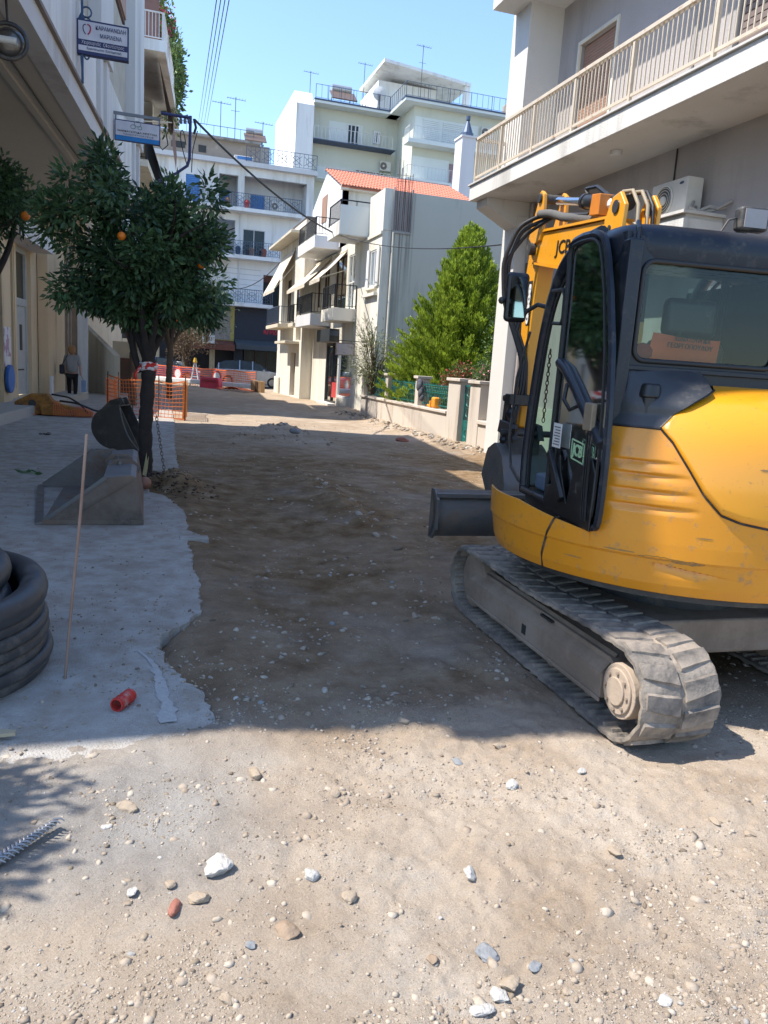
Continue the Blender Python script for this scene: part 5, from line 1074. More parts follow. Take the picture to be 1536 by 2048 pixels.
rt.box(x0, x1, y0+0.05, y0+0.1, z0_-0.02, z0_+0.02)
rt.build('roof_tiles', TILE, U, kind='stuff')
MB().prism([(7.885, y1, z1_-0.06), (7.885, y0, z0_-0.03), (7.885, y1+3.0, z0_-0.03)], (x1-7.885, 0, 0)).build('roof_body', TILE, U)
MB().cyl((x0, y1, z1_+0.03), (x1, y1, z1_+0.03), 0.09, n=10).build('ridge_tile', mat('ridge_grey', (0.2, 0.19, 0.19), 0.8), U)
# farther block with its cornice, entrance and plain base
HB = thing('corner_house', 'white cream end house with a thin cornice and small balconies at the far street corner', 'house', (8, 41, 0))
HX2 = 7.15; fb_ = lambda u, d, z: (HX2+d, u, z)
b = MB(); holes = [(38.6, 40.0, 0.05, 2.2), (40.6, 41.6, 3.8, 5.9), (38.2, 39.0, 4.2, 5.6)]
wall_with_holes(b, 37.25, 44.4, -0.2, 8.35, HX2, HX2+0.3, holes); b.box(HX2+0.3, 16, 37.25, 37.5, -0.2, 8.35).box(HX2+0.3, 16, 44.1, 44.4, -0.2, 8.35).build('street_wall', CREAMW, HB)
MB().box(HX2-0.02, 16, 37.1, 44.6, 8.352, 8.42).build('roof_edge', mat('dark_roof_edge', (0.09, 0.08, 0.08), 0.8), HB)
MB().box(HX2-0.65, HX2-0.003, 37.6, 44.5, 7.72, 7.86).build('cornice', CREAM, HB, bevel=0.02)
MB(fb_).box(38.6, 40.0, 0.2, 0.25, 0.05, 2.2).build('entrance_door', mat('brown_grey_door', (0.2, 0.16, 0.12), 0.6), HB)
MB().box(HX2-0.7, HX2-0.003, 37.8, 41.0, 2.62, 2.74).build('entrance_canopy', CREAM, HB, bevel=0.01)
window(HB, fb_, 40.6, 41.6, 3.8, 5.9, 0.1, DBRN, GLD, 1); window(HB, fb_, 38.2, 39.0, 4.2, 5.6, 0.1, DBRN, GLD, 0)
balcony(HB, 6.35, HX2-0.003, 39.6, 43.6, 3.42, 3.6, CREAM, BRAIL, 0.85)
balcony(HB, 6.75, HX2-0.003, 37.6, 38.9, 3.42, 3.6, CREAM, DRAIL, 0.85)
awning(HB, 39.8, 43.6, HX2, 7.3, 6.15, 5.3, AWN)
MB().box(HX2-0.12, HX2-0.003, 43.0, 44.4, -0.1, 0.9).build('base_block', CREAMW, HB, bevel=0.08, seg=3)
# hanging board in front of the shop window
SB = thing('hanging_sign', 'small framed pale shop board hanging out beside the oleander', 'sign', (6.9, 27.5, 2.3))
MB().box(6.54, 7.22, 27.48, 27.52, 2.08, 2.52).build('sign_frame', mat('brown_frame', (0.25, 0.17, 0.14), 0.6), SB)
MB().box(6.57, 7.19, 27.472, 27.478, 2.11, 2.49).build('sign_panel', mat('pale_sign_panel', (0.42, 0.38, 0.38), 0.7, c2=(0.3, 0.27, 0.28), sc_=9, amt=1), SB)
MB().bar((6.5, 27.5, 2.60), (7.7, 27.5, 2.60), 0.03, 0.03).bar((6.65, 27.5, 2.52), (6.65, 27.5, 2.6), 0.01, 0.01).bar((7.1, 27.5, 2.52), (7.1, 27.5, 2.6), 0.01, 0.01).build('sign_arm', DST, SB)

# ================================================================ FAR WHITE APARTMENT BLOCK
W = thing('apartment_building', 'white four-storey apartment block with recessed balconies and blue shutters across the end of the street', 'building', (4, 58, 0))
WY = 57.0; fw_ = lambda u, d, z: (u, WY+d, z)
b = MB()
lg = [(4.76, 6.05, 11.95, 14.1), (6.48, 10.85, 11.95, 14.15), (4.0, 5.93, 8.85, 11.15)]
def wall_h(mb, u0, u1, z0, z1, d0, d1, holes, fn):
    us = sorted(set([u0, u1]+[h for w_ in holes for h in w_[:2]]))
    for i in range(len(us)-1):
        a, c = us[i], us[i+1]; hs = sorted([(w_[2], w_[3]) for w_ in holes if w_[0] <= a+1e-6 and w_[1] >= c-1e-6]); zz = z0
        for h0, h1 in hs: mb.add(*bx(fn, a, c, d0, d1, zz, h0)); zz = h1
        mb.add(*bx(fn, a, c, d0, d1, zz, z1))
def bx(fn, x0, x1, y0, y1, z0, z1):
    return [fn(*p) for p in [(x0, y0, z0), (x1, y0, z0), (x1, y1, z0), (x0, y1, z0), (x0, y0, z1), (x1, y0, z1), (x1, y1, z1), (x0, y1, z1)]], [(0, 3, 2, 1), (4, 5, 6, 7), (0, 1, 5, 4), (1, 2, 6, 5), (2, 3, 7, 6), (3, 0, 4, 7)]
opn = lg+[(2.55, 3.47, 11.95, 13.78), (6.46, 8.02, 8.85, 10.67), (8.0, 9.2, 5.55, 7.7)]
wall_h(b, -8, 11.35, 5.4, 14.7, 0, 0.3, opn, fw_); b.build('front_wall', WHT, W)
MB(fw_).box(-8, 11.35, 1.7, 1.9, 5.4, 14.7).box(6.05, 6.48, 0.3, 1.7, 11.9, 14.2).box(10.85, 11.35, 0.3, 1.7, 11.9, 14.2).box(5.93, 6.4, 0.3, 1.7, 8.8, 11.2).box(3.6, 4.0, 0.3, 1.7, 8.8, 11.2).box(4.4, 4.76, 0.3, 1.7, 11.9, 14.2).build('recess_walls', GWHT, W)
MB(fw_).box(-8, 11.5, -0.45, 1.9, 14.7, 15.0).build('roof_slab', GWHT, W)
MB(fw_).box(11.0, 11.35, 0.3, 12, 0, 14.7).box(11.1, 11.34, -0.02, 0.0-0.003, 5.4, 14.6).build('side_wall', WHT, W)
for zs, x1_ in ((11.75, 10.4), (8.65, 9.0), (5.45, 8.6)):
    s_ = MB(fw_).box(-8, x1_, -1.0, 0.3, zs-0.1, zs+0.14).build('balcony_slab', WHT, W)
    railing(s_, (-3, WY-0.95, zs+0.143), (x1_-0.05, WY-0.95, zs+0.143), 0.92, 0.16, BRAIL, r=0.010, individual=False, orn=True, post_every=6)
railing(W, (6.5, WY-0.4, 15.003), (11.4, WY-0.4, 15.003), 1.0, 0.3, BRAIL, r=0.012, individual=False, orn=True, post_every=3)
railing(W, (-2, WY+1.6, 16.6), (7.2, WY+1.6, 16.6), 0.9, 0.9, BRAIL, r=0.012, individual=False)
MB(fw_).box(-4, 7.5, 1.0, 5, 15.001, 16.45).build('attic_wall', ATT, W)
MB(fw_).box(-4.3, 7.6, 0.6, 5, 16.45, 16.6).build('attic_slab', CONC, W)
MB(fw_).box(7.5, 8.3, 1.2, 3.2, 15.001, 16.5).build('roof_box', CONC, W)
MB(fw_).box(1.6, 2.5, 0.95, 0.998, 15.6, 16.0).box(3.4, 3.9, 0.95, 0.998, 15.5, 15.95).build('attic_window', DGR, W)
for (u0, u1, z0, z1, mm, d) in ((2.55, 3.47, 11.95, 13.78, BLUS, 0.05), (7.15, 8.1, 11.95, 13.3, BLUS, 1.6), (4.8, 5.6, 12.0, 13.4, BLUS, 1.6)):
    slat_shutter(W, fw_, u0, u1, z0, z1, mm, 0.12, 'shutter', d, d+0.08)
window(W, fw_, 6.46, 8.02, 8.85, 10.67, 0.15, GWHT, GLD, 1, curtain=mat('grey_curtain', (0.4, 0.44, 0.44), 0.9)); window(W, fw_, 8.0, 9.2, 5.55, 7.7, 0.15, DBRN, GLD, 1, curtain=mat('grey_curtain', (0.4, 0.44, 0.44), 0.9))
for zz in (6.2, 6.55, 6.9, 7.25, 7.6, 7.95): MB(fw_).box(-3, 7.8, -0.012, -0.003, zz, zz+0.02).build('wall_groove', mat('groove_grey', (0.35, 0.35, 0.36), 0.9), W)
MB().cyl((6.25, WY-0.05, 5.6), (6.25, WY-0.05, 11.6), 0.05, n=8).build('drainpipe', GWHT, W)
# ground floor shops
MB(fw_).box(-8, 11.35, 1.0, 1.2, 0, 5.4).build('ground_floor_back', mat('shop_dark', (0.025, 0.025, 0.03), 0.5), W)
MB(fw_).box(3.9, 6.05, -0.1, 0.9, 2.9, 5.34).build('ochre_panel', mat('ochre_panel', (0.4, 0.33, 0.1), 0.8), W)
MB(fw_).box(4.2, 5.75, -0.13, -0.103, 3.0, 5.1).build('grey_panel', mat('taupe_panel', (0.3, 0.26, 0.23), 0.8), W)
NV = mat('navy_cladding', (0.012, 0.018, 0.035), 0.55)
sf = MB(fw_).box(6.06, 11.35, -0.12, 0.9, 2.6, 5.34).box(6.06, 6.7, -0.1, 0.9, 0, 2.6).box(10.2, 11.35, -0.1, 0.9, 0, 2.6).build('shop_front', NV, W)
RT = mat('red_sign_letters', (0.55, 0.02, 0.04), 0.5)
put_text('R', 0.62, (8.95, WY-0.135, 4.25), (1, 0, 0), (0, 0, 1), RT, sf); put_text('RΙΨΙδα', 0.42, (8.75, WY-0.135, 3.72), (1, 0, 0), (0, 0, 1), RT, sf, width=1.25, bold=0.01)
MB().prism([(6.1, WY-0.12, 3.1), (6.1, WY-1.2, 2.72), (6.1, WY-1.2, 2.4), (6.1, WY-0.12, 2.6)], (5.2, 0, 0)).build('canopy', mat('grey_canopy', (0.06, 0.07, 0.08), 0.7), sf)
window(W, fw_, 6.8, 10.1, 0.35, 2.5, 0.2, DBRN, GLD, 3, curtain=mat('warm_interior', (0.28, 0.22, 0.15), 0.8))
MB().prism([(2.7, WY-0.12, 2.95), (2.7, WY-1.3, 2.6), (2.7, WY-1.3, 2.25), (2.7, WY-0.12, 2.3)], (3.3, 0, 0)).build('brown_awning', mat('red_brown_awning', (0.16, 0.05, 0.03), 0.7), W)
MB(fw_).box(-2, 6.0, -0.2, -0.15, 0.0, 0.85).build('terrace_screen', mat('grey_screen', (0.18, 0.18, 0.19), 0.7), W)
for x in (-1.5, 0.6, 2.5, 4.4): MB(fw_).box(x, x+0.35, 0.1, 0.5, 0, 2.6).build('column', BEI, W)
sg = MB(fw_).box(3.75, 4.6, -1.45, -1.38, 2.65, 3.2).build('round_cornered_sign', WPL, None, bevel=0.1, seg=3); tag(sg, 'small white sign with dark numbers above the brown awning at the street end', 'sign')
put_text('083', 0.36, (4.18, WY-1.46, 2.93), (1, 0, 0), (0, 0, 1), DBRN, sg)
ac_ = ac_unit(W, 'air_conditioner', lambda u, d, z: (u, WY+d, z), 8.3, 12.05, 0.9, 0.6, 0.3)
def solar_heater(cx_, cy_, cz_, s, label, loose=True):
    t = thing('solar_water_heater', label, 'water heater', (cx_, cy_, cz_))
    MB().cyl((cx_-0.75*s, cy_, cz_+1.25*s), (cx_+0.75*s, cy_, cz_+1.25*s), 0.29*s, n=20).build('tank', mat('tank_metal', (0.5, 0.5, 0.5), 0.35, 0.6), t, smooth=50)
    MB().prism([(cx_-0.95*s, cy_-1.3*s, cz_+0.15*s), (cx_-0.95*s, cy_-0.2*s, cz_+0.95*s), (cx_-0.95*s, cy_-0.25*s, cz_+1.02*s), (cx_-0.95*s, cy_-1.35*s, cz_+0.22*s)], (1.9*s, 0, 0)).build('collector', mat('collector_brown', (0.16, 0.11, 0.08), 0.35), t)
    b = MB()
    for x in (-0.7, 0.7): b.bar((cx_+x*s, cy_+0.2*s, cz_), (cx_+x*s, cy_, cz_+1.0*s), 0.05, 0.05).bar((cx_+x*s, cy_-1.2*s, cz_), (cx_+x*s, cy_+0.1*s, cz_), 0.05, 0.05)
    b.build('stand', DST, t); return t
def antenna(x, y, z, h, label, kind=0):
    t = thing('tv_antenna', label, 'antenna', (x, y, z))
    MB().cyl((x, y, z), (x, y, z+h), 0.025, n=6).build('mast', DST, t)
    b = MB(); b.bar((x-0.6, y, z+h-0.1), (x+0.7, y, z+h-0.15), 0.025, 0.025)
    for k in range(7): q = x-0.55+k*0.2; b.bar((q, y-0.25, z+h-0.1), (q, y+0.25, z+h-0.1), 0.012, 0.012)
    if kind: b.bar((x-0.3, y, z+h*0.7), (x+0.3, y, z+h*0.7), 0.02, 0.02)
    b.build('aerial', DST, t); return t
t = solar_heater(7.3, WY+2.2, 16.62, 0.8, 'small white solar water heater on the roof of the white block')
antenna(4.9, WY+1.8, 16.6, 2.6, 'thin television aerial left on the roof of the white block'); antenna(5.9, WY+1.8, 16.6, 3.0, 'taller bent television aerial near the solar heater', 1)
antenna(7.9, WY+2.2, 16.5, 1.9, 'short television aerial right of the small solar heater')
bx_ = MB(fw_).box(5.7, 7.0, -0.3, 0.1, 15.02, 15.35).build('roof_display_box', mat('yellow_white_box', (0.6, 0.6, 0.6), 0.5), None, bevel=0.05); tag(bx_, 'long white roof box with a blue front on the white block', 'box')
MB(fw_).box(5.9, 6.9, -0.32, -0.303, 15.1, 15.3).build('blue_front', BLUS, bx_)
for i, (x, zf, cc) in enumerate(((5.3, 11.9, (0.25, 0.12, 0.06)), (6.6, 11.9, (0.4, 0.05, 0.05)), (6.1, 8.8, (0.06, 0.1, 0.16)), (7.0, 8.8, (0.3, 0.16, 0.08)), (7.9, 8.8, (0.35, 0.1, 0.05)), (4.9, 8.8, (0.06, 0.12, 0.04)))):
    o = MB().cyl((x, WY-0.6, zf-0.01), (x, WY-0.6, zf+0.3), 0.13, 0.18, n=10).sphere((x, WY-0.6, zf+0.42), 0.2, 8).build('balcony_pot', mat('pot_%d' % i, cc, 0.8), None)
    tag(o, ['brown flower pot beside the towels, top floor of the white block', 'red flower pot by the middle pillar, top floor of the white block', 'dark blue tub under the grey curtained window of the white block', 'terracotta pot in front of the curtained window', 'orange-red pot at the right end of the second-floor balcony', 'green potted plant in the shaded second-floor recess'][i], 'flower pot')

# ================================================================ PALE GREEN APARTMENT BLOCK (farthest)
P = thing('apartment_building', 'tall pale green and white apartment block with roof terrace standing behind the others', 'building', (20, 72, 0))
PY0 = 70.0; fp = lambda u, d, z: (u, PY0+d, z); PF = 65.5
MB(fp).box(13.4, 21.2, 0, 10, 0, 23.5).build('left_wing_wall', PGR, P)
MB(fp).box(11.9, 13.398, -1.3, 10, 0, 23.0).prism([(11.9, -1.3, 23.0), (11.9, 10, 23.0), (11.9, 10, 24.3), (11.9, 0, 24.3)], (1.49, 0, 0)).build('white_side_wall', WHT, P)
MB().box(21.2, 32, PF, 80, 0, 23.5).build('right_wing_wall', PGR, P)
EDG = mat('blue_roof_edge', (0.07, 0.1, 0.17), 0.7)
MB().box(13.4, 21.0, PY0-1.3, PY0, 23.5, 23.62).box(20.0, 32, PF-1.0, PF, 23.5, 23.62).build('roof_edge', EDG, P)
MB().box(13.4, 21.0, PY0-1.25, 80, 23.3, 23.498).box(20.05, 32, PF-0.95, PF+10, 23.3, 23.498).build('roof_slab', PWH, P)
railing(P, (13.5, PY0-1.2, 23.63), (20.0, PY0-1.2, 23.63), 1.1, 0.5, BRAIL, r=0.012, individual=False, post_every=6)
railing(P, (20.1, PF-0.9, 23.63), (31.5, PF-0.9, 23.63), 1.1, 0.5, BRAIL, r=0.012, individual=False, post_every=6)
railing(P, (20.1, PF-0.9, 23.63), (20.1, PY0-1, 23.63), 1.1, 0.5, BRAIL, r=0.012, individual=False, post_every=2)
for z in (20.45, 17.4, 14.4, 11.4):
    s_ = MB().box(13.4, 20.7, PY0-1.4, PY0-0.002, z-0.06, z).build('balcony_slab', EDG if z > 20 else PWH, P); railing(s_, (13.5, PY0-1.35, z+0.003), (20.4, PY0-1.35, z+0.003), 1.0, 0.3, GWHT, r=0.015, individual=False, post_every=5)
    s_ = MB().box(20.4, 29.5, PF-1.3, PF-0.002, z-0.35, z-0.05).build('balcony_slab', PWH, P); railing(s_, (20.5, PF-1.25, z-0.047), (29.4, PF-1.25, z-0.047), 1.0, 0.3, GWHT, r=0.015, individual=False, post_every=5)
    railing(s_, (20.5, PF-1.25, z-0.047), (20.5, PF, z-0.047), 1.0, 0.3, GWHT, r=0.015, individual=False)
MB(fp).box(15.0, 18.0, -0.03, -0.003, 20.46, 22.4).box(14.0, 20.8, -0.03, -0.003, 17.42, 18.6).build('white_wall_band', PWH, P)
MB().box(21.3, 27.0, PF-0.03, PF-0.003, 20.42, 22.5).box(21.3, 24.6, PF-0.03, PF-0.003, 17.37, 19.4).build('white_wall_band', PWH, P)
fpf = lambda u, d, z: (u, PF+d, z)
for (u0, u1, z0, z1, mm, fn) in ((16.6, 17.7, 20.47, 22.35, WHT, fp), (19.0, 19.6, 21.1, 22.1, GLD, fp), (17.6, 19.9, 17.43, 18.7, DBRN, fp), (21.6, 22.3, 18.0, 19.0, GLD, fp)):
    if u1 <= 21: window(P, lambda u, d, z, fn=fn: fn(u, d-0.16, z), u0, u1, z0, z1, 0.1, WHT if mm is not DBRN else DBRN, GLD, 2, fw=0.1)
slat_shutter(P, lambda u, d, z: fpf(u, d-0.12, z), 24.6, 26.2, 17.37, 19.2, mat('mauve_shutter', (0.38, 0.26, 0.26), 0.7), 0.14, 'shutter', 0.0, 0.08)
slat_shutter(P, lambda u, d, z: fpf(u, d-0.12, z), 23.8, 25.6, 20.43, 22.4, PWH, 0.14, 'shutter', 0.0, 0.08)
slat_shutter(P, lambda u, d, z: fpf(u, d-0.12, z), 22.0, 23.4, 20.43, 22.4, PWH, 0.14, 'shutter', 0.0, 0.08)
ac_unit(P, 'x', fpf, 27.2, 21.6, 1.1, 0.85, 0.35); ac_unit(P, 'x', fp, 19.7, 18.9, 1.0, 0.8, 0.35)
MB().box(29, 29.8, PF-0.04, PF-0.003, 20.6, 21.7).build('dark_window', GLD, P)
# penthouse with sloping canopy slab
MB().box(19.2, 24.6, 70.0, 76, 23.5, 26.3).box(24.0, 26.8, 68.0, 68.3, 23.5, 24.6).build('penthouse_wall', WHT, P)
MB().prism([(18.9, 67.4, 26.9), (26.8, 67.4, 26.2), (26.8, 67.4, 26.45), (18.9, 67.4, 27.15)], (0, 8, 0)).box(26.3, 26.8, 67.5, 68, 23.5, 26.2).build('penthouse_roof', WHT, P)
MB().box(22.8, 23.6, 69.93, 69.99, 24.4, 25.3).build('dark_window', GLD, P)
t = solar_heater(16.0, PY0+0.3, 23.65, 1.15, 'large solar water heater with a silver tank on the pale green block')
sd_ = thing('satellite_dish', 'grey satellite dish on the roof terrace of the pale green block', 'satellite dish', (19.2, 69.2, 23.6))
b = MB(); n = 18
for j, (r, dz) in enumerate(((0.001, 0), (0.3, 0.05), (0.6, 0.18))):
    for k in range(n): a = 2*math.pi*k/n; b.v.append((19.1+r*math.cos(a), 68.9+dz, 24.9+r*math.sin(a)))
for j in range(2):
    for k in range(n): b.f.append((j*n+k, j*n+(k+1) % n, (j+1)*n+(k+1) % n, (j+1)*n+k)); b.mi.append(0)
b.build('dish', GWHT, sd_, smooth=60); MB().cyl((19.1, 68.9, 23.63), (19.1, 68.95, 24.9), 0.04).bar((19.1, 68.9, 24.4), (19.1, 69.8, 24.9), 0.03, 0.03).build('dish_mount', DST, sd_)
antenna(13.3, PY0+0.5, 24.3, 1.9, 'television aerial above the white side wall of the pale green block'); antenna(18.0, PY0+0.4, 23.6, 4.0, 'tall television aerial beside the satellite dish'); antenna(21.8, PF+0.6, 23.6, 4.6, 'tallest television aerial on the front wing of the pale green block', 1)
o = MB().box(29.2, 30.6, PF-0.6, PF+0.4, 23.64, 24.6).build('roof_crate', ATT, None, bevel=0.15); tag(o, 'brown lumpy tank wrapped in cloth at the right end of the far roof', 'tank')
o = bush('potted_plants', 'row of potted plants on the lower balcony of the pale green block', 'plants', (19.6, PY0-1.0, 17.9), (1.6, 0.3, 0.45), 900, 0.22, 0.08, GRN1, clumps=16, stems=3)
chm = MB().box(15.66, 16.4, 40, 41, 0, 13.8).box(15.6, 16.46, 39.95, 41.05, 13.8, 13.9).build('white_wall_tower', GWHT, None); tag(chm, 'plain white wall tower between the cream house and the grey building', 'wall')
o = MB().cyl((16.05, 40.4, 13.9), (16.05, 40.4, 14.1), 0.34, n=12).cyl((16.05, 40.4, 14.1), (16.05, 40.4, 14.75), 0.30, 0.06, n=12).cyl((16.05, 40.4, 14.75), (16.05, 40.4, 14.95), 0.12, n=8).build('chimney_cowl', BRAIL, None); tag(o, 'dark blue metal cowl on top of the white wall tower', 'chimney cowl')
# ================================================================ LEFT: arcaded shop building (facade leans 5 degrees off the street line)
fl = lambda a, y, z: (a+SH*y, y, z)           # a = offset of a plane parallel to this facade
A = thing('arcade_building', 'cream and white building overhanging a row of shops on the left', 'building', (-3, 14, 0))
MBL = lambda: MB(fl)
ZS = 5.0
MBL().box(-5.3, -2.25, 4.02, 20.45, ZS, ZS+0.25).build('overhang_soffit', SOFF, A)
MBL().box(-2.25, -2.0, 4.02, 20.45, ZS-0.02, ZS+0.02+0.25).build('soffit_edge_beam', GWHT, A)
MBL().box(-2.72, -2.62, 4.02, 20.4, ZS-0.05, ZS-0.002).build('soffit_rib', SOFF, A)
MBL().box(-2.04, -1.95, 5.55, 16.9, ZS+0.253, ZS+0.30).box(-2.04, -1.95, 8.9, 9.3, ZS+0.303, ZS+0.36).build('drip_moulding', mat('brownish_moulding', (0.25, 0.2, 0.17), 0.8), A)
b = MBL(); b.box(-2.3, -2.0, 4.02, 20.45, ZS+0.254, 6.35)
b.box(-2.3, -2.12, 4.04, 14.0, 6.351, 9.2); b.box(-2.3, -2.12, 14.0, 20.4, 6.351, 10.6)
b.build('upper_wall', WHT, A)
for (y0, y1) in ((4.04, 4.6), (9.0, 9.9), (13.7, 15.1), (18.5, 20.45)): MBL().box(-2.118, -1.9, y0, y1, 6.36, 9.2 if y0 < 12 else 10.6).build('pilaster', GWHT, A)
for y in (9.3, 13.9, 14.6, 18.9, 19.8): MBL().box(-1.999, -1.94, y, y+0.3, 5.31, 6.35).build('pilaster_foot', GWHT, A)
MBL().box(-2.117, -2.09, 9.9, 13.7, 6.36, 7.4).box(-2.117, -2.09, 15.1, 18.5, 6.36, 8.15).build('beige_infill', mat('beige_infill', (0.46, 0.43, 0.36), 0.9), A)
MBL().box(-2.3, -2.0, 14.0, 20.45, 10.4, 10.7).build('roof_parapet', WHT, A); MBL().box(-2.3, -2.0, 4.5, 13.99, 9.0, 9.22).build('roof_parapet', WHT, A)
fwl = lambda u, d, z: fl(-2.115-d, u, z)
for (u0, u1, z0) in ((15.4, 18.2, 8.25), (10.3, 13.4, 7.1)):
    w_ = MBL().box(-2.16, -2.07, u0, u1, z0, z0+2.0).build('window_frame', DBRN, A); slat_shutter(w_, lambda u, d, z: fl(-2.068+d, u, z), u0+0.08, u1-0.08, z0+0.06, z0+1.94, BROWN, 0.1, 'shutter', 0, 0.03)
MBL().box(-5.35, -2.3, 20.2, 20.44, ZS+0.26, 10.6).build('end_wall', CREAMW, A)
MB().box(-12, -4.1, 4.22, 4.4, 0, 9.2).build('near_end_wall', CREAM, A)
MBL().box(-12, -2.31, 14.0, 20.3, 10.3, 10.5).box(-12, -2.31, 4.5, 13.99, 8.9, 9.15).box(-4.6, -2.0, 4.02, 4.49, 8.8, 9.2).build('roof_slab', CONC, A)
# shops
hol = [(21.6, 22.75, 0.55, 4.2), (22.95, 24.55, 0.32, 4.3), (14.5, 20.6, 0.6, 4.2), (7.0, 13.2, 0.5, 3.9)]
b = MB(); wall_h(b, 4.4, 27.8, 0.3, ZS-0.002, 0, 0.35, hol, lambda u, d, z: fl(-5.3-d, u, z)); b.build('shop_wall', BEI, A)
MBL().box(-5.3, -4.75, 21.0, 24.9, 4.3, 4.75).build('shop_beam', GWHT, A)
MBL().box(-5.28, -5.0, 25.3, 27.8, 0.3, 4.98).build('pilaster', BEI, A); MBL().box(-5.28, -5.1, 20.7, 21.5, 0.3, 4.98).build('pilaster', BEI, A)
MBL().box(-5.65, -4.3, 4.3, 27.9, 0.0, 0.30).build('raised_step', mat('terrazzo_step', (0.42, 0.4, 0.36), 0.6, c2=(0.35, 0.33, 0.3), sc_=8, amt=1), A, bevel=0.015)
fs = lambda u, d, z: fl(-5.3-d, u, z)
window(A, fs, 21.6, 22.75, 0.55, 4.2, 0.15, BEI, GLC, 0, fw=0.06, curtain=mat('shop_inside', (0.12, 0.14, 0.13), 0.9))
window(A, fs, 14.5, 20.6, 0.6, 4.2, 0.15, GWHT, GLC, 2, fw=0.06, curtain=mat('shop_inside', (0.12, 0.14, 0.13), 0.9)); window(A, fs, 7.0, 13.2, 0.5, 3.9, 0.15, GWHT, GLC, 2, fw=0.06, curtain=mat('shop_inside', (0.12, 0.14, 0.13), 0.9))
GDR = mat('grey_metal_door', (0.42, 0.43, 0.41), 0.55, c2=(0.36, 0.37, 0.36), sc_=3, dirt=(0.5, 0.48, 0.44), dsc=4, damt=0.3)
d_ = MB(fs).box(22.95, 23.1, 0.1, 0.25, 0.32, 4.3).box(24.4, 24.55, 0.1, 0.25, 0.32, 4.3).box(23.1, 24.4, 0.1, 0.25, 4.15, 4.3).box(23.1, 24.4, 0.1, 0.25, 2.75, 2.95).build('shop_door', GDR, A)
MB(fs).box(23.12, 24.38, 0.13, 0.19, 0.34, 2.74).build('door_leaf', GDR, d_, bevel=0.01); MB(fs).box(23.1, 24.4, 0.16, 0.18, 2.95, 4.15).build('door_top_pane', GLD, d_)
MB(fs).box(23.75, 24.0, 0.118, 0.128, 1.55, 2.25).build('letter_pane', DGR, d_); MB(fs).box(23.35, 24.15, 0.119, 0.128, 1.0, 1.04).build('door_groove', DGR, d_); MB(fs).box(23.15, 23.2, 0.09, 0.125, 1.42, 1.55).build('door_handle', DGR, d_)
for k, a_ in enumerate((-5.1, -4.98, -4.9)): MB().cyl(fl(a_+0.05, 27.86+0.05*k, 0.31), fl(a_+0.05, 27.86+0.05*k, 4.9), 0.045 if k == 1 else 0.03, n=8).build('wall_pipe', mat('pipe_brown_grey', (0.3, 0.26, 0.21), 0.7), A)
cb = MB().tube([fl(-2.5, y, ZS-0.03-0.01*math.sin(y)) for y in np.linspace(6, 20, 24)], 0.012, 5).build('soffit_cable', CBL, A)
bo = MB(fs).box(24.7, 24.95, -0.5, -0.42, 0.31, 0.86).build('white_board', WPL, None, bevel=0.02); tag(bo, 'small white board propped against the reveal beside the grey shop door', 'board')
po = MB(fs).box(20.75, 21.35, -0.215, -0.205, 1.15, 2.1).build('window_poster', mat('poster_mauve', (0.35, 0.22, 0.3), 0.6, c2=(0.6, 0.6, 0.62), sc_=4, amt=0.1), None); tag(po, 'purple and white poster on the shop pilaster at the left edge', 'poster')
MB(fs).box(20.8, 21.3, -0.219, -0.216, 1.17, 1.4).build('poster_footer', WPL, po)
rd = MB(fs).cyl((21.0, -0.30, 0.86), (21.0, -0.24, 0.86), 0.34, n=28).build('round_blue_sign', mat('blue_sign', (0.02, 0.12, 0.4), 0.5), None); tag(rd, 'round blue sign leaning below the poster at the left edge', 'sign')
MB(fs).cyl((21.0, -0.306, 0.86), (21.0, -0.301, 0.86), 0.30, n=28).build('sign_face', mat('blue_sign_face', (0.03, 0.17, 0.5), 0.5), rd)
# projecting signs
def blade_sign(name, label, px0, py0, px1, py1, Y, m_frame, attach_a=-2.0):
    x0, _, z1 = PY(px0, py0, Y); x1, _, _z = PY(px1, py0, Y); _, _, z0 = PY(px0, py1, Y)
    t = thing(name, label, 'sign', ((x0+x1)/2, Y, z0))
    MB().box(x0, x1, Y-0.05, Y+0.05, z0, z1).build('sign_box', m_frame, t, bevel=0.006)
    return t, x0, x1, z0, z1
DNV = mat('dark_blue_frame', (0.02, 0.03, 0.12), 0.5); LBG = mat('pale_sign_face', (0.62, 0.62, 0.68), 0.6)
T1, x0, x1, z0, z1 = blade_sign('dentist_sign', 'upper projecting sign with a heart-shaped tooth logo and dark blue bands', 154, 38, 258, 108, 12.2, DNV)
w1 = x1-x0; h1 = z1-z0; yf = 12.2-0.052
MB().box(x0+0.02, x1-0.02, yf-0.003, yf, z0+h1*0.42, z1-0.025).box(x0+0.02, x1-0.02, yf-0.003, yf, z0+h1*0.10, z0+h1*0.25).build('sign_face', LBG, T1)
yt = yf-0.006
put_text('ΚΑΡΑΜΑΝΩΛΗ', h1*0.16, (x0+w1*0.65, yt, z0+h1*0.80), (1, 0, 0), (0, 0, 1), DNV, T1, width=w1*0.58, bold=0.0008)
put_text('ΜΑΡΙΛΕΝΑ', h1*0.16, (x0+w1*0.65, yt, z0+h1*0.58), (1, 0, 0), (0, 0, 1), DNV, T1, width=w1*0.42, bold=0.0008)
put_text('Χειρουργός  Οδοντίατρος', h1*0.14, (x0+w1*0.5, yt, z0+h1*0.335), (1, 0, 0), (0, 0, 1), LBG, T1, width=w1*0.82)
put_text('Εμφυτεύματα  Συντηρητική', h1*0.09, (x0+w1*0.52, yt, z0+h1*0.175), (1, 0, 0), (0, 0, 1), DNV, T1, width=w1*0.66)
cx_, cz_ = x0+w1*0.19, z0+h1*0.71
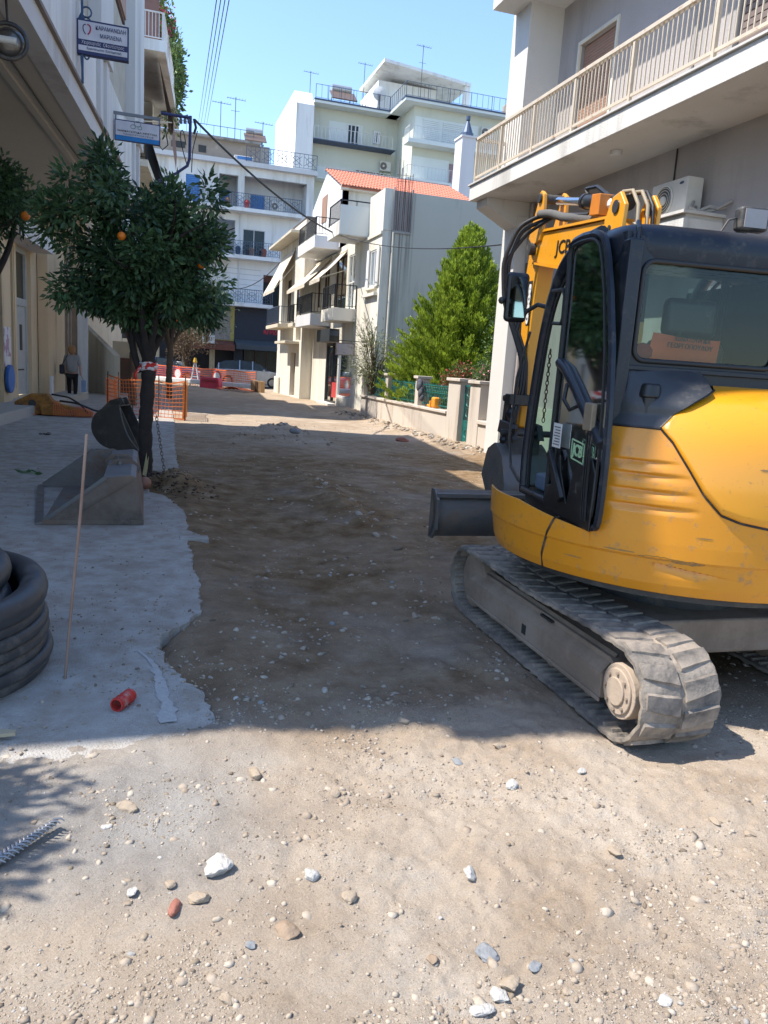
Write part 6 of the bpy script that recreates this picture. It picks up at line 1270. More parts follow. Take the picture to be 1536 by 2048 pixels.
hrt = lambda s0, s1, sx: [(cx_+sx*0.045*math.sin(t)**1*1.6*w1, yt, cz_+h1*0.16*(math.cos(t)*0.9+0.25*math.sin(t)**2)) for t in np.linspace(s0, s1, 12)]
MB().tube(hrt(0.25, 2.9, -1), 0.006, 5).build('tooth_logo', DNV, T1); MB().tube(hrt(0.15, 2.9, 1), 0.009, 5).build('heart_logo', mat('dark_pink', (0.5, 0.03, 0.1), 0.5), T1)
BBL = mat('ornate_bracket_blue', (0.04, 0.08, 0.16), 0.45, 0.3)
xw = fl(-1.93, 12.2, 0)[0]
b = MB()
b.box(xw-0.02, xw+0.01, 12.17, 12.23, z0-0.35, z1+0.55).bar((xw, 12.2, z1+0.1), (x0, 12.2, z1-0.05), 0.03, 0.03).bar((xw, 12.2, z0+0.05), (x0, 12.2, z0+0.05), 0.03, 0.03).bar((xw, 12.2, z0-0.3), (x0+0.05, 12.2, z0), 0.025, 0.025)
for k in range(5): b.tube([(xw+0.05+0.035*math.cos(t)*(1+0.2*k % 2), 12.2, z0+0.02+k*0.13+0.065*math.sin(t)) for t in np.linspace(0, 2*math.pi, 13)[:-1]], 0.012, 5, closed=True)
b.build('scroll_bracket', BBL, T1)
T2, x0, x1, z0, z1 = blade_sign('clinic_sign', 'lower projecting sign with overlapping green circles and a bright blue band', 229, 238, 321, 279, 15.9, DNV)
w1 = x1-x0; h1 = z1-z0+0.06; z0 -= 0.02; yf = 15.9-0.052; yt = yf-0.006
MB().box(x0+0.02, x1-0.02, yf-0.003, yf, z0+h1*0.24, z1-0.02).build('sign_face', LBG, T2); MB().box(x0+0.02, x1-0.02, yf-0.003, yf, z0+0.02, z0+h1*0.24-0.003).build('blue_band', mat('bright_blue', (0.0, 0.2, 0.55), 0.5), T2)
put_text('ΝΑΡΚΑΤΣΙΠΙΔΑ ΧΡΙΣΤΙΝΑ', h1*0.10, (x0+w1*0.5, yt, z0+h1*0.43), (1, 0, 0), (0, 0, 1), DGR, T2, width=w1*0.86, bold=0.0005)
put_text('ΠΑΙΔΟΨΥΧΙΑΤΡΟΣ', h1*0.09, (x0+w1*0.52, yt, z0+h1*0.31), (1, 0, 0), (0, 0, 1), BBL, T2, width=w1*0.66)
b = MB()
for cx_, cz_, r in ((0.5, 0.80, 0.115), (0.40, 0.66, 0.085), (0.55, 0.64, 0.07)): b.tube([(x0+w1*cx_+h1*r*1.2*math.cos(t), yt, z0+h1*cz_+h1*r*math.sin(t)) for t in np.linspace(0, 2*math.pi, 25)[:-1]], 0.005, 4, closed=True)
b.build('circle_logo', mat('sage_green', (0.12, 0.25, 0.2), 0.6), T2)
xw = fl(-1.93, 15.9, 0)[0]
MB().bar((xw-0.1, 15.9, z1+0.11), (x1, 15.9, z1+0.11), 0.04, 0.05).bar((x1-0.02, 15.9, z1), (x1-0.02, 15.9, z1+0.12), 0.03, 0.03).bar((x0+0.02, 15.9, z1), (x0+0.02, 15.9, z1+0.12), 0.03, 0.03).build('sign_bracket', mat('grey_bracket', (0.2, 0.22, 0.25), 0.5), T2)
# hanging lamp at the soffit, top left
lpn = PY(16, 82, 9.0)
LP = thing('hanging_lamp', 'round industrial lamp hanging under the overhang at the top left corner', 'lamp', lpn)
MB().tube([(lpn[0]+0.17*math.cos(t), lpn[1], lpn[2]+0.16*math.sin(t)) for t in np.linspace(0, 2*math.pi, 29)[:-1]], 0.022, 8, closed=True).build('lamp_ring', DST, LP, smooth=50)
MB().sphere((lpn[0], lpn[1]+0.08, lpn[2]), 0.155, 18, sq=(1, .7, .95)).build('lamp_dome', mat('lamp_dome', (0.16, 0.15, 0.14), 0.25, 0.6), LP, smooth=60)
MB().cyl((lpn[0]-0.08, lpn[1]-0.02, lpn[2]), (lpn[0]+0.08, lpn[1]-0.02, lpn[2]), 0.035).build('lamp_tube', mat('lamp_white', (0.6, 0.6, 0.58), 0.4), LP)
MB().tube([(lpn[0], lpn[1], lpn[2]+0.16), (lpn[0]-0.01, lpn[1], lpn[2]+0.4), (lpn[0]+0.01, lpn[1], lpn[2]+1.2)], 0.012, 6).build('lamp_cable', CBL, LP)
# iron service bracket with the cable bundle
BR = thing('cable_bracket', 'dark iron bracket on the facade corner carrying the overhead service cables', 'bracket', PY(330, 230, 20))
pb = lambda x, y: PY(x, y, 20)
MB().tube([pb(322, 226), pb(382, 236)], 0.035, 8).tube([pb(381, 232), pb(379, 318), pb(374, 333)], 0.035, 8).tube([pb(374, 332), pb(352, 347), pb(318, 362)], 0.032, 8).build('bracket_frame', DNV, BR, smooth=50)
MB().tube([pb(388, 238), pb(392, 255), pb(388, 268)], 0.03, 7).tube([pb(330, 255), pb(336, 290), pb(325, 300), pb(318, 290)], 0.014, 5).tube(smooth_path([pb(374, 330), pb(365, 300), pb(358, 262), pb(366, 252), pb(372, 290)], 14), 0.012, 5).tube(smooth_path([pb(395, 262), pb(385, 300), pb(383, 345)], 14), 0.012, 5).build('loose_cable', CBL, BR, smooth=50)
BR2 = MB()
for k in range(3): q = np.array(pb(362+8*k, 238)); BR2.cyl(q, q-np.array((0, 0, 0.1)), 0.035, n=8)
BR2.build('insulator', mat('insulator', (0.12, 0.13, 0.16), 0.3), BR)
# ---- building beyond, set back, with balconies and brown awning
Bb = thing('setback_house', 'cream apartment house beyond the arcade with a small balcony and a brown hanging awning', 'building', (-1, 32, 0))
MBL().box(-12, -3.0, 25.3, 34, 6.9, 10.2).box(-12, -6.4, 27.9, 34, 0, 6.0).box(-12, -5.4, 34.01, 46.5, 0, 11.6).build('wall', CREAM, Bb)
MBL().box(-2.999, -2.6, 25.3, 26.0, 6.9, 10.2).box(-2.999, -2.5, 30.0, 30.5, 6.9, 10.2).build('corner_pillar', CREAMW, Bb)
MBL().box(-2.998, -2.9, 26.4, 29.6, 7.6, 9.8).box(-2.998, -2.9, 31.0, 36.0, 6.2, 9.0).build('brown_opening', DBRN, Bb)
s_ = MBL().box(-2.995, -1.76, 25.2, 33.0, 10.25, 10.55).build('balcony_slab', WHT, Bb)
railing(s_, fl(-2.9, 25.3, 10.553), fl(-1.85, 25.3, 10.553), 0.75, 0.09, GWHT, r=0.010, individual=False); railing(s_, fl(-1.82, 25.3, 10.553), fl(-1.82, 32.9, 10.553), 0.75, 0.09, GWHT, r=0.010, individual=False)
s_ = MBL().box(-2.995, -2.3, 26.2, 33.0, 7.3, 7.5).build('balcony_slab', CREAMW, Bb); railing(s_, fl(-2.35, 26.3, 7.503), fl(-2.35, 32.9, 7.503), 0.9, 0.12, DRAIL, r=0.010, individual=False); railing(s_, fl(-2.9, 26.3, 7.503), fl(-2.37, 26.3, 7.503), 0.9, 0.12, DRAIL, r=0.010, individual=False)
MB().box(-0.9, 0.33, 26.6, 26.7, 10.56, 13.6).build('terrace_blind', mat('brown_blind', (0.2, 0.11, 0.09), 0.8), Bb)
b = MB(); pq = [(0.30, 25.5, 10.2), (0.62, 30.0, 10.2), (1.02, 30.0, 8.6), (0.76, 25.5, 8.5)]; b.add(pq+[(0.72, 25.5, 7.9), (1.0, 30.0, 8.1)], [(0, 1, 2, 3), (3, 2, 5, 4)]); b.build('brown_awning', AWB, Bb)
MB().bar((-0.3, 25.6, 8.4), (0.72, 25.6, 8.5), 0.03, 0.03).build('awning_arm', CREAM, Bb)
bush('climbing_plant', 'leafy climbing plant hanging from the high balcony against the sky', 'plant', (0.80, 31.0, 11.6), (0.50, 1.2, 2.0), 3600, 0.17, 0.09, leafmat('climber_leaf', (0.16, 0.24, 0.07), (0.05, 0.09, 0.03), .3), clumps=70, stems=12, hollow=0.2)
bush('bougainvillea', 'pink flowering bougainvillea on the topmost balcony at the upper left', 'plant', (0.42, 27.4, 11.9), (0.42, 0.6, 0.9), 700, 0.13, 0.06, GRN1, clumps=22, flowers=(MAG, 150, 0.10), stems=8, hollow=0.2)
# ---- white column, garden wall and steps parapet behind the orange tree
o = MB().box(-2.35, -2.0, 30.6, 31.0, 0.05, 4.2).build('white_column', GWHT, None, bevel=0.02); tag(o, 'tall white rectangular column beside the walking woman', 'column')
o = MB().box(-4.6, -2.36, 31.1, 31.3, 0.05, 1.9).box(-4.6, -2.4, 31.05, 31.099, 1.9, 3.3).build('pink_entrance_wall', mat('pink_beige_wall', (0.38, 0.31, 0.26), 0.85, c2=(0.33, 0.27, 0.23), sc_=3), None); tag(o, 'low pinkish wall under a pale panel in front of the walking woman', 'wall')
p0, p1 = PZ(168, 778, 0.07), PZ(240, 793, 0.07); pt0, pt1 = PY(170, 640, p0[1]), PY(241, 712, p1[1])
o = MB().prism([p0, p1, (p1[0], p1[1], pt1[2]), (p0[0], p0[1], pt0[2])], (-0.2, 0.25, 0)).build('stair_parapet', CREAMW, None); tag(o, 'cream rendered stair parapet sloping down to the right behind the orange tree', 'wall')
o = MB().box(-1.25, 0.2, 33.5, 33.8, 0, 2.1).build('garden_wall', CREAM, None); tag(o, 'cream wall section behind the orange tree trunk', 'wall')
o = MB().box(-1.05, -0.45, 33.0, 33.45, 0.0, 1.45).build('brown_cabinet', mat('brown_cabinet', (0.13, 0.05, 0.03), 0.6), None, bevel=0.03); tag(o, 'small brown utility cabinet left of the tree trunk', 'cabinet')
MB().box(-1.0, -0.5, 32.985, 32.998, 0.2, 1.3).build('cabinet_door', DBRN, o)

# ================================================================ TREES OF THE PAVEMENT
ORL = leafmat('orange_tree_leaf', (0.12, 0.22, 0.085), (0.018, 0.048, 0.03), 0.28, 0.42)
def citrus(c, Rr, zc, n, label, trunk_r=0.11, fork=1.55, seed=3, oranges=6, extra=None, trunk=BARK, leaf=(0.10, 0.042), lobes=None, group=None):
    rr = np.random.RandomState(seed); t = thing('orange_tree', label, 'tree', (c[0], c[1], 0.05), group)
    cen = np.array((c[0], c[1], zc)); tr = MB()
    tr.tube(smooth_path([(c[0], c[1], -0.1), (c[0]-0.02, c[1], 0.7), (c[0]+0.02, c[1], fork-0.2), (c[0]+0.01, c[1], fork+0.15)], 40), [trunk_r*1.25]+[trunk_r*(1+0.07*math.sin(k*1.1)+0.05*math.sin(k*2.9)) for k in range(38)]+[trunk_r*0.95], 12)
    tr.build('trunk', trunk, t, smooth=60)
    L_ = lobes or [(rr.normal(size=3)*np.array(Rr)*0.55) for _ in range(9)]
    limbs = MB(); tips = []
    main = [(-0.32, 0.0, 0.9), (0.30, 0.1, 0.65), (0.05, 0.3, 1.0), (-0.1, -0.3, 0.8), (0.15, -0.25, 0.95)]
    for i, m_ in enumerate(main):
        q0 = np.array((c[0], c[1], fork)); q1 = q0+np.array(m_)*np.array((1, 1, 0.8)); e = cen+np.array((m_[0]*2.2*Rr[0], m_[1]*2.2*Rr[1], 0.1+0.4*rr.rand()))
        limbs.tube(smooth_path([q0-np.array((0, 0, 0.1)), q1, e], 12), list(np.linspace(trunk_r*0.62, 0.02, 12)), 8); tips.append((q1, e))
        for k in range(5):
            s0 = q1+(e-q1)*rr.uniform(0.0, 0.9); dd = rr.normal(size=3); dd[2] = abs(dd[2])*0.6; dd /= np.linalg.norm(dd); s1 = s0+dd*np.array(Rr)*0.75
            limbs.tube([s0, (s0+s1)/2+rr.normal(0, 0.04, 3), s1], [0.022, 0.015, 0.006], 5)
    limbs.build('limbs', trunk, t, smooth=60)
    nK = 105; K = rr.normal(size=(nK, 3)); K /= np.linalg.norm(K, axis=1)[:, None]; lob = rr.normal(size=(7, 3)); lob /= np.linalg.norm(lob, axis=1)[:, None]; K *= ((0.35+0.65*rr.rand(nK)**0.55)*(0.80+0.27*np.max(K@lob.T, axis=1)))[:, None]
    cl = cen+K*np.array(Rr)*0.9
    if extra is not None: cl = np.concatenate([cl]+[np.array(e[0])+rr.normal(size=(e[2], 3))*np.array(e[1]) for e in extra])
    cl = cl[cl[:, 2] > zc-Rr[2]*0.98]
    sel = rr.randint(0, len(cl), n); off = rr.normal(size=(n, 3)); off *= (0.19*rr.rand(n)**0.5)[:, None]/np.sqrt((off**2).sum(1))[:, None]
    p = cl[sel]+off*np.array((1, 1, 1.15)); d = off*7+(cl[sel]-cen)*0.35+rr.normal(0, 0.3, (n, 3)); d[:, 2] -= 0.25
    tint = 0.2+0.5*rr.rand(len(cl))[sel]+rr.normal(0, 0.18, n)+(rr.rand(n) < 0.012)*0.7
    leaves('crown', p, d, leaf[0], leaf[1], ORL, t, tint=tint)
    for k in range(oranges):
        a = rr.rand()*6.28; q = cen+np.array((math.cos(a)*Rr[0]*0.8, -abs(math.sin(a))*Rr[1]*0.95-0.05, rr.uniform(-0.6, 0.3)*Rr[2]))
        MB().sphere(q, 0.042, 10).build('orange', ORF, t, smooth=60)
    return t
T0 = citrus((0.03, 10.62), (0.84, 0.84, 0.93), 2.86, 17500, 'nearest orange tree, its dark trunk wrapped in red and white tape', 0.088, 1.70, 5, 1, leaf=(0.105, 0.042),
            extra=[((-0.45, 10.5, 3.72), (0.12, 0.16, 0.14), 7), ((-0.72, 10.4, 3.3), (0.2, 0.22, 0.25), 13), ((-0.6, 10.4, 2.4), (0.2, 0.25, 0.2), 10), ((0.66, 10.5, 3.15), (0.14, 0.2, 0.22), 8), ((0.72, 10.6, 2.5), (0.12, 0.2, 0.28), 10), ((0.3, 10.5, 3.55), (0.2, 0.2, 0.12), 6)])
for o_, p_ in (((50, 432)), ((243, 471)))[:0]: pass
q = PY(243, 472, 9.85); MB().sphere(q, 0.05, 10).build('orange', ORF, T0, smooth=60)
q = PY(383, 590, 10.1)
tp = MB()
for k in range(3):
    z = 1.50+0.035*k
    tp.tube([(0.045+0.1*math.cos(t), 10.62+0.1*math.sin(t), z+0.01*math.sin(3*t)) for t in np.linspace(0, 2*math.pi, 19)[:-1]], 0.018, 5, closed=True)
tp.tube([(-0.06, 10.53, 1.52), (-0.12, 10.5, 1.42), (-0.1, 10.5, 1.36)], 0.02, 5)
tp.build('tape_band', mat('red_white_tape', (0.75, 0.7, 0.68), 0.5, c2=(0.6, 0.04, 0.03), sc_=14, amt=0.02, detail=1), T0, smooth=60)
MB().prism([(-0.02, 10.522, 0.12), (0.03, 10.518, 0.42), (0.045, 10.52, 0.2), (0.06, 10.521, 0.38), (0.03, 10.521, 0.1)], (0, 0.02, 0)).build('bark_wound', mat('fresh_wood', (0.5, 0.42, 0.22), 0.9), T0)
MB().tube(smooth_path([(-0.06, 10.65, 1.45), (-0.16, 10.7, 1.75), (-0.17, 10.7, 2.1), (-0.3, 10.7, 2.6)], 16), 0.045, 8).build('side_stem', BARK, T0, smooth=60)
T1_ = citrus((-0.35, 25.5), (1.5, 1.4, 1.35), 3.6, 6500, 'second orange tree farther along the pavement, seen below the first crown', 0.12, 1.9, 9, 4, trunk=BARK2, leaf=(0.13, 0.06))
T2_ = citrus((0.9, 31.0), (1.6, 1.5, 1.3), 3.7, 6000, 'third orange tree at the end of the pavement near the orange net', 0.12, 2.0, 12, 3, trunk=BARK2, leaf=(0.15, 0.07))
T3_ = citrus((-2.25, 13.2), (0.72, 0.8, 0.58), 3.8, 6500, 'orange tree bough entering at the left edge under the overhang', 0.09, 2.6, 21, 0)
citrus((-3.0, 3.0), (0.75, 0.6, 0.5), 3.1, 3600, 'unseen orange tree added outside the left edge to shade the near pavement', 0.08, 2.0, 33, 0)  # unseen tree, added only to cast soft shade at the lower left
q = PY(51, 432, 12.5); MB().sphere(q, 0.065, 10).build('orange', ORF, T3_, smooth=60)
o = bush('small_tree', 'thin pinkish-brown tree in front of the far shops', 'tree', (2.3, 47.0, 2.6), (1.2, 1.0, 1.5), 2200, 0.14, 0.05, leafmat('rusty_leaf', (0.2, 0.13, 0.07), (0.08, 0.06, 0.04), .3), clumps=40, stems=18, hollow=0.2)
bush('street_tree', 'grey-green olive tree standing in front of the ochre panel', 'tree', (3.6, 50.0, 4.6), (1.7, 1.4, 2.0), 4200, 0.18, 0.07, leafmat('grey_olive', (0.2, 0.26, 0.17), (0.08, 0.11, 0.07), .25), clumps=60, stems=14, hollow=0.3)

# ================================================================ FAR END: nets, barriers, cars
NETM = mat('orange_red_net', (0.78, 0.16, 0.04), 0.6, c2=(0.6, 0.11, 0.03), sc_=3)
def net(p0, p1, z0, h, m, label, posts=3, pitch=0.09, sag=0.06, th=0.012, group=None):
    p0, p1 = np.array(p0, float), np.array(p1, float); L_ = np.linalg.norm(p1-p0); d = (p1-p0)/L_; nr_ = np.array((-d[1], d[0]))
    t = thing('plastic_net_fence', label, 'net fence', (p0[0], p0[1], z0), group)
    def Q(u, v): s = sag*math.sin(math.pi*((u*posts/L_) % 1.0))*v; w_ = 0.05*math.sin(u*3.1+v*2); q = p0+d*u+nr_*w_; return (q[0], q[1], z0+h*v-s)
    b = MB(); n = int(L_/pitch); k = int(h/pitch)
    for i in range(n+1):
        pts = [Q(L_*i/n, v) for v in np.linspace(0, 1, 5)]
        for a, c in zip(pts[:-1], pts[1:]): b.bar(a, c, th, 0.004, up=(d[0], d[1], 0))
    for j in range(k+1):
        pts = [Q(u, j/k) for u in np.linspace(0, L_, max(6, int(L_/0.5)))]
        for a, c in zip(pts[:-1], pts[1:]): b.bar(a, c, 0.004, th*(3.0 if j in (0, k) else 1.3))
    b.build('net', m, t)
    for i in range(posts+1): q = p0+d*L_*i/posts; MB().cyl((q[0], q[1], z0-0.05), (q[0], q[1], z0+h+0.12), 0.016, n=6).build('post', RUST, t)
    return t
net((0.62, 50.6), (5.9, 43.6), 0.0, 1.05, NETM, 'red-orange plastic net closing the far end of the dug-up street', 5, 0.13, 0.05, 0.022)
n1 = net((-0.95, 22.2), (1.0, 20.7), 0.07, 0.98, mat('orange_net_near', (0.8, 0.22, 0.06), 0.6), 'orange net panel standing on the pavement behind the round bucket', 3, 0.10, 0.10, 0.012)
n2 = net((1.0, 20.7), (1.15, 23.8), 0.05, 0.95, mat('amber_net', (0.85, 0.3, 0.04), 0.6), 'amber net panel running away along the pavement edge', 2, 0.08, 0.08, 0.014)
n3 = net((-0.95, 22.2), (-0.75, 24.6), 0.07, 0.9, mat('orange_net_near', (0.8, 0.22, 0.06), 0.6), 'short orange net return behind the dark bucket', 1, 0.10, 0.10, 0.012)
def circ_sign(p, z, label):
    t = thing('round_sign', label, 'sign', (p[0], p[1], z-0.3)); 
    MB().cyl((p[0], p[1], z), (p[0]+0.03, p[1]+0.02, z), 0.30, n=24).build('sign_disc', mat('sign_red_ring', (0.6, 0.05, 0.03), 0.5), t); MB().cyl((p[0]-0.004, p[1]-0.012, z), (p[0]+0.0, p[1]-0.006, z), 0.2, n=24).build('sign_face', WPL, t)
    me = bpy.data.meshes; return t
for (pp, lab) in (((1.95, 48.4), 'left round red-ringed sign hung on the far net'), ((4.0, 45.6), 'right round red-ringed sign hung on the far net')):
    t = thing('round_sign', lab, 'sign', (pp[0], pp[1], 0.2)); nx = np.array((-0.79, -0.6))*0.04
    MB().cyl((pp[0]+nx[0], pp[1]+nx[1], 0.62), (pp[0]+nx[0]*2, pp[1]+nx[1]*2, 0.62), 0.36, n=24).build('sign_disc', mat('sign_red_ring', (0.6, 0.05, 0.03), 0.5), t)
    MB().cyl((pp[0]+nx[0]*2.05, pp[1]+nx[1]*2.05, 0.62), (pp[0]+nx[0]*2.3, pp[1]+nx[1]*2.3, 0.62), 0.26, n=24).build('sign_face', WPL, t)
wb = MB().bar((0.3, 48.2, 0.28), (5.7, 42.9, 0.28), 0.3, 0.26).build('white_barrier', WPL, None, bevel=0.05, seg=3); tag(wb, 'long low white barrier lying in front of the far net', 'barrier')
pk = thing('plastic_barrier', 'short pink-red plastic barrier block in the middle of the far net', 'barrier', (3.6, 44.4, 0))
MB().prism([(3.15, 44.55, 0.0), (3.15, 44.55, 0.45), (3.2, 44.5, 0.62), (4.05, 43.7, 0.62), (4.1, 43.65, 0.45), (4.1, 43.65, 0.0)], (-0.25, -0.3, 0)).build('barrier_body', PINKP, pk, bevel=0.03)
MB().prism([(3.0, 44.15, 0.38), (3.05, 44.11, 0.50), (3.7, 43.45, 0.50), (3.76, 43.40, 0.38)], (-0.02, -0.02, 0)).build('barrier_recess', mat('dark_pink_recess', (0.35, 0.03, 0.05), 0.6), pk)
o = MB().prism([(5.5, 42.6, 0), (5.5, 42.6, 0.62), (6.0, 42.2, 0.6), (6.0, 42.2, 0)], (0.25, 0.3, 0)).build('cardboard_box', mat('cardboard', (0.32, 0.2, 0.1), 0.9), None); tag(o, 'brown cardboard box at the right end of the far net', 'box')
MB().prism([(5.7, 42.42, 0.05), (5.7, 42.42, 0.58), (5.82, 42.33, 0.58), (5.82, 42.33, 0.05)], (-0.01, -0.012, 0)).build('dark_opening', DBRN, o)
og = MB(); gx, gy = np.meshgrid(np.linspace(0, 1, 14), np.linspace(0, 1, 6)); 
for i in range(6):
    for j in range(14): u, v = j/13, i/5; og.v.append((3.9+1.7*u-0.4*v, 42.9-1.3*u-0.5*v, 0.06+0.16*abs(math.sin(5*u+2*v))*math.sin(math.pi*u)+0.03))
for i in range(5):
    for j in range(13): k = i*14+j; og.f.append((k, k+1, k+15, k+14)); og.mi.append(0)
og = og.build('fallen_net', ORG, None, smooth=60); tag(og, 'crumpled bright orange net lying on the ground before the white barrier', 'net')
tr_ = thing('traffic_trestle', 'white trestle with a yellow warning lamp standing at the far net', 'trestle', (2.75, 46.2, 0))
MB().bar((2.5, 46.4, 0), (2.72, 46.2, 1.35), 0.06, 0.06).bar((3.0, 46.0, 0), (2.78, 46.2, 1.35), 0.06, 0.06).bar((2.6, 46.3, 0.55), (2.9, 46.1, 0.55), 0.05, 0.05).build('trestle_leg', WPL, tr_)
MB().cyl((2.75, 46.2, 1.35), (2.75, 46.2, 1.62), 0.13, 0.06, n=10).build('warning_lamp', mat('yellow_lamp', (0.75, 0.45, 0.03), 0.4), tr_)
# cars: body lofted from side outline
def car(name, label, cx, cy, yaw, Lc, Hc, m, hatch=0.0):
    t = thing(name, label, 'car', (cx, cy, 0.02), rz=yaw, local=True)
    Wc = 0.88
    low = [(-0.5, 0.30), (-0.505, 0.55), (-0.49, 0.62), (-0.30, 0.645), (0.0, 0.65), (0.28, 0.63), (0.44, 0.55), (0.495, 0.42), (0.50, 0.20), (0.45, 0.12), (-0.45, 0.12)]
    roof = [(-0.485, 0.60), (-0.44+hatch, 0.86), (-0.36+hatch, 0.97), (-0.15, 1.0), (0.03, 0.98), (0.12, 0.90), (0.27, 0.63)]
    b = MB(); pts = [(x*Lc, z*Hc) for x, z in low]; n = len(pts)
    for k, (wy, s) in enumerate(((-Wc, 1.0), (-Wc*0.97, 1.0), (Wc*0.97, 1.0), (Wc, 1.0))): b.v += [(x*(0.985 if k in (0, 3) else 1), wy, z if k in (1, 2) else z*0.98+0.01) for x, z in pts]
    for k in range(3):
        for i in range(n): b.f.append((k*n+i, k*n+(i+1) % n, (k+1)*n+(i+1) % n, (k+1)*n+i)); b.mi.append(0)
    b.f += [tuple(range(n))[::-1], tuple(range(3*n, 4*n))]; b.mi += [0, 0]
    b.build('body', m, t, bevel=0.05, seg=3)
    P_ = [(x*Lc, z*Hc) for x, z in roof]; b = MB(); n = len(P_)
    for wy in (-1, 1):
        for x, z in P_: q = (z/Hc-0.6)/0.4; b.v.append((x, wy*(Wc-0.05-0.20*q), z))
    b.f += [tuple(range(n))[::-1], tuple(range(n, 2*n))]+[(i, i+1, n+i+1, n+i) for i in range(n-1)]; b.mi += [0]*(n+1)
    b.build('greenhouse_glass', mat('car_glass', (0.02, 0.03, 0.038), 0.2, c2=(0.05, 0.07, 0.08), sc_=2, amt=1, spec=0.25), t, bevel=0.03)
    rf_ = MB(); top = [p for p in P_ if p[1] > 0.85*Hc]
    for wy in (-1, 1):
        for x, z in top: q = (z/Hc-0.6)/0.4; rf_.v.append((x, wy*(Wc-0.04-0.20*q), z+0.015))
    n = len(top); rf_.f += [(i, i+1, n+i+1, n+i) for i in range(n-1)]; rf_.mi += [0]*(n-1)
    for wy in (-1, 1):
        for i0 in (0, 2, 3, 5):
            x, z = P_[min(i0+1, 6)]; x2 = x-0.1 if i0 < 3 else x+0.15; q = (z/Hc-0.6)/0.4
            rf_.bar((x, wy*(Wc-0.035-0.2*q), z), (x+(0.05 if i0 < 3 else 0.12)*0, wy*(Wc-0.04), 0.63*Hc), 0.06, 0.03)
    rf_.build('roof', m, t)
    for sx in (-0.31, 0.31):
        for sy in (-1, 1):
            w_ = MB().cyl((sx*Lc, sy*(Wc-0.2), 0.33), (sx*Lc, sy*(Wc+0.01), 0.33), 0.33, n=22).build('wheel', RUB, t, bevel=0.02)
            MB().cyl((sx*Lc, sy*(Wc+0.011), 0.33), (sx*Lc, sy*(Wc+0.02), 0.33), 0.21, n=18).build('rim', mat('alloy', (0.4, 0.41, 0.42), 0.35, 0.7), w_)
    for sy in (-1, 1):
        MB().box(-0.505*Lc-0.02, -0.46*Lc, sy*(Wc-0.22)-0.16, sy*(Wc-0.22)+0.2 if sy < 0 else sy*(Wc-0.22)+0.23, 0.52*Hc, 0.62*Hc).build('tail_light', mat('tail_red', (0.5, 0.02, 0.03), 0.3), t, bevel=0.02)
        MB().box(0.44*Lc, 0.495*Lc+0.01, sy*(Wc-0.25)-0.15, sy*(Wc-0.25)+0.15, 0.42*Hc, 0.5*Hc).build('headlight', mat('headlight', (0.6, 0.62, 0.65), 0.15), t, bevel=0.02)
        MB().box(0.17*Lc, 0.205*Lc, sy*(Wc+0.0), sy*(Wc+0.16), 0.62*Hc, 0.70*Hc).build('door_mirror', m, t, bevel=0.02)
    MB().box(0.49*Lc, 0.505*Lc+0.01, -0.5, 0.5, 0.22*Hc, 0.38*Hc).build('grille', DGR, t)
    return t
c1 = car('parked_car', 'grey estate car parked behind the far net, its tail light to the left', 6.5, 50.8, R_(-7), 4.5, 1.62, mat('silver_grey_paint', (0.42, 0.45, 0.5), 0.25, 0.6, coat=0.6))
c2 = car('parked_car', 'metallic blue car partly hidden by the tree trunk and far net', 1.3, 52.0, R_(-4), 4.3, 1.48, mat('blue_car_paint', (0.08, 0.2, 0.5), 0.25, 0.3, coat=0.7), 0.02)
sc_t = thing('parked_scooter', 'dark scooter with a white top case in front of the far shops', 'scooter', (3.0, 52.8, 0))
MB().box(2.2, 3.2, 52.7, 53.0, 0.35, 0.75).box(2.1, 2.5, 52.72, 52.98, 0.75, 0.95).bar((3.2, 52.85, 0.5), (3.45, 52.85, 1.15), 0.12, 0.12).build('scooter_body', BLK, sc_t, bevel=0.05)
MB().cyl((2.3, 52.8, 0.27), (2.3, 52.9, 0.27), 0.25).cyl((3.55, 52.8, 0.27), (3.55, 52.9, 0.27), 0.25).build('wheel', RUB, sc_t); MB().box(1.95, 2.3, 52.7, 53.05, 0.98, 1.3).build('top_case', WPL, sc_t, bevel=0.05)

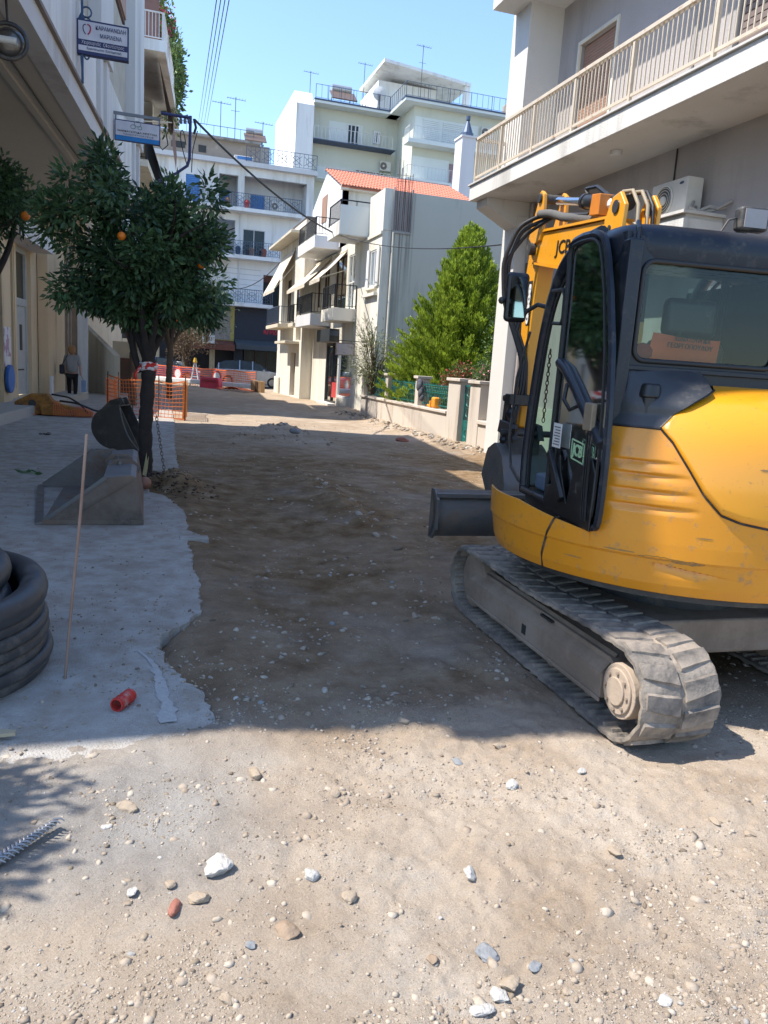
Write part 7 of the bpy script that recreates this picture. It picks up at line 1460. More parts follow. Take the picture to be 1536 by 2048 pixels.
# ================================================================ WOMAN WALKING AWAY
def woman():
    px_, py_ = -2.17, 26.2; z0 = 0.07
    t = thing('person', 'woman with short light hair, grey top and black trousers walking away', 'person', (px_, py_, z0))
    def skin_body(name, V, Ed, Rad, m):
        me = bpy.data.meshes.new(name); me.from_pydata([(px_+x, py_+y, z0+z) for x, y, z in V], Ed, []); me.update()
        o = link(name, me, m, t); o.modifiers.new('skin', 'SKIN'); o.modifiers.new('sub', 'SUBSURF').levels = 2; o.modifiers['sub'].render_levels = 2
        for i, r in enumerate(Rad): me.skin_vertices[0].data[i].radius = (r, r) if not hasattr(r, '__len__') else r
        me.skin_vertices[0].data[0].use_root = True
        for p in me.polygons: p.use_smooth = True
        o.modifiers['skin'].use_smooth_shade = True
        return o
    SK = mat('skin', (0.42, 0.24, 0.17), 0.6)
    V = [(0, 0, 0.92), (0, 0, 1.12), (0, 0, 1.32), (0, 0.01, 1.42), (0, 0.02, 1.50), (0, 0.03, 1.58), (-0.17, 0, 1.36), (-0.22, -0.02, 1.10), (-0.23, 0.06, 0.88), (-0.22, 0.1, 0.80), (0.17, 0, 1.36), (0.23, 0.0, 1.10), (0.25, -0.05, 0.88), (0.25, -0.05, 0.80),
         (-0.09, 0, 0.85), (-0.09, 0.08, 0.48), (-0.08, 0.02, 0.10), (-0.08, 0.14, 0.03), (0.09, 0, 0.85), (0.10, -0.03, 0.48), (0.10, -0.20, 0.14), (0.10, -0.10, 0.05)]
    Ed = [(0, 1), (1, 2), (2, 3), (3, 4), (4, 5), (2, 6), (6, 7), (7, 8), (8, 9), (2, 10), (10, 11), (11, 12), (12, 13), (0, 14), (14, 15), (15, 16), (16, 17), (0, 18), (18, 19), (19, 20), (20, 21)]
    Rd = [(0.15, 0.11), (0.13, 0.10), (0.15, 0.09), 0.055, 0.06, 0.075, 0.055, 0.042, 0.032, 0.035, 0.055, 0.042, 0.032, 0.035, 0.085, 0.058, 0.036, 0.035, 0.085, 0.058, 0.036, 0.035]
    skin_body('body', V, Ed, Rd, SK)
    V = [(0, 0, 0.82), (0, 0, 1.10), (0, 0, 1.34), (0, 0, 1.41), (-0.17, 0, 1.36), (-0.22, -0.02, 1.08), (0.17, 0, 1.36), (0.23, 0, 1.08)]
    skin_body('grey_top', V, [(0, 1), (1, 2), (2, 3), (2, 4), (4, 5), (2, 6), (6, 7)], [(0.21, 0.16), (0.185, 0.135), (0.17, 0.11), (0.075, 0.07), 0.08, 0.065, 0.08, 0.065], mat('grey_knit', (0.26, 0.27, 0.28), 0.95))
    V = [(0, 0, 0.86), (-0.09, 0, 0.78), (-0.09, 0.08, 0.46), (-0.08, 0.03, 0.14), (0.09, 0, 0.78), (0.10, -0.03, 0.46), (0.10, -0.17, 0.18)]
    skin_body('trousers', V, [(0, 1), (1, 2), (2, 3), (0, 4), (4, 5), (5, 6)], [(0.16, 0.13), 0.10, 0.07, 0.055, 0.10, 0.07, 0.055], mat('black_cloth', (0.012, 0.012, 0.014), 0.95))
    MB().sphere((px_, py_+0.0, z0+1.60), 0.125, 14, sq=(0.95, 1.0, 1.05)).sphere((px_, py_-0.04, z0+1.54), 0.105, 12, sq=(1.0, 0.8, 0.9)).build('hair', mat('blonde_hair', (0.32, 0.19, 0.09), 0.8, c2=(0.22, 0.12, 0.05), sc_=30, amt=1), t, smooth=60)
    for (x, y, z, a) in ((-0.08, 0.10, 0.04, 0), (0.10, -0.15, 0.07, 0.5)): MB().sphere((px_+x, py_+y, z0+z), 0.055, 10, sq=(0.8, 2.2, 0.75)).build('shoe', mat('shoe_pale', (0.4, 0.38, 0.36), 0.7), t, smooth=60)
    bg_ = MB().box(px_-0.36, px_-0.22, py_-0.14, py_+0.16, z0+0.82, z0+1.12).build('shoulder_bag', mat('navy_bag', (0.015, 0.018, 0.035), 0.7), None, bevel=0.05, seg=3); tag(bg_, "dark navy bag hanging at the walking woman's left side", 'bag')
    MB().tube(smooth_path([(px_-0.28, py_-0.10, z0+1.10), (px_-0.17, py_-0.13, z0+1.30), (px_-0.11, py_-0.03, z0+1.46), (px_-0.17, py_+0.10, z0+1.30), (px_-0.28, py_+0.12, z0+1.10)], 20), 0.012, 6).build('strap', RUB, bg_)
    b2 = MB().box(px_+0.27, px_+0.40, py_-0.08, py_+0.12, z0+0.30, z0+0.66).tube([(px_+0.33, py_-0.02, z0+0.65), (px_+0.26, py_-0.04, z0+0.82), (px_+0.33, py_+0.06, z0+0.65)], 0.01, 5).build('carrier_bag', mat('pale_blue_bag', (0.2, 0.3, 0.5), 0.5), None, bevel=0.03); tag(b2, "pale blue carrier bag in the walking woman's right hand", 'bag')
woman()
t = thing('shopping_trolley', 'dark wheeled shopping trolley at the foot of the drainpipes beside the woman', 'trolley', (-2.75, 27.4, 0.07))
MB().box(-2.92, -2.62, 27.3, 27.55, 0.2, 0.75).build('trolley_bag', mat('slate_cloth', (0.06, 0.07, 0.1), 0.9), t, bevel=0.05); MB().cyl((-2.95, 27.5, 0.15), (-2.91, 27.5, 0.15), 0.08).cyl((-2.63, 27.5, 0.15), (-2.59, 27.5, 0.15), 0.08).build('wheel', RUB, t); MB().tube([(-2.9, 27.56, 0.2), (-2.9, 27.58, 1.0), (-2.64, 27.58, 1.0), (-2.64, 27.56, 0.2)], 0.012, 6).build('handle', DST, t)
# ================================================================ THINGS ON THE PAVEMENT
ZP = 0.07
# yellow breaker / compactor attachment lying in orange net
YR_ = mat('rusty_yellow', (0.45, 0.22, 0.03), 0.7, c2=(0.25, 0.1, 0.03), sc_=5, amt=1, bump=0.3, bsc=25, dirt=(0.1, 0.06, 0.04), dsc=4, damt=0.45)
cx_, cy_ = PZ(110, 832, ZP)[:2]
YB = thing('hydraulic_breaker', 'rusty yellow hydraulic breaker attachment lying on the pavement by the shop step', 'machine attachment', (cx_, cy_, ZP))
q = lambda x, y, z: (cx_+x, cy_+y, ZP+z)
MB().prism([q(-0.85, 0, 0.02), q(-0.9, 0, 0.30), q(-0.55, 0, 0.5), q(-0.15, 0, 0.52), q(-0.05, 0, 0.36), q(0.1, 0, 0.32), q(0.15, 0, 0.02)], (0, 0.4, 0)).build('breaker_body', YR_, YB, bevel=0.04, seg=3)
MB().prism([q(-0.3, -0.06, 0.02), q(-0.35, -0.06, 0.25), q(0.1, -0.06, 0.30), q(0.85, -0.06, 0.14), q(0.85, -0.06, 0.02)], (0, 0.3, 0)).build('breaker_arm', YR_, YB, bevel=0.03)
MB().tube(smooth_path([q(0.1, 0.1, 0.36), q(0.5, 0.0, 0.33), q(0.9, 0.1, 0.16), q(1.35, 0.1, 0.12)], 24), 0.025, 7).tube(smooth_path([q(-0.1, 0.3, 0.5), q(0.3, 0.2, 0.45), q(0.6, -0.1, 0.3), q(0.75, -0.1, 0.1)], 24), 0.022, 7).build('hose', RUB, YB, smooth=60)
MB().cyl(q(-0.5, -0.012, 0.28), q(-0.5, 0.41, 0.28), 0.09).cyl(q(-0.75, -0.01, 0.2), q(-0.75, 0.41, 0.2), 0.06).build('pin', DST, YB)
b = MB(); N1, N2 = 26, 8
for i in range(N2):
    for j in range(N1):
        u, v = j/(N1-1), i/(N2-1); b.v.append(q(0.0+0.95*u, -0.35+0.6*v, 0.03+0.34*math.sin(math.pi*v)*(1-0.55*u)*(0.7+0.3*math.sin(9*u+4*v))+0.03*rng.rand()))
for i in range(N2):
    for j in range(N1):
        k = i*N1+j
        if j < N1-1: b.bar(b.v[k], b.v[k+1], 0.010, 0.004)
        if i < N2-1: b.bar(b.v[k], b.v[k+N1], 0.010, 0.004)
o = b.build('crumpled_net', mat('faded_orange_net', (0.75, 0.16, 0.06), 0.6), None); tag(o, 'crumpled orange net thrown over the end of the yellow breaker', 'net')
b = MB()
for i in range(60): p = np.array(q(-0.95+0.5*rng.rand(), -0.15-0.1*rng.rand(), 0.02+0.04*rng.rand())); b.bar(p, p+rng.normal(0, 0.05, 3)*np.array((1, 1, 0.3)), 0.01, 0.004)
o = b.build('net_scrap', mat('faded_orange_net', (0.75, 0.16, 0.06), 0.6), None); tag(o, 'scrap of orange net in front of the yellow breaker', 'net')
# round digging bucket, standing on its mouth side
b1x, b1y = PZ(232, 905, ZP)[:2]
B1 = thing('digging_bucket', 'narrow rounded black digging bucket standing on the pavement behind the tree', 'excavator bucket', (b1x, b1y, ZP))
fb1 = lambda x, f, z: (b1x+0.02+f*0.93+x*0.36, b1y-f*0.36+x*0.93+0.15, ZP+z)
prof_b = [(0.52, 0.03), (0.12, 0.04), (-0.12, 0.12), (-0.28, 0.32), (-0.30, 0.52), (-0.20, 0.68), (0.02, 0.76)]
prof_b = [(0.50, 0.02), (0.1, 0.04), (-0.2, 0.13), (-0.34, 0.34), (-0.32, 0.55), (-0.17, 0.70), (0.06, 0.78), (0.12, 0.76)]
sb = MB(); W1 = 0.42
def curved_side(P, back, fn, x, T):
    return [fn(x, *p) for p in P]
P_ = smooth_path(prof_b, 26, 2); mouth = [(0.13, 0.74), (0.18, 0.5), (0.28, 0.25), (0.50, 0.02)]
bucket('digging', W1, list(map(tuple, P_)), 0.018, BKD, BKD, B1, fb1)
for sx in (-1, 1):
    MB().prism([fb1(sx*W1/2+0.012*sx, f, z) for f, z in list(map(tuple, P_[:-1]))[::1]+smooth_path(mouth, 10).tolist()[:-1]], tuple(np.array(fb1(sx*0.012, 0, 0))-np.array(fb1(0, 0, 0)))).build('side_plate', BKD, B1)
    MB().tube([fb1(sx*W1/2+0.02*sx, f, z) for f, z in smooth_path(mouth, 12)], 0.014, 6).build('mouth_edge', STEEL, B1)
MB().prism([fb1(-0.12, f, z) for f, z in [(-0.22, 0.70), (-0.08, 0.84), (0.10, 0.90), (0.16, 0.80), (0.06, 0.76)]], tuple(np.array(fb1(0.03, 0, 0))-np.array(fb1(0, 0, 0)))).prism([fb1(0.10, f, z) for f, z in [(-0.22, 0.70), (-0.08, 0.84), (0.10, 0.90), (0.16, 0.80), (0.06, 0.76)]], tuple(np.array(fb1(0.03, 0, 0))-np.array(fb1(0, 0, 0)))).cyl(fb1(-0.16, 0.06, 0.84), fb1(0.16, 0.06, 0.84), 0.028).cyl(fb1(-0.16, -0.1, 0.77), fb1(0.16, -0.1, 0.77), 0.028).build('hitch_ears', BKD, B1, bevel=0.006)
# wide trapezoid bucket lying mouth to the left
g = lambda x, y, z: (x-(y-7.6)*0.11, y, ZP+z)
BX = thing('grading_bucket', 'wide brown and grey steel bucket lying open towards the left, nearest on the pavement', 'excavator bucket', (-0.45, 8.1, ZP))
yn, yf_ = 7.6, 9.75; th = 0.022
nprof = [(-0.90, 0.0), (-0.89, 0.03), (-0.34, 0.455), (-0.12, 0.48), (-0.07, 0.46), (0.0, 0.0)]
MB().prism([g(x, yn, z) for x, z in nprof], (0, th, 0)).build('side_plate', BKT, BX, bevel=0.004)
MB().prism([g(x, yf_, z) for x, z in nprof], (0, -th, 0)).build('side_plate', BKG, BX, bevel=0.004)
MB().prism([g(-0.90, yn+0.023, 0.0), g(0.0, yn+0.023, 0.0), g(0.0, yn+0.023, 0.02), g(-0.90, yn+0.023, 0.02)], (0, yf_-yn-0.046, 0)).build('floor_plate', BKG, BX)
MB().prism([g(0.0, yn+0.023, 0.021), g(-0.07, yn+0.023, 0.455), g(-0.09, yn+0.023, 0.455), g(-0.02, yn+0.023, 0.021)], (0, yf_-yn-0.046, 0)).build('back_plate', BKT, BX)
MB().prism([g(-0.07, yn+0.023, 0.457), g(-0.12, yn+0.023, 0.482), g(-0.36, yn+0.023, 0.457), g(-0.36, yn+0.023, 0.440), g(-0.12, yn+0.023, 0.462), g(-0.08, yn+0.023, 0.456)], (0, yf_-yn-0.046, 0)).build('top_plate', mat('bucket_top', (0.2, 0.2, 0.21), 0.6, 0.2, bump=.3, bsc=20), BX)
MB().bar(g(-0.925, yn-0.01, 0.012), g(-0.925, yf_+0.01, 0.012), 0.07, 0.025).bar(g(-0.90, yn-0.004, 0.03), g(-0.34, yn-0.004, 0.46), 0.01, 0.035).bar(g(-0.90, yf_+0.004, 0.03), g(-0.34, yf_+0.004, 0.46), 0.01, 0.035).build('cutting_edge', STEEL, BX)
MB().bar(g(-0.10, yn-0.008, 0.44), g(-0.66, yn-0.008, 0.08), 0.006, 0.012).bar(g(-0.90, yn-0.006, 0.03), g(0.0, yn-0.006, 0.03), 0.012, 0.05).build('reinforcing_rib', BKT, BX)
for y in (8.45, 8.85): MB().prism([g(-0.28, y, 0.45), g(-0.20, y, 0.52), g(-0.03, y, 0.53), g(0.06, y, 0.45), g(0.02, y, 0.3)], (0, 0.03, 0)).build('hitch_ear', BKT, BX, bevel=0.005)
MB().cyl(g(-0.15, 8.4, 0.49), g(-0.15, 8.92, 0.49), 0.02).cyl(g(0.02, 8.4, 0.43), g(0.02, 8.92, 0.43), 0.02).build('pin', STEEL, BX)
o = MB().sphere((0.0, 9.6, 0.16), 0.09, 12, sq=(1, 1, .9)).build('copper_lump', mat('copper_brown', (0.3, 0.15, 0.1), 0.6), None, smooth=60); tag(o, 'brown rounded lump behind the grading bucket near the tree foot', 'rock')
# chain hanging down by the trunk
chn = MB(); top = np.array(PY(312, 828, 10.5)); bot = np.array(PY(333, 972, 10.3)); Lc_ = np.linalg.norm(bot-top); d = (bot-top)/Lc_; s1 = np.cross(d, (0, 1., 0)); s1 /= np.linalg.norm(s1); s2 = np.cross(d, s1)
n = int(Lc_/0.045)
for i in range(n):
    c = top+d*(i+0.5)*Lc_/n; e = s1 if i % 2 else s2
    chn.tube([c+e*0.016*math.cos(t)+d*0.031*math.sin(t) for t in np.linspace(0, 2*math.pi, 11)[:-1]], 0.006, 5, closed=True)
o = chn.build('steel_chain', STEEL, None, smooth=60); tag(o, 'steel chain stretched down to the ground beside the nearest tree trunk', 'chain')
# clods and roots at the foot of the tree
# black corrugated pipe coils, lower left
CO = thing('pipe_coil', 'coil of thick black corrugated pipe lying flat at the left edge', 'pipe coil', (-1.2, 4.35, 0.07))
RBM = mat('corrugated_black_pipe', (0.03, 0.032, 0.036), 0.45, c2=(0.05, 0.052, 0.056), sc_=4, amt=1, dirt=(0.13, 0.115, 0.1), dsc=6, damt=0.4)
def coil(cx_, cy_, cz_, R0, r, tx, ty, nm, ribs=True, m=RBM, z_var=0.012):
    n = 420; pts = []; rad = []
    for i in range(n):
        a = 2*math.pi*i/n; RR = R0*(1+0.02*math.sin(2*a+cz_*9)); 
        x, y = RR*math.cos(a), RR*0.98*math.sin(a); pts.append((cx_+x, cy_+y, cz_+tx*x+ty*y+z_var*math.sin(3*a))); rad.append(r*(1.0 if (i//2) % 2 else 0.93) if ribs else r)
    return MB().tube(pts, rad, 14, closed=True).build(nm, m, CO, smooth=70)
cR = 0.70; CCX, CCY = -1.21, 4.13
for k in range(6): coil(CCX+0.006*(k % 2), CCY-0.008*(k % 3), 0.105+0.058*k, cR+0.0+0.012*math.sin(k*2.1), 0.034, 0, 0, 'pipe_turn', False, z_var=0.004)
coil(CCX, CCY, 0.475, cR-0.015, 0.07, 0.0, 0.015, 'pipe_turn', False); coil(CCX-0.02, CCY+0.03, 0.555, cR-0.175, 0.07, 0, 0.02, 'pipe_turn', False); coil(CCX, CCY, 0.42, cR-0.19, 0.07, 0, 0.0, 'pipe_turn', False); coil(CCX, CCY, 0.2, cR-0.16, 0.1, 0, 0.0, 'pipe_turn', False); coil(CCX, CCY, 0.5, cR-0.34, 0.07, 0, 0.0, 'pipe_turn', False)
# standing rebar rod, red pipe offcut, spiral of reinforcing steel, wood bit
o = MB().tube(smooth_path([(-0.375, 3.92, 0.02), (-0.34, 3.915, 0.42), (-0.295, 3.91, 0.88), (-0.262, 3.905, 1.305)], 22), 0.0075, 7).build('rebar_rod', mat('rod_rust', (0.22, 0.12, 0.08), 0.8, 0.2, c2=(0.36, 0.27, 0.22), sc_=2.2, amt=0.6), None, smooth=60); tag(o, 'thin rusty reinforcing rod stuck upright in the pavement at the left', 'steel rod')
pp0, pp1 = np.array(PZ(236, 1408, 0.102)), np.array(PZ(258, 1392, 0.102)); d = pp1-pp0; d /= np.linalg.norm(d); pc = (pp0+pp1)/2; pc[2] = 0.102
RPp = thing('pipe_offcut', 'short red plastic pipe offcut lying on the pavement', 'pipe', (pc[0], pc[1], 0.07)); a0, a1 = pc-d*0.062, pc+d*0.062
tb = MB(); r0, r1 = 0.031, 0.026; s1 = np.cross(d, (0, 0, 1.)); u1 = np.cross(s1, d); n = 28
for (c, r) in ((a0, r0), (a1, r0), (a1, r1), (a0, r1)):
    for k in range(n): t = 2*math.pi*k/n; tb.v.append(tuple(c+s1*r*math.cos(t)+u1*r*math.sin(t)))
for j in range(4):
    for k in range(n): tb.f.append((j*n+k, j*n+(k+1) % n, ((j+1) % 4)*n+(k+1) % n, ((j+1) % 4)*n+k)); tb.mi.append(0)
tb.build('pipe_tube', REDP, RPp, smooth=40)
for k in range(4): MB().tube([a0+d*(0.012+0.032*k)+s1*(r0+0.001)*math.cos(t)+u1*(r0+0.001)*math.sin(t) for t in np.linspace(0, 2*math.pi, 21)[:-1]], 0.002, 4, closed=True).build('pipe_rib', REDP, RPp)
gnd = lambda x, y: float(hz(np.array([x]), np.array([y]))[0])
SPR = thing('reinforcement_spiral', 'twisted bundle of grey reinforcing steel spikes in the dust at the lower left', 'steel', (-0.35, 2.75, 0.08))
pa, pb_ = np.array(PZ(-40, 1722, 0.14)), np.array(PZ(112, 1625, 0.14))
d = (pb_-pa)/np.linalg.norm(pb_-pa); sd = np.array((d[1], -d[0], 0)); upv = np.array((0, 0, 1.)); Ls = np.linalg.norm(pb_-pa)
GSW = mat('grey_steel_wire', (0.3, 0.3, 0.31), 0.45, 0.6)
for k in range(3):
    pts = []; rd = []
    for t in np.linspace(0, 1, 60):
        a = 2*math.pi*(t*6.5+k/3); r = 0.017*(1-0.55*t); pts.append(pa+(pb_-pa)*t+sd*r*math.cos(a)+upv*(r*math.sin(a)-0.03)); rd.append(0.0085*(1-0.5*t))
    MB().tube(pts, rd, 7).build('strand', GSW, SPR, smooth=60)
for i in range(15):
    t = 0.12+0.85*i/14; c = pa+(pb_-pa)*t-upv*0.02; l_ = 0.045*(1-0.3*t)
    MB().tube([c, c+sd*l_*0.7+d*l_*0.25+upv*0.006, c+sd*l_+d*l_*0.45-upv*0.004], [0.004, 0.0035, 0.002], 5).build('spike', GSW, SPR, smooth=60)
o = MB().prism([PZ(-30, 1478, 0.09), PZ(-30, 1462, 0.09), PZ(32, 1466, 0.09), PZ(30, 1472, 0.09)], (0, 0, 0.015)).build('wood_scrap', mat('pale_wood', (0.4, 0.33, 0.22), 0.85), None); tag(o, 'flat scrap of pale wood at the left edge below the coil', 'wood')

# ================================================================ OVERHEAD CABLES
def cable(name, label, p0, p1, sag, r=0.012, n=30, group=None, m=CBL):
    p0, p1 = np.array(p0, float), np.array(p1, float)
    pts = [p0+(p1-p0)*t-np.array((0, 0, 4*sag*t*(1-t))) for t in np.linspace(0, 1, n)]
    o = MB().tube(pts, r, 6).build(name, m, None, smooth=60); tag(o, label, 'cable', group); return o
anc = PY(390, 240, 20)
cable('service_cable', 'thick dark cable running down from the iron bracket to the cream house', anc, PX(668, 466, 6.7), 0.25, 0.028)
cable('service_cable', 'thin cable sagging across the street from the cream house to the grey building pier', PX(668, 466, 6.7), PX(1040, 485, 7.1), 0.30, 0.014)
for k, (xa, xb) in enumerate(((440, 397), (449, 402), (458, 408), (467, 413))):
    pa, pb_ = np.array(PY(xa+2, -60, 13)), np.array(PY(xb, 245+2*k, 54))
    cable('overhead_wire', ['leftmost of the four thin parallel wires crossing the sky', 'second from the left of the four thin sky wires', 'third from the left of the four thin sky wires', 'rightmost of the four thin parallel wires crossing the sky'][k], pa, pb_, 0.0, 0.009, 8, 'parallel overhead wires', mat('wire_grey', (0.12, 0.14, 0.18), 0.7))
cable('service_cable', 'loose cable sagging in front of the far white block', PX(560, 525, 6.5), PY(405, 540, 50), 1.2, 0.02)

# ================================================================ STONES AND GRAVEL
def ico(sub):
    bm = bmesh.new(); bmesh.ops.create_icosphere(bm, subdivisions=sub, radius=1); v = np.array([q.co[:] for q in bm.verts]); f = np.array([[a.index for a in q.verts] for q in bm.faces]); bm.free(); return v, f
IV, IF = ico(1); IV2, IF2 = ico(3)
def stonemat(name, stops, rough=0.9):
    m = bpy.data.materials.new(name); m.use_nodes = True; n = m.node_tree.nodes; l = m.node_tree.links; b = n['Principled BSDF']; b.inputs['Roughness'].default_value = rough
    at = n.new('ShaderNodeAttribute'); at.attribute_name = 'tint'; r = n.new('ShaderNodeValToRGB'); e = r.color_ramp.elements; r.color_ramp.interpolation = 'LINEAR'
    e[0].position, e[0].color = stops[0][0], (*stops[0][1], 1); e[1].position, e[1].color = stops[-1][0], (*stops[-1][1], 1)
    for p, c in stops[1:-1]: x = e.new(p); x.color = (*c, 1)
    l.new(at.outputs['Fac'], r.inputs[0])
    tc = n.new('ShaderNodeTexCoord'); nz = n.new('ShaderNodeTexNoise'); nz.inputs['Scale'].default_value = 60; nz.inputs['Detail'].default_value = 5; l.new(tc.outputs['Object'], nz.inputs['Vector'])
    mr = n.new('ShaderNodeMapRange'); mr.inputs[3].default_value = 0.65; mr.inputs[4].default_value = 1.3; l.new(nz.outputs[0], mr.inputs[0])
    mu = n.new('ShaderNodeMix'); mu.data_type = 'RGBA'; mu.blend_type = 'MULTIPLY'; mu.inputs[0].default_value = 1; l.new(r.outputs[0], mu.inputs[6]); l.new(mr.outputs[0], mu.inputs[7]); l.new(mu.outputs[2], b.inputs['Base Color'])
    bp = n.new('ShaderNodeBump'); bp.inputs['Strength'].default_value = 0.5; bp.inputs['Distance'].default_value = 0.005; l.new(nz.outputs[0], bp.inputs['Height']); l.new(bp.outputs[0], b.inputs['Normal'])
    return m
PEB = stonemat('pebble', [(0, (0.17, 0.13, 0.09)), (0.2, (0.28, 0.22, 0.16)), (0.6, (0.36, 0.30, 0.23)), (0.92, (0.42, 0.36, 0.29)), (0.97, (0.25, 0.245, 0.235)), (1, (0.48, 0.46, 0.42))])
def pebbles(name, X, Y, S, m, label, sink=0.35, zf=None, tint=None, var=0.55):
    n = len(X); r = rng
    ax = r.normal(size=(n, 3, 3)); Qm, _ = np.linalg.qr(ax)
    sc3 = np.stack([1+0.5*r.rand(n), 0.8+0.3*r.rand(n), 0.5+0.3*r.rand(n)], -1)*S[:, None]
    v = IV[None]*(1+var*(r.rand(n, len(IV), 1)-0.5)); v = v*sc3[:, None, :]
    a = r.rand(n)*2*math.pi; c, s = np.cos(a), np.sin(a); tl = r.normal(0, 0.25, n)
    x = v[..., 0]*c[:, None]-v[..., 1]*s[:, None]; y = v[..., 0]*s[:, None]+v[..., 1]*c[:, None]; z = v[..., 2]+tl[:, None]*v[..., 0]
    Z = (hz(X, Y) if zf is None else zf)+S*sc3[:, 2]/S*(1-sink)*0.8*0+S*(0.5-sink)
    v = np.stack([x+X[:, None], y+Y[:, None], z+Z[:, None]], -1).reshape(-1, 3)
    f = (IF[None]+np.arange(n)[:, None, None]*len(IV)).reshape(-1, 3).astype('i4')
    me = bpy.data.meshes.new(name); me.vertices.add(len(v)); me.vertices.foreach_set('co', v.astype('f4').ravel()); me.loops.add(f.size); me.polygons.add(len(f)); me.loops.foreach_set('vertex_index', f.ravel()); me.polygons.foreach_set('loop_start', np.arange(0, f.size, 3, dtype='i4')); me.update(calc_edges=True)
    t = r.rand(n)**1.1 if tint is None else tint; at = me.attributes.new('tint', 'FLOAT', 'POINT'); at.data.foreach_set('value', np.repeat(t, len(IV)).astype('f4'))
    o = link(name, me, m); tag(o, label, 'gravel', kind='stuff'); return o
def scatter(n, y0, y1, xl, xr, pw=1.0, dens=None):
    u = rng.rand(n); Y = y0*(y1/y0)**(u**pw); X = xl(Y)+rng.rand(n)*(xr(Y)-xl(Y))
    if dens is not None: k = rng.rand(n) < dens(X, Y); X, Y = X[k], Y[k]
    return X, Y
cl = lambda X, Y: np.clip(0.34+3.6*(fbm(X*2.3+30, Y*2.3, 5)+0.0), 0.12, 1)
X, Y = scatter(17000, 1.15, 4.5, lambda y: -0.3-0.55*y, lambda y: 0.5+1.0*y, 0.95, cl); S = 0.0022+0.0095*rng.rand(len(X))**3.0; pebbles('gravel', X, Y, S, PEB, 'fine gravel scattered over the sunlit near ground', sink=0.62)
X, Y = scatter(1500, 1.15, 4.2, lambda y: -0.3-0.55*y, lambda y: 0.5+1.0*y, 0.95, cl); S = 0.009+0.014*rng.rand(len(X))**2; pebbles('clods', X, Y, S, stonemat('dusty_clod', [(0, (0.27, 0.21, 0.155)), (1, (0.43, 0.365, 0.29))]), 'dusty clods half sunk in the near ground', sink=0.72)
X, Y = scatter(50000, 1.15, 3.5, lambda y: -0.3-0.5*y, lambda y: 0.5+0.95*y, 1.0, cl); S = 0.0014+0.0032*rng.rand(len(X))**1.5; pebbles('grit', X, Y, S, PEB, 'grit between the stones of the near ground', sink=0.5)
X, Y = scatter(9500, 3.3, 22, lambda y: 0.42+0*y, lambda y: np.minimum(7.1, 2.0+0.5*y), 0.85, cl); S = 0.004+0.022*rng.rand(len(X))**4.0; pebbles('gravel', X, Y, S, PEB, 'stones and clods scattered over the dug-up street', sink=0.6)
X, Y = scatter(4500, 3.0, 14, lambda y: -0.2-0.32*y, lambda y: 0.35+0*y, 0.9, lambda X, Y: cl(X, Y)*0.9); S = 0.003+0.008*rng.rand(len(X))**3; pebbles('pavement_grit', X, Y, S, PEB, 'small grit and crumbs on the concrete pavement', zf=np.full(len(X), 0.072))
Y = rng.uniform(15.0, 28, 700); X = 7.1-np.abs(rng.normal(0, 0.22, 700)); S = 0.01+0.06*rng.rand(700)**3.5; pebbles('rubble', X, Y, S, PEB, 'rubble and broken footing along the foot of the garden wall')
Yc = 10.2+rng.normal(0, 0.4, 420); Xc = 0.35+rng.normal(0, 0.2, 420)+0.15*(10.3-Yc); S = 0.006+0.024*rng.rand(420)**3; pebbles('soil_clods', Xc, Yc, S, stonemat('dark_clod', [(0, (0.035, 0.025, 0.02)), (1, (0.16, 0.11, 0.07))]), 'dark soil clods dug out round the foot of the nearest tree')
Xc = np.concatenate([3.1+rng.normal(0, 0.4, 160), 2.35+rng.normal(0, 0.12, 90), 2.7+rng.normal(0, 0.6, 120)]); Yc = np.concatenate([18.6+rng.normal(0, 0.3, 160), 9.6+rng.normal(0, 1.6, 90), 16.8+rng.normal(0, 0.5, 120)]); S = 0.008+0.04*rng.rand(370)**4
pebbles('ridge_rubble', Xc, Yc, S, PEB, 'broken lumps along the low soil ridges in the middle of the street')
# larger stones, each its own object
def stone(px, py, wpx, asp, colr, label, seed, rough=0.5, name='stone', cat='stone', sink=0.3, flat=0.5, rz=0.0, pz=0.05):
    x, y, _ = PZ(px, py, pz); z = gnd(x, y); x, y, _ = PZ(px, py, z+0.01); D = (np.array((x, y, 0))-CP)@CF; s = wpx/2*D/FP
    rr = np.random.RandomState(seed); v = IV2.copy(); 
    for k in range(10): dd = rr.normal(size=3); dd /= np.linalg.norm(dd); h = 0.55+0.35*rr.rand(); e = v@dd-h; v -= np.clip(e, 0, None)[:, None]*dd[None, :]*0.85
    nz_ = sum(np.sin(v@(rr.normal(size=3)*q)+rr.rand()*6)*a for q, a in ((2.5, 0.10), (5, 0.06), (10, 0.035), (20, 0.02))); v = v*(1+rough*nz_[:, None]*1.6)
    v = v*np.array((s*1.12, s*asp*1.12, s*flat)); me = bpy.data.meshes.new(name); me.from_pydata(v.tolist(), [], IF2.tolist()); me.update(); me.shade_smooth(); me.set_sharp_from_angle(angle=R_(32))
    o = link(name, me, colr, None, loc=(x, y, z+s*flat*(0.75-sink)), rot=(0, 0, rz)); return tag(o, label, cat)
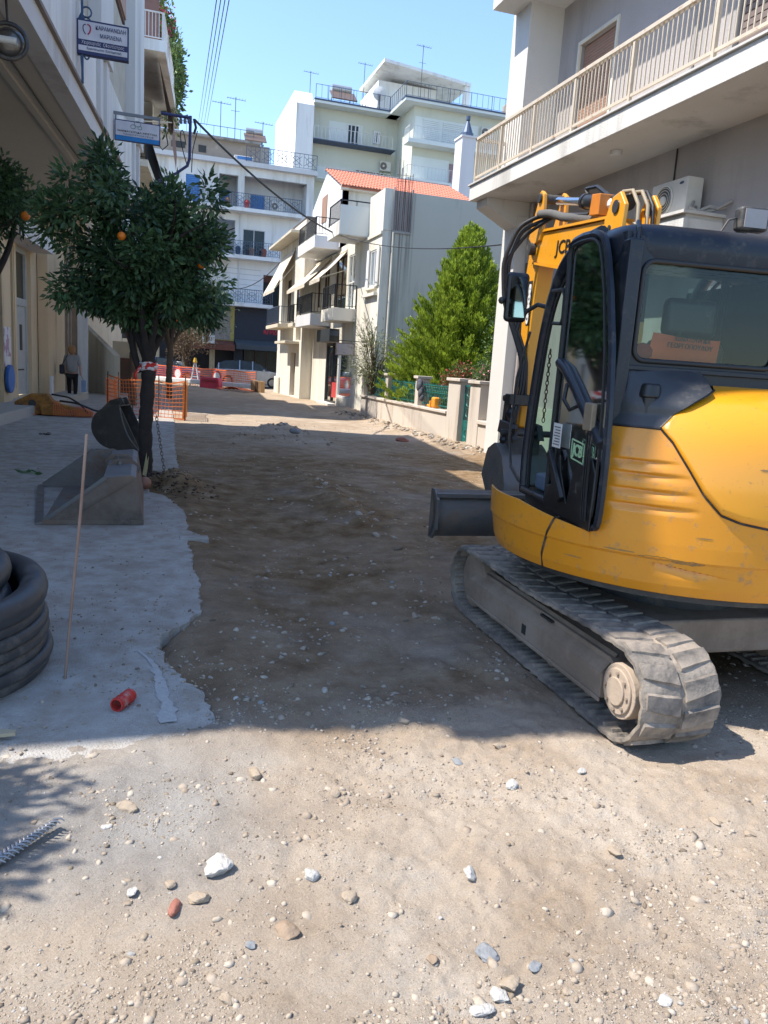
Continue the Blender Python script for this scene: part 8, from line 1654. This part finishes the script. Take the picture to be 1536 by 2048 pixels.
SW = mat('white_plaster_lump', (0.48, 0.46, 0.425), 0.95, c2=(0.34, 0.32, 0.29), sc_=30, amt=1, bump=0.9, bsc=70); SB_ = mat('brown_boulder', (0.29, 0.21, 0.14), 0.85, c2=(0.25, 0.18, 0.125), sc_=25, amt=1, bump=0.6, bsc=60); SG = mat('grey_stone', (0.25, 0.26, 0.27), 0.8, c2=(0.16, 0.165, 0.17), sc_=25, amt=1, bump=0.6, bsc=60); ST = mat('tan_stone', (0.36, 0.29, 0.21), 0.88, c2=(0.27, 0.21, 0.155), sc_=25, amt=1, bump=0.6, bsc=60); SR = mat('brick_red_shard', (0.33, 0.13, 0.09), 0.85, bump=0.5, bsc=60)
SL = [(437, 1732, 58, 1.15, SW, 'largest white plaster lump, on the sunlit ground left of centre'), (622, 1746, 36, 0.9, SW, 'ragged white lump in the middle of the near ground'), (940, 1745, 40, 0.6, SW, 'flat bright white fragment on reddish soil right of centre'),
      (575, 1862, 54, 0.8, SB_, 'largest smooth brown boulder near the bottom centre'), (500, 1885, 24, 0.9, SG, 'small rounded grey stone left of the brown boulder'), (397, 1793, 40, 0.9, ST, 'pale angular stone just below the largest white lump'),
      (350, 1815, 46, 0.45, SR, 'reddish flat shard lying over dark pebbles at the left'), (342, 1764, 22, 1.0, ST, 'rounded tan pebble left of the largest white lump'), (255, 1614, 42, 0.6, ST, 'beige wedge-shaped stone near the shadow edge at the left'),
      (213, 1650, 20, 0.9, SW, 'small greyish white chip left of the beige wedge stone'), (1025, 1569, 36, 0.6, SW, 'white stone on the sunlit ground left of the track end'), (915, 1522, 26, 0.6, SG, 'dark grey stone just beyond the shadow edge'), (805, 1440, 30, 0.6, ST, 'half-buried stone right on the shadow edge'),
      (998, 1490, 26, 0.7, ST, 'tan stone by the shadow edge near the track'), (1163, 1541, 24, 0.7, SW, 'small whitish stone in front of the track end'), (965, 2018, 34, 1.3, SW, 'upright white chunk at the bottom edge'), (1000, 1990, 40, 0.8, SW, 'pale rough stone at the bottom right of centre'),
      (975, 1905, 50, 1.0, SG, 'dark cracked clod low right of centre'), (1020, 1965, 46, 0.8, ST, 'broken tan stone among rubble near the bottom right of centre'), (1500, 1665, 24, 0.8, ST, 'lone tan stone at the right edge'), (1228, 1700, 30, 0.7, ST, 'rounded stone low on the right side'),
      (700, 1790, 32, 1.0, ST, 'squarish tan stone right of the ragged white lump'), (1330, 2000, 36, 0.8, SW, 'white cracked stone at the bottom right'), (670, 1585, 26, 0.8, ST, 'small tan stone casting a dark shadow, upper middle of the sunlit ground'), (510, 1545, 42, 0.5, ST, 'long tan clod near the shadow edge left of centre'),
      (455, 1995, 30, 0.9, ST, 'buried tan stone beside the dark hollow at the bottom left'), (1135, 1980, 26, 0.7, ST, 'flat pale stone at the bottom right of centre rubble'), (265, 1780, 22, 0.9, SW, 'whitish pebble left of the pale angular stone'), (1430, 1640, 26, 0.6, ST, 'broad flat stone near the right edge'),
      (182, 1338, 18, 0.6, SG, 'black crumb on the pavement above the red pipe'), (186, 1356, 20, 0.6, SG, 'dark lump on the pavement left of the red pipe'), (95, 1358, 14, 0.9, SG, 'dark pebble left of the standing rod'), (830, 1232, 26, 0.5, ST, 'pale stone in the shade beside the track'), (590, 864, 26, 0.5, SG, 'grey stone on top of the far soil ridge'),
      (805, 882, 24, 0.5, SR, 'reddish block in the far street near the garden wall'), (1070, 1930, 30, 0.7, SG, 'grey stone beside the dark clod near the bottom'), (865, 1915, 26, 0.8, SB_, 'brown stone low right of the brown boulder')]
for k, (px, py, wv, asp, m_, lab) in enumerate(SL): stone(px, py, wv, asp, m_, lab, 100+k, rz=0.7*k % 3)
# kerb fragments on the broken edge and dug foundations at the gate
for k, (px, py, wv, lab) in enumerate(((388, 1078, 34, 'broken pale kerb fragment sticking out over the road'), (352, 945, 40, 'flat broken slab piece behind the nearest tree'), (1000, 1008, 1, 'x'))[:2]):
    x, y, _ = PZ(px, py, 0.06); o = MB().box(x-0.13, x+0.13, y-0.07, y+0.06, 0.0, 0.082).build('kerb_fragment', PAVM, None, bevel=0.012); tag(o, lab, 'kerb stone')
# dry leaves and dark scraps on the pavement
for (px, py, lab) in ((90, 868, 'scrap of black rubber on the pavement left of the buckets'), (62, 945, 'small fallen green leaf sprig on the pavement at the far left')):
    x, y, _ = PZ(px, py, ZP+0.01); t = thing('scrap' if 'rubber' in lab else 'leaf_sprig', lab, 'debris' if 'rubber' in lab else 'leaf', (x, y, ZP))
    leaves('scrap_leaf', np.array([(x, y, ZP+0.012)]*9)+rng.normal(0, 0.05, (9, 3))*np.array((1, 1, 0.05)), rng.normal(size=(9, 3))*np.array((1, 1, 0.15)), 0.12, 0.05, leafmat('black_scrap', (0.02, 0.02, 0.02), (0.03, 0.03, 0.03), .05) if 'rubber' in lab else ORL, t)
# white chalk-like dust trail where the pavement meets the dirt: mortar spill
ms = MB(); sp = smooth_path([PZ(*q, 0.0)[:2]+(0,) for q in ((275, 1325), (300, 1345), (322, 1385), (330, 1430), (342, 1475))], 120)
for i, p in enumerate(sp):
    for k in (-1, -0.45, 0.2, 0.8): ms.v.append((p[0]+k*0.03*(0.35+i/120)*(1.0+2.0*float(fbm(np.array([i*0.12+k]), np.array([k*0.7]), 3)[0])), p[1], max(0.073, 0.074+0.004*(1-abs(k)))))
for i in range(119):
    for k in range(3): a = i*4+k; ms.f.append((a, a+1, a+5, a+4)); ms.mi.append(0)
o = ms.build('mortar_spill', mat('dried_mortar', (0.46, 0.45, 0.43), 0.95, c2=(0.33, 0.325, 0.31), sc_=22, amt=1, bump=0.8, bsc=40), None, smooth=60); tag(o, 'pale dried mortar streak running down the pavement right of the red pipe', 'mortar spill')
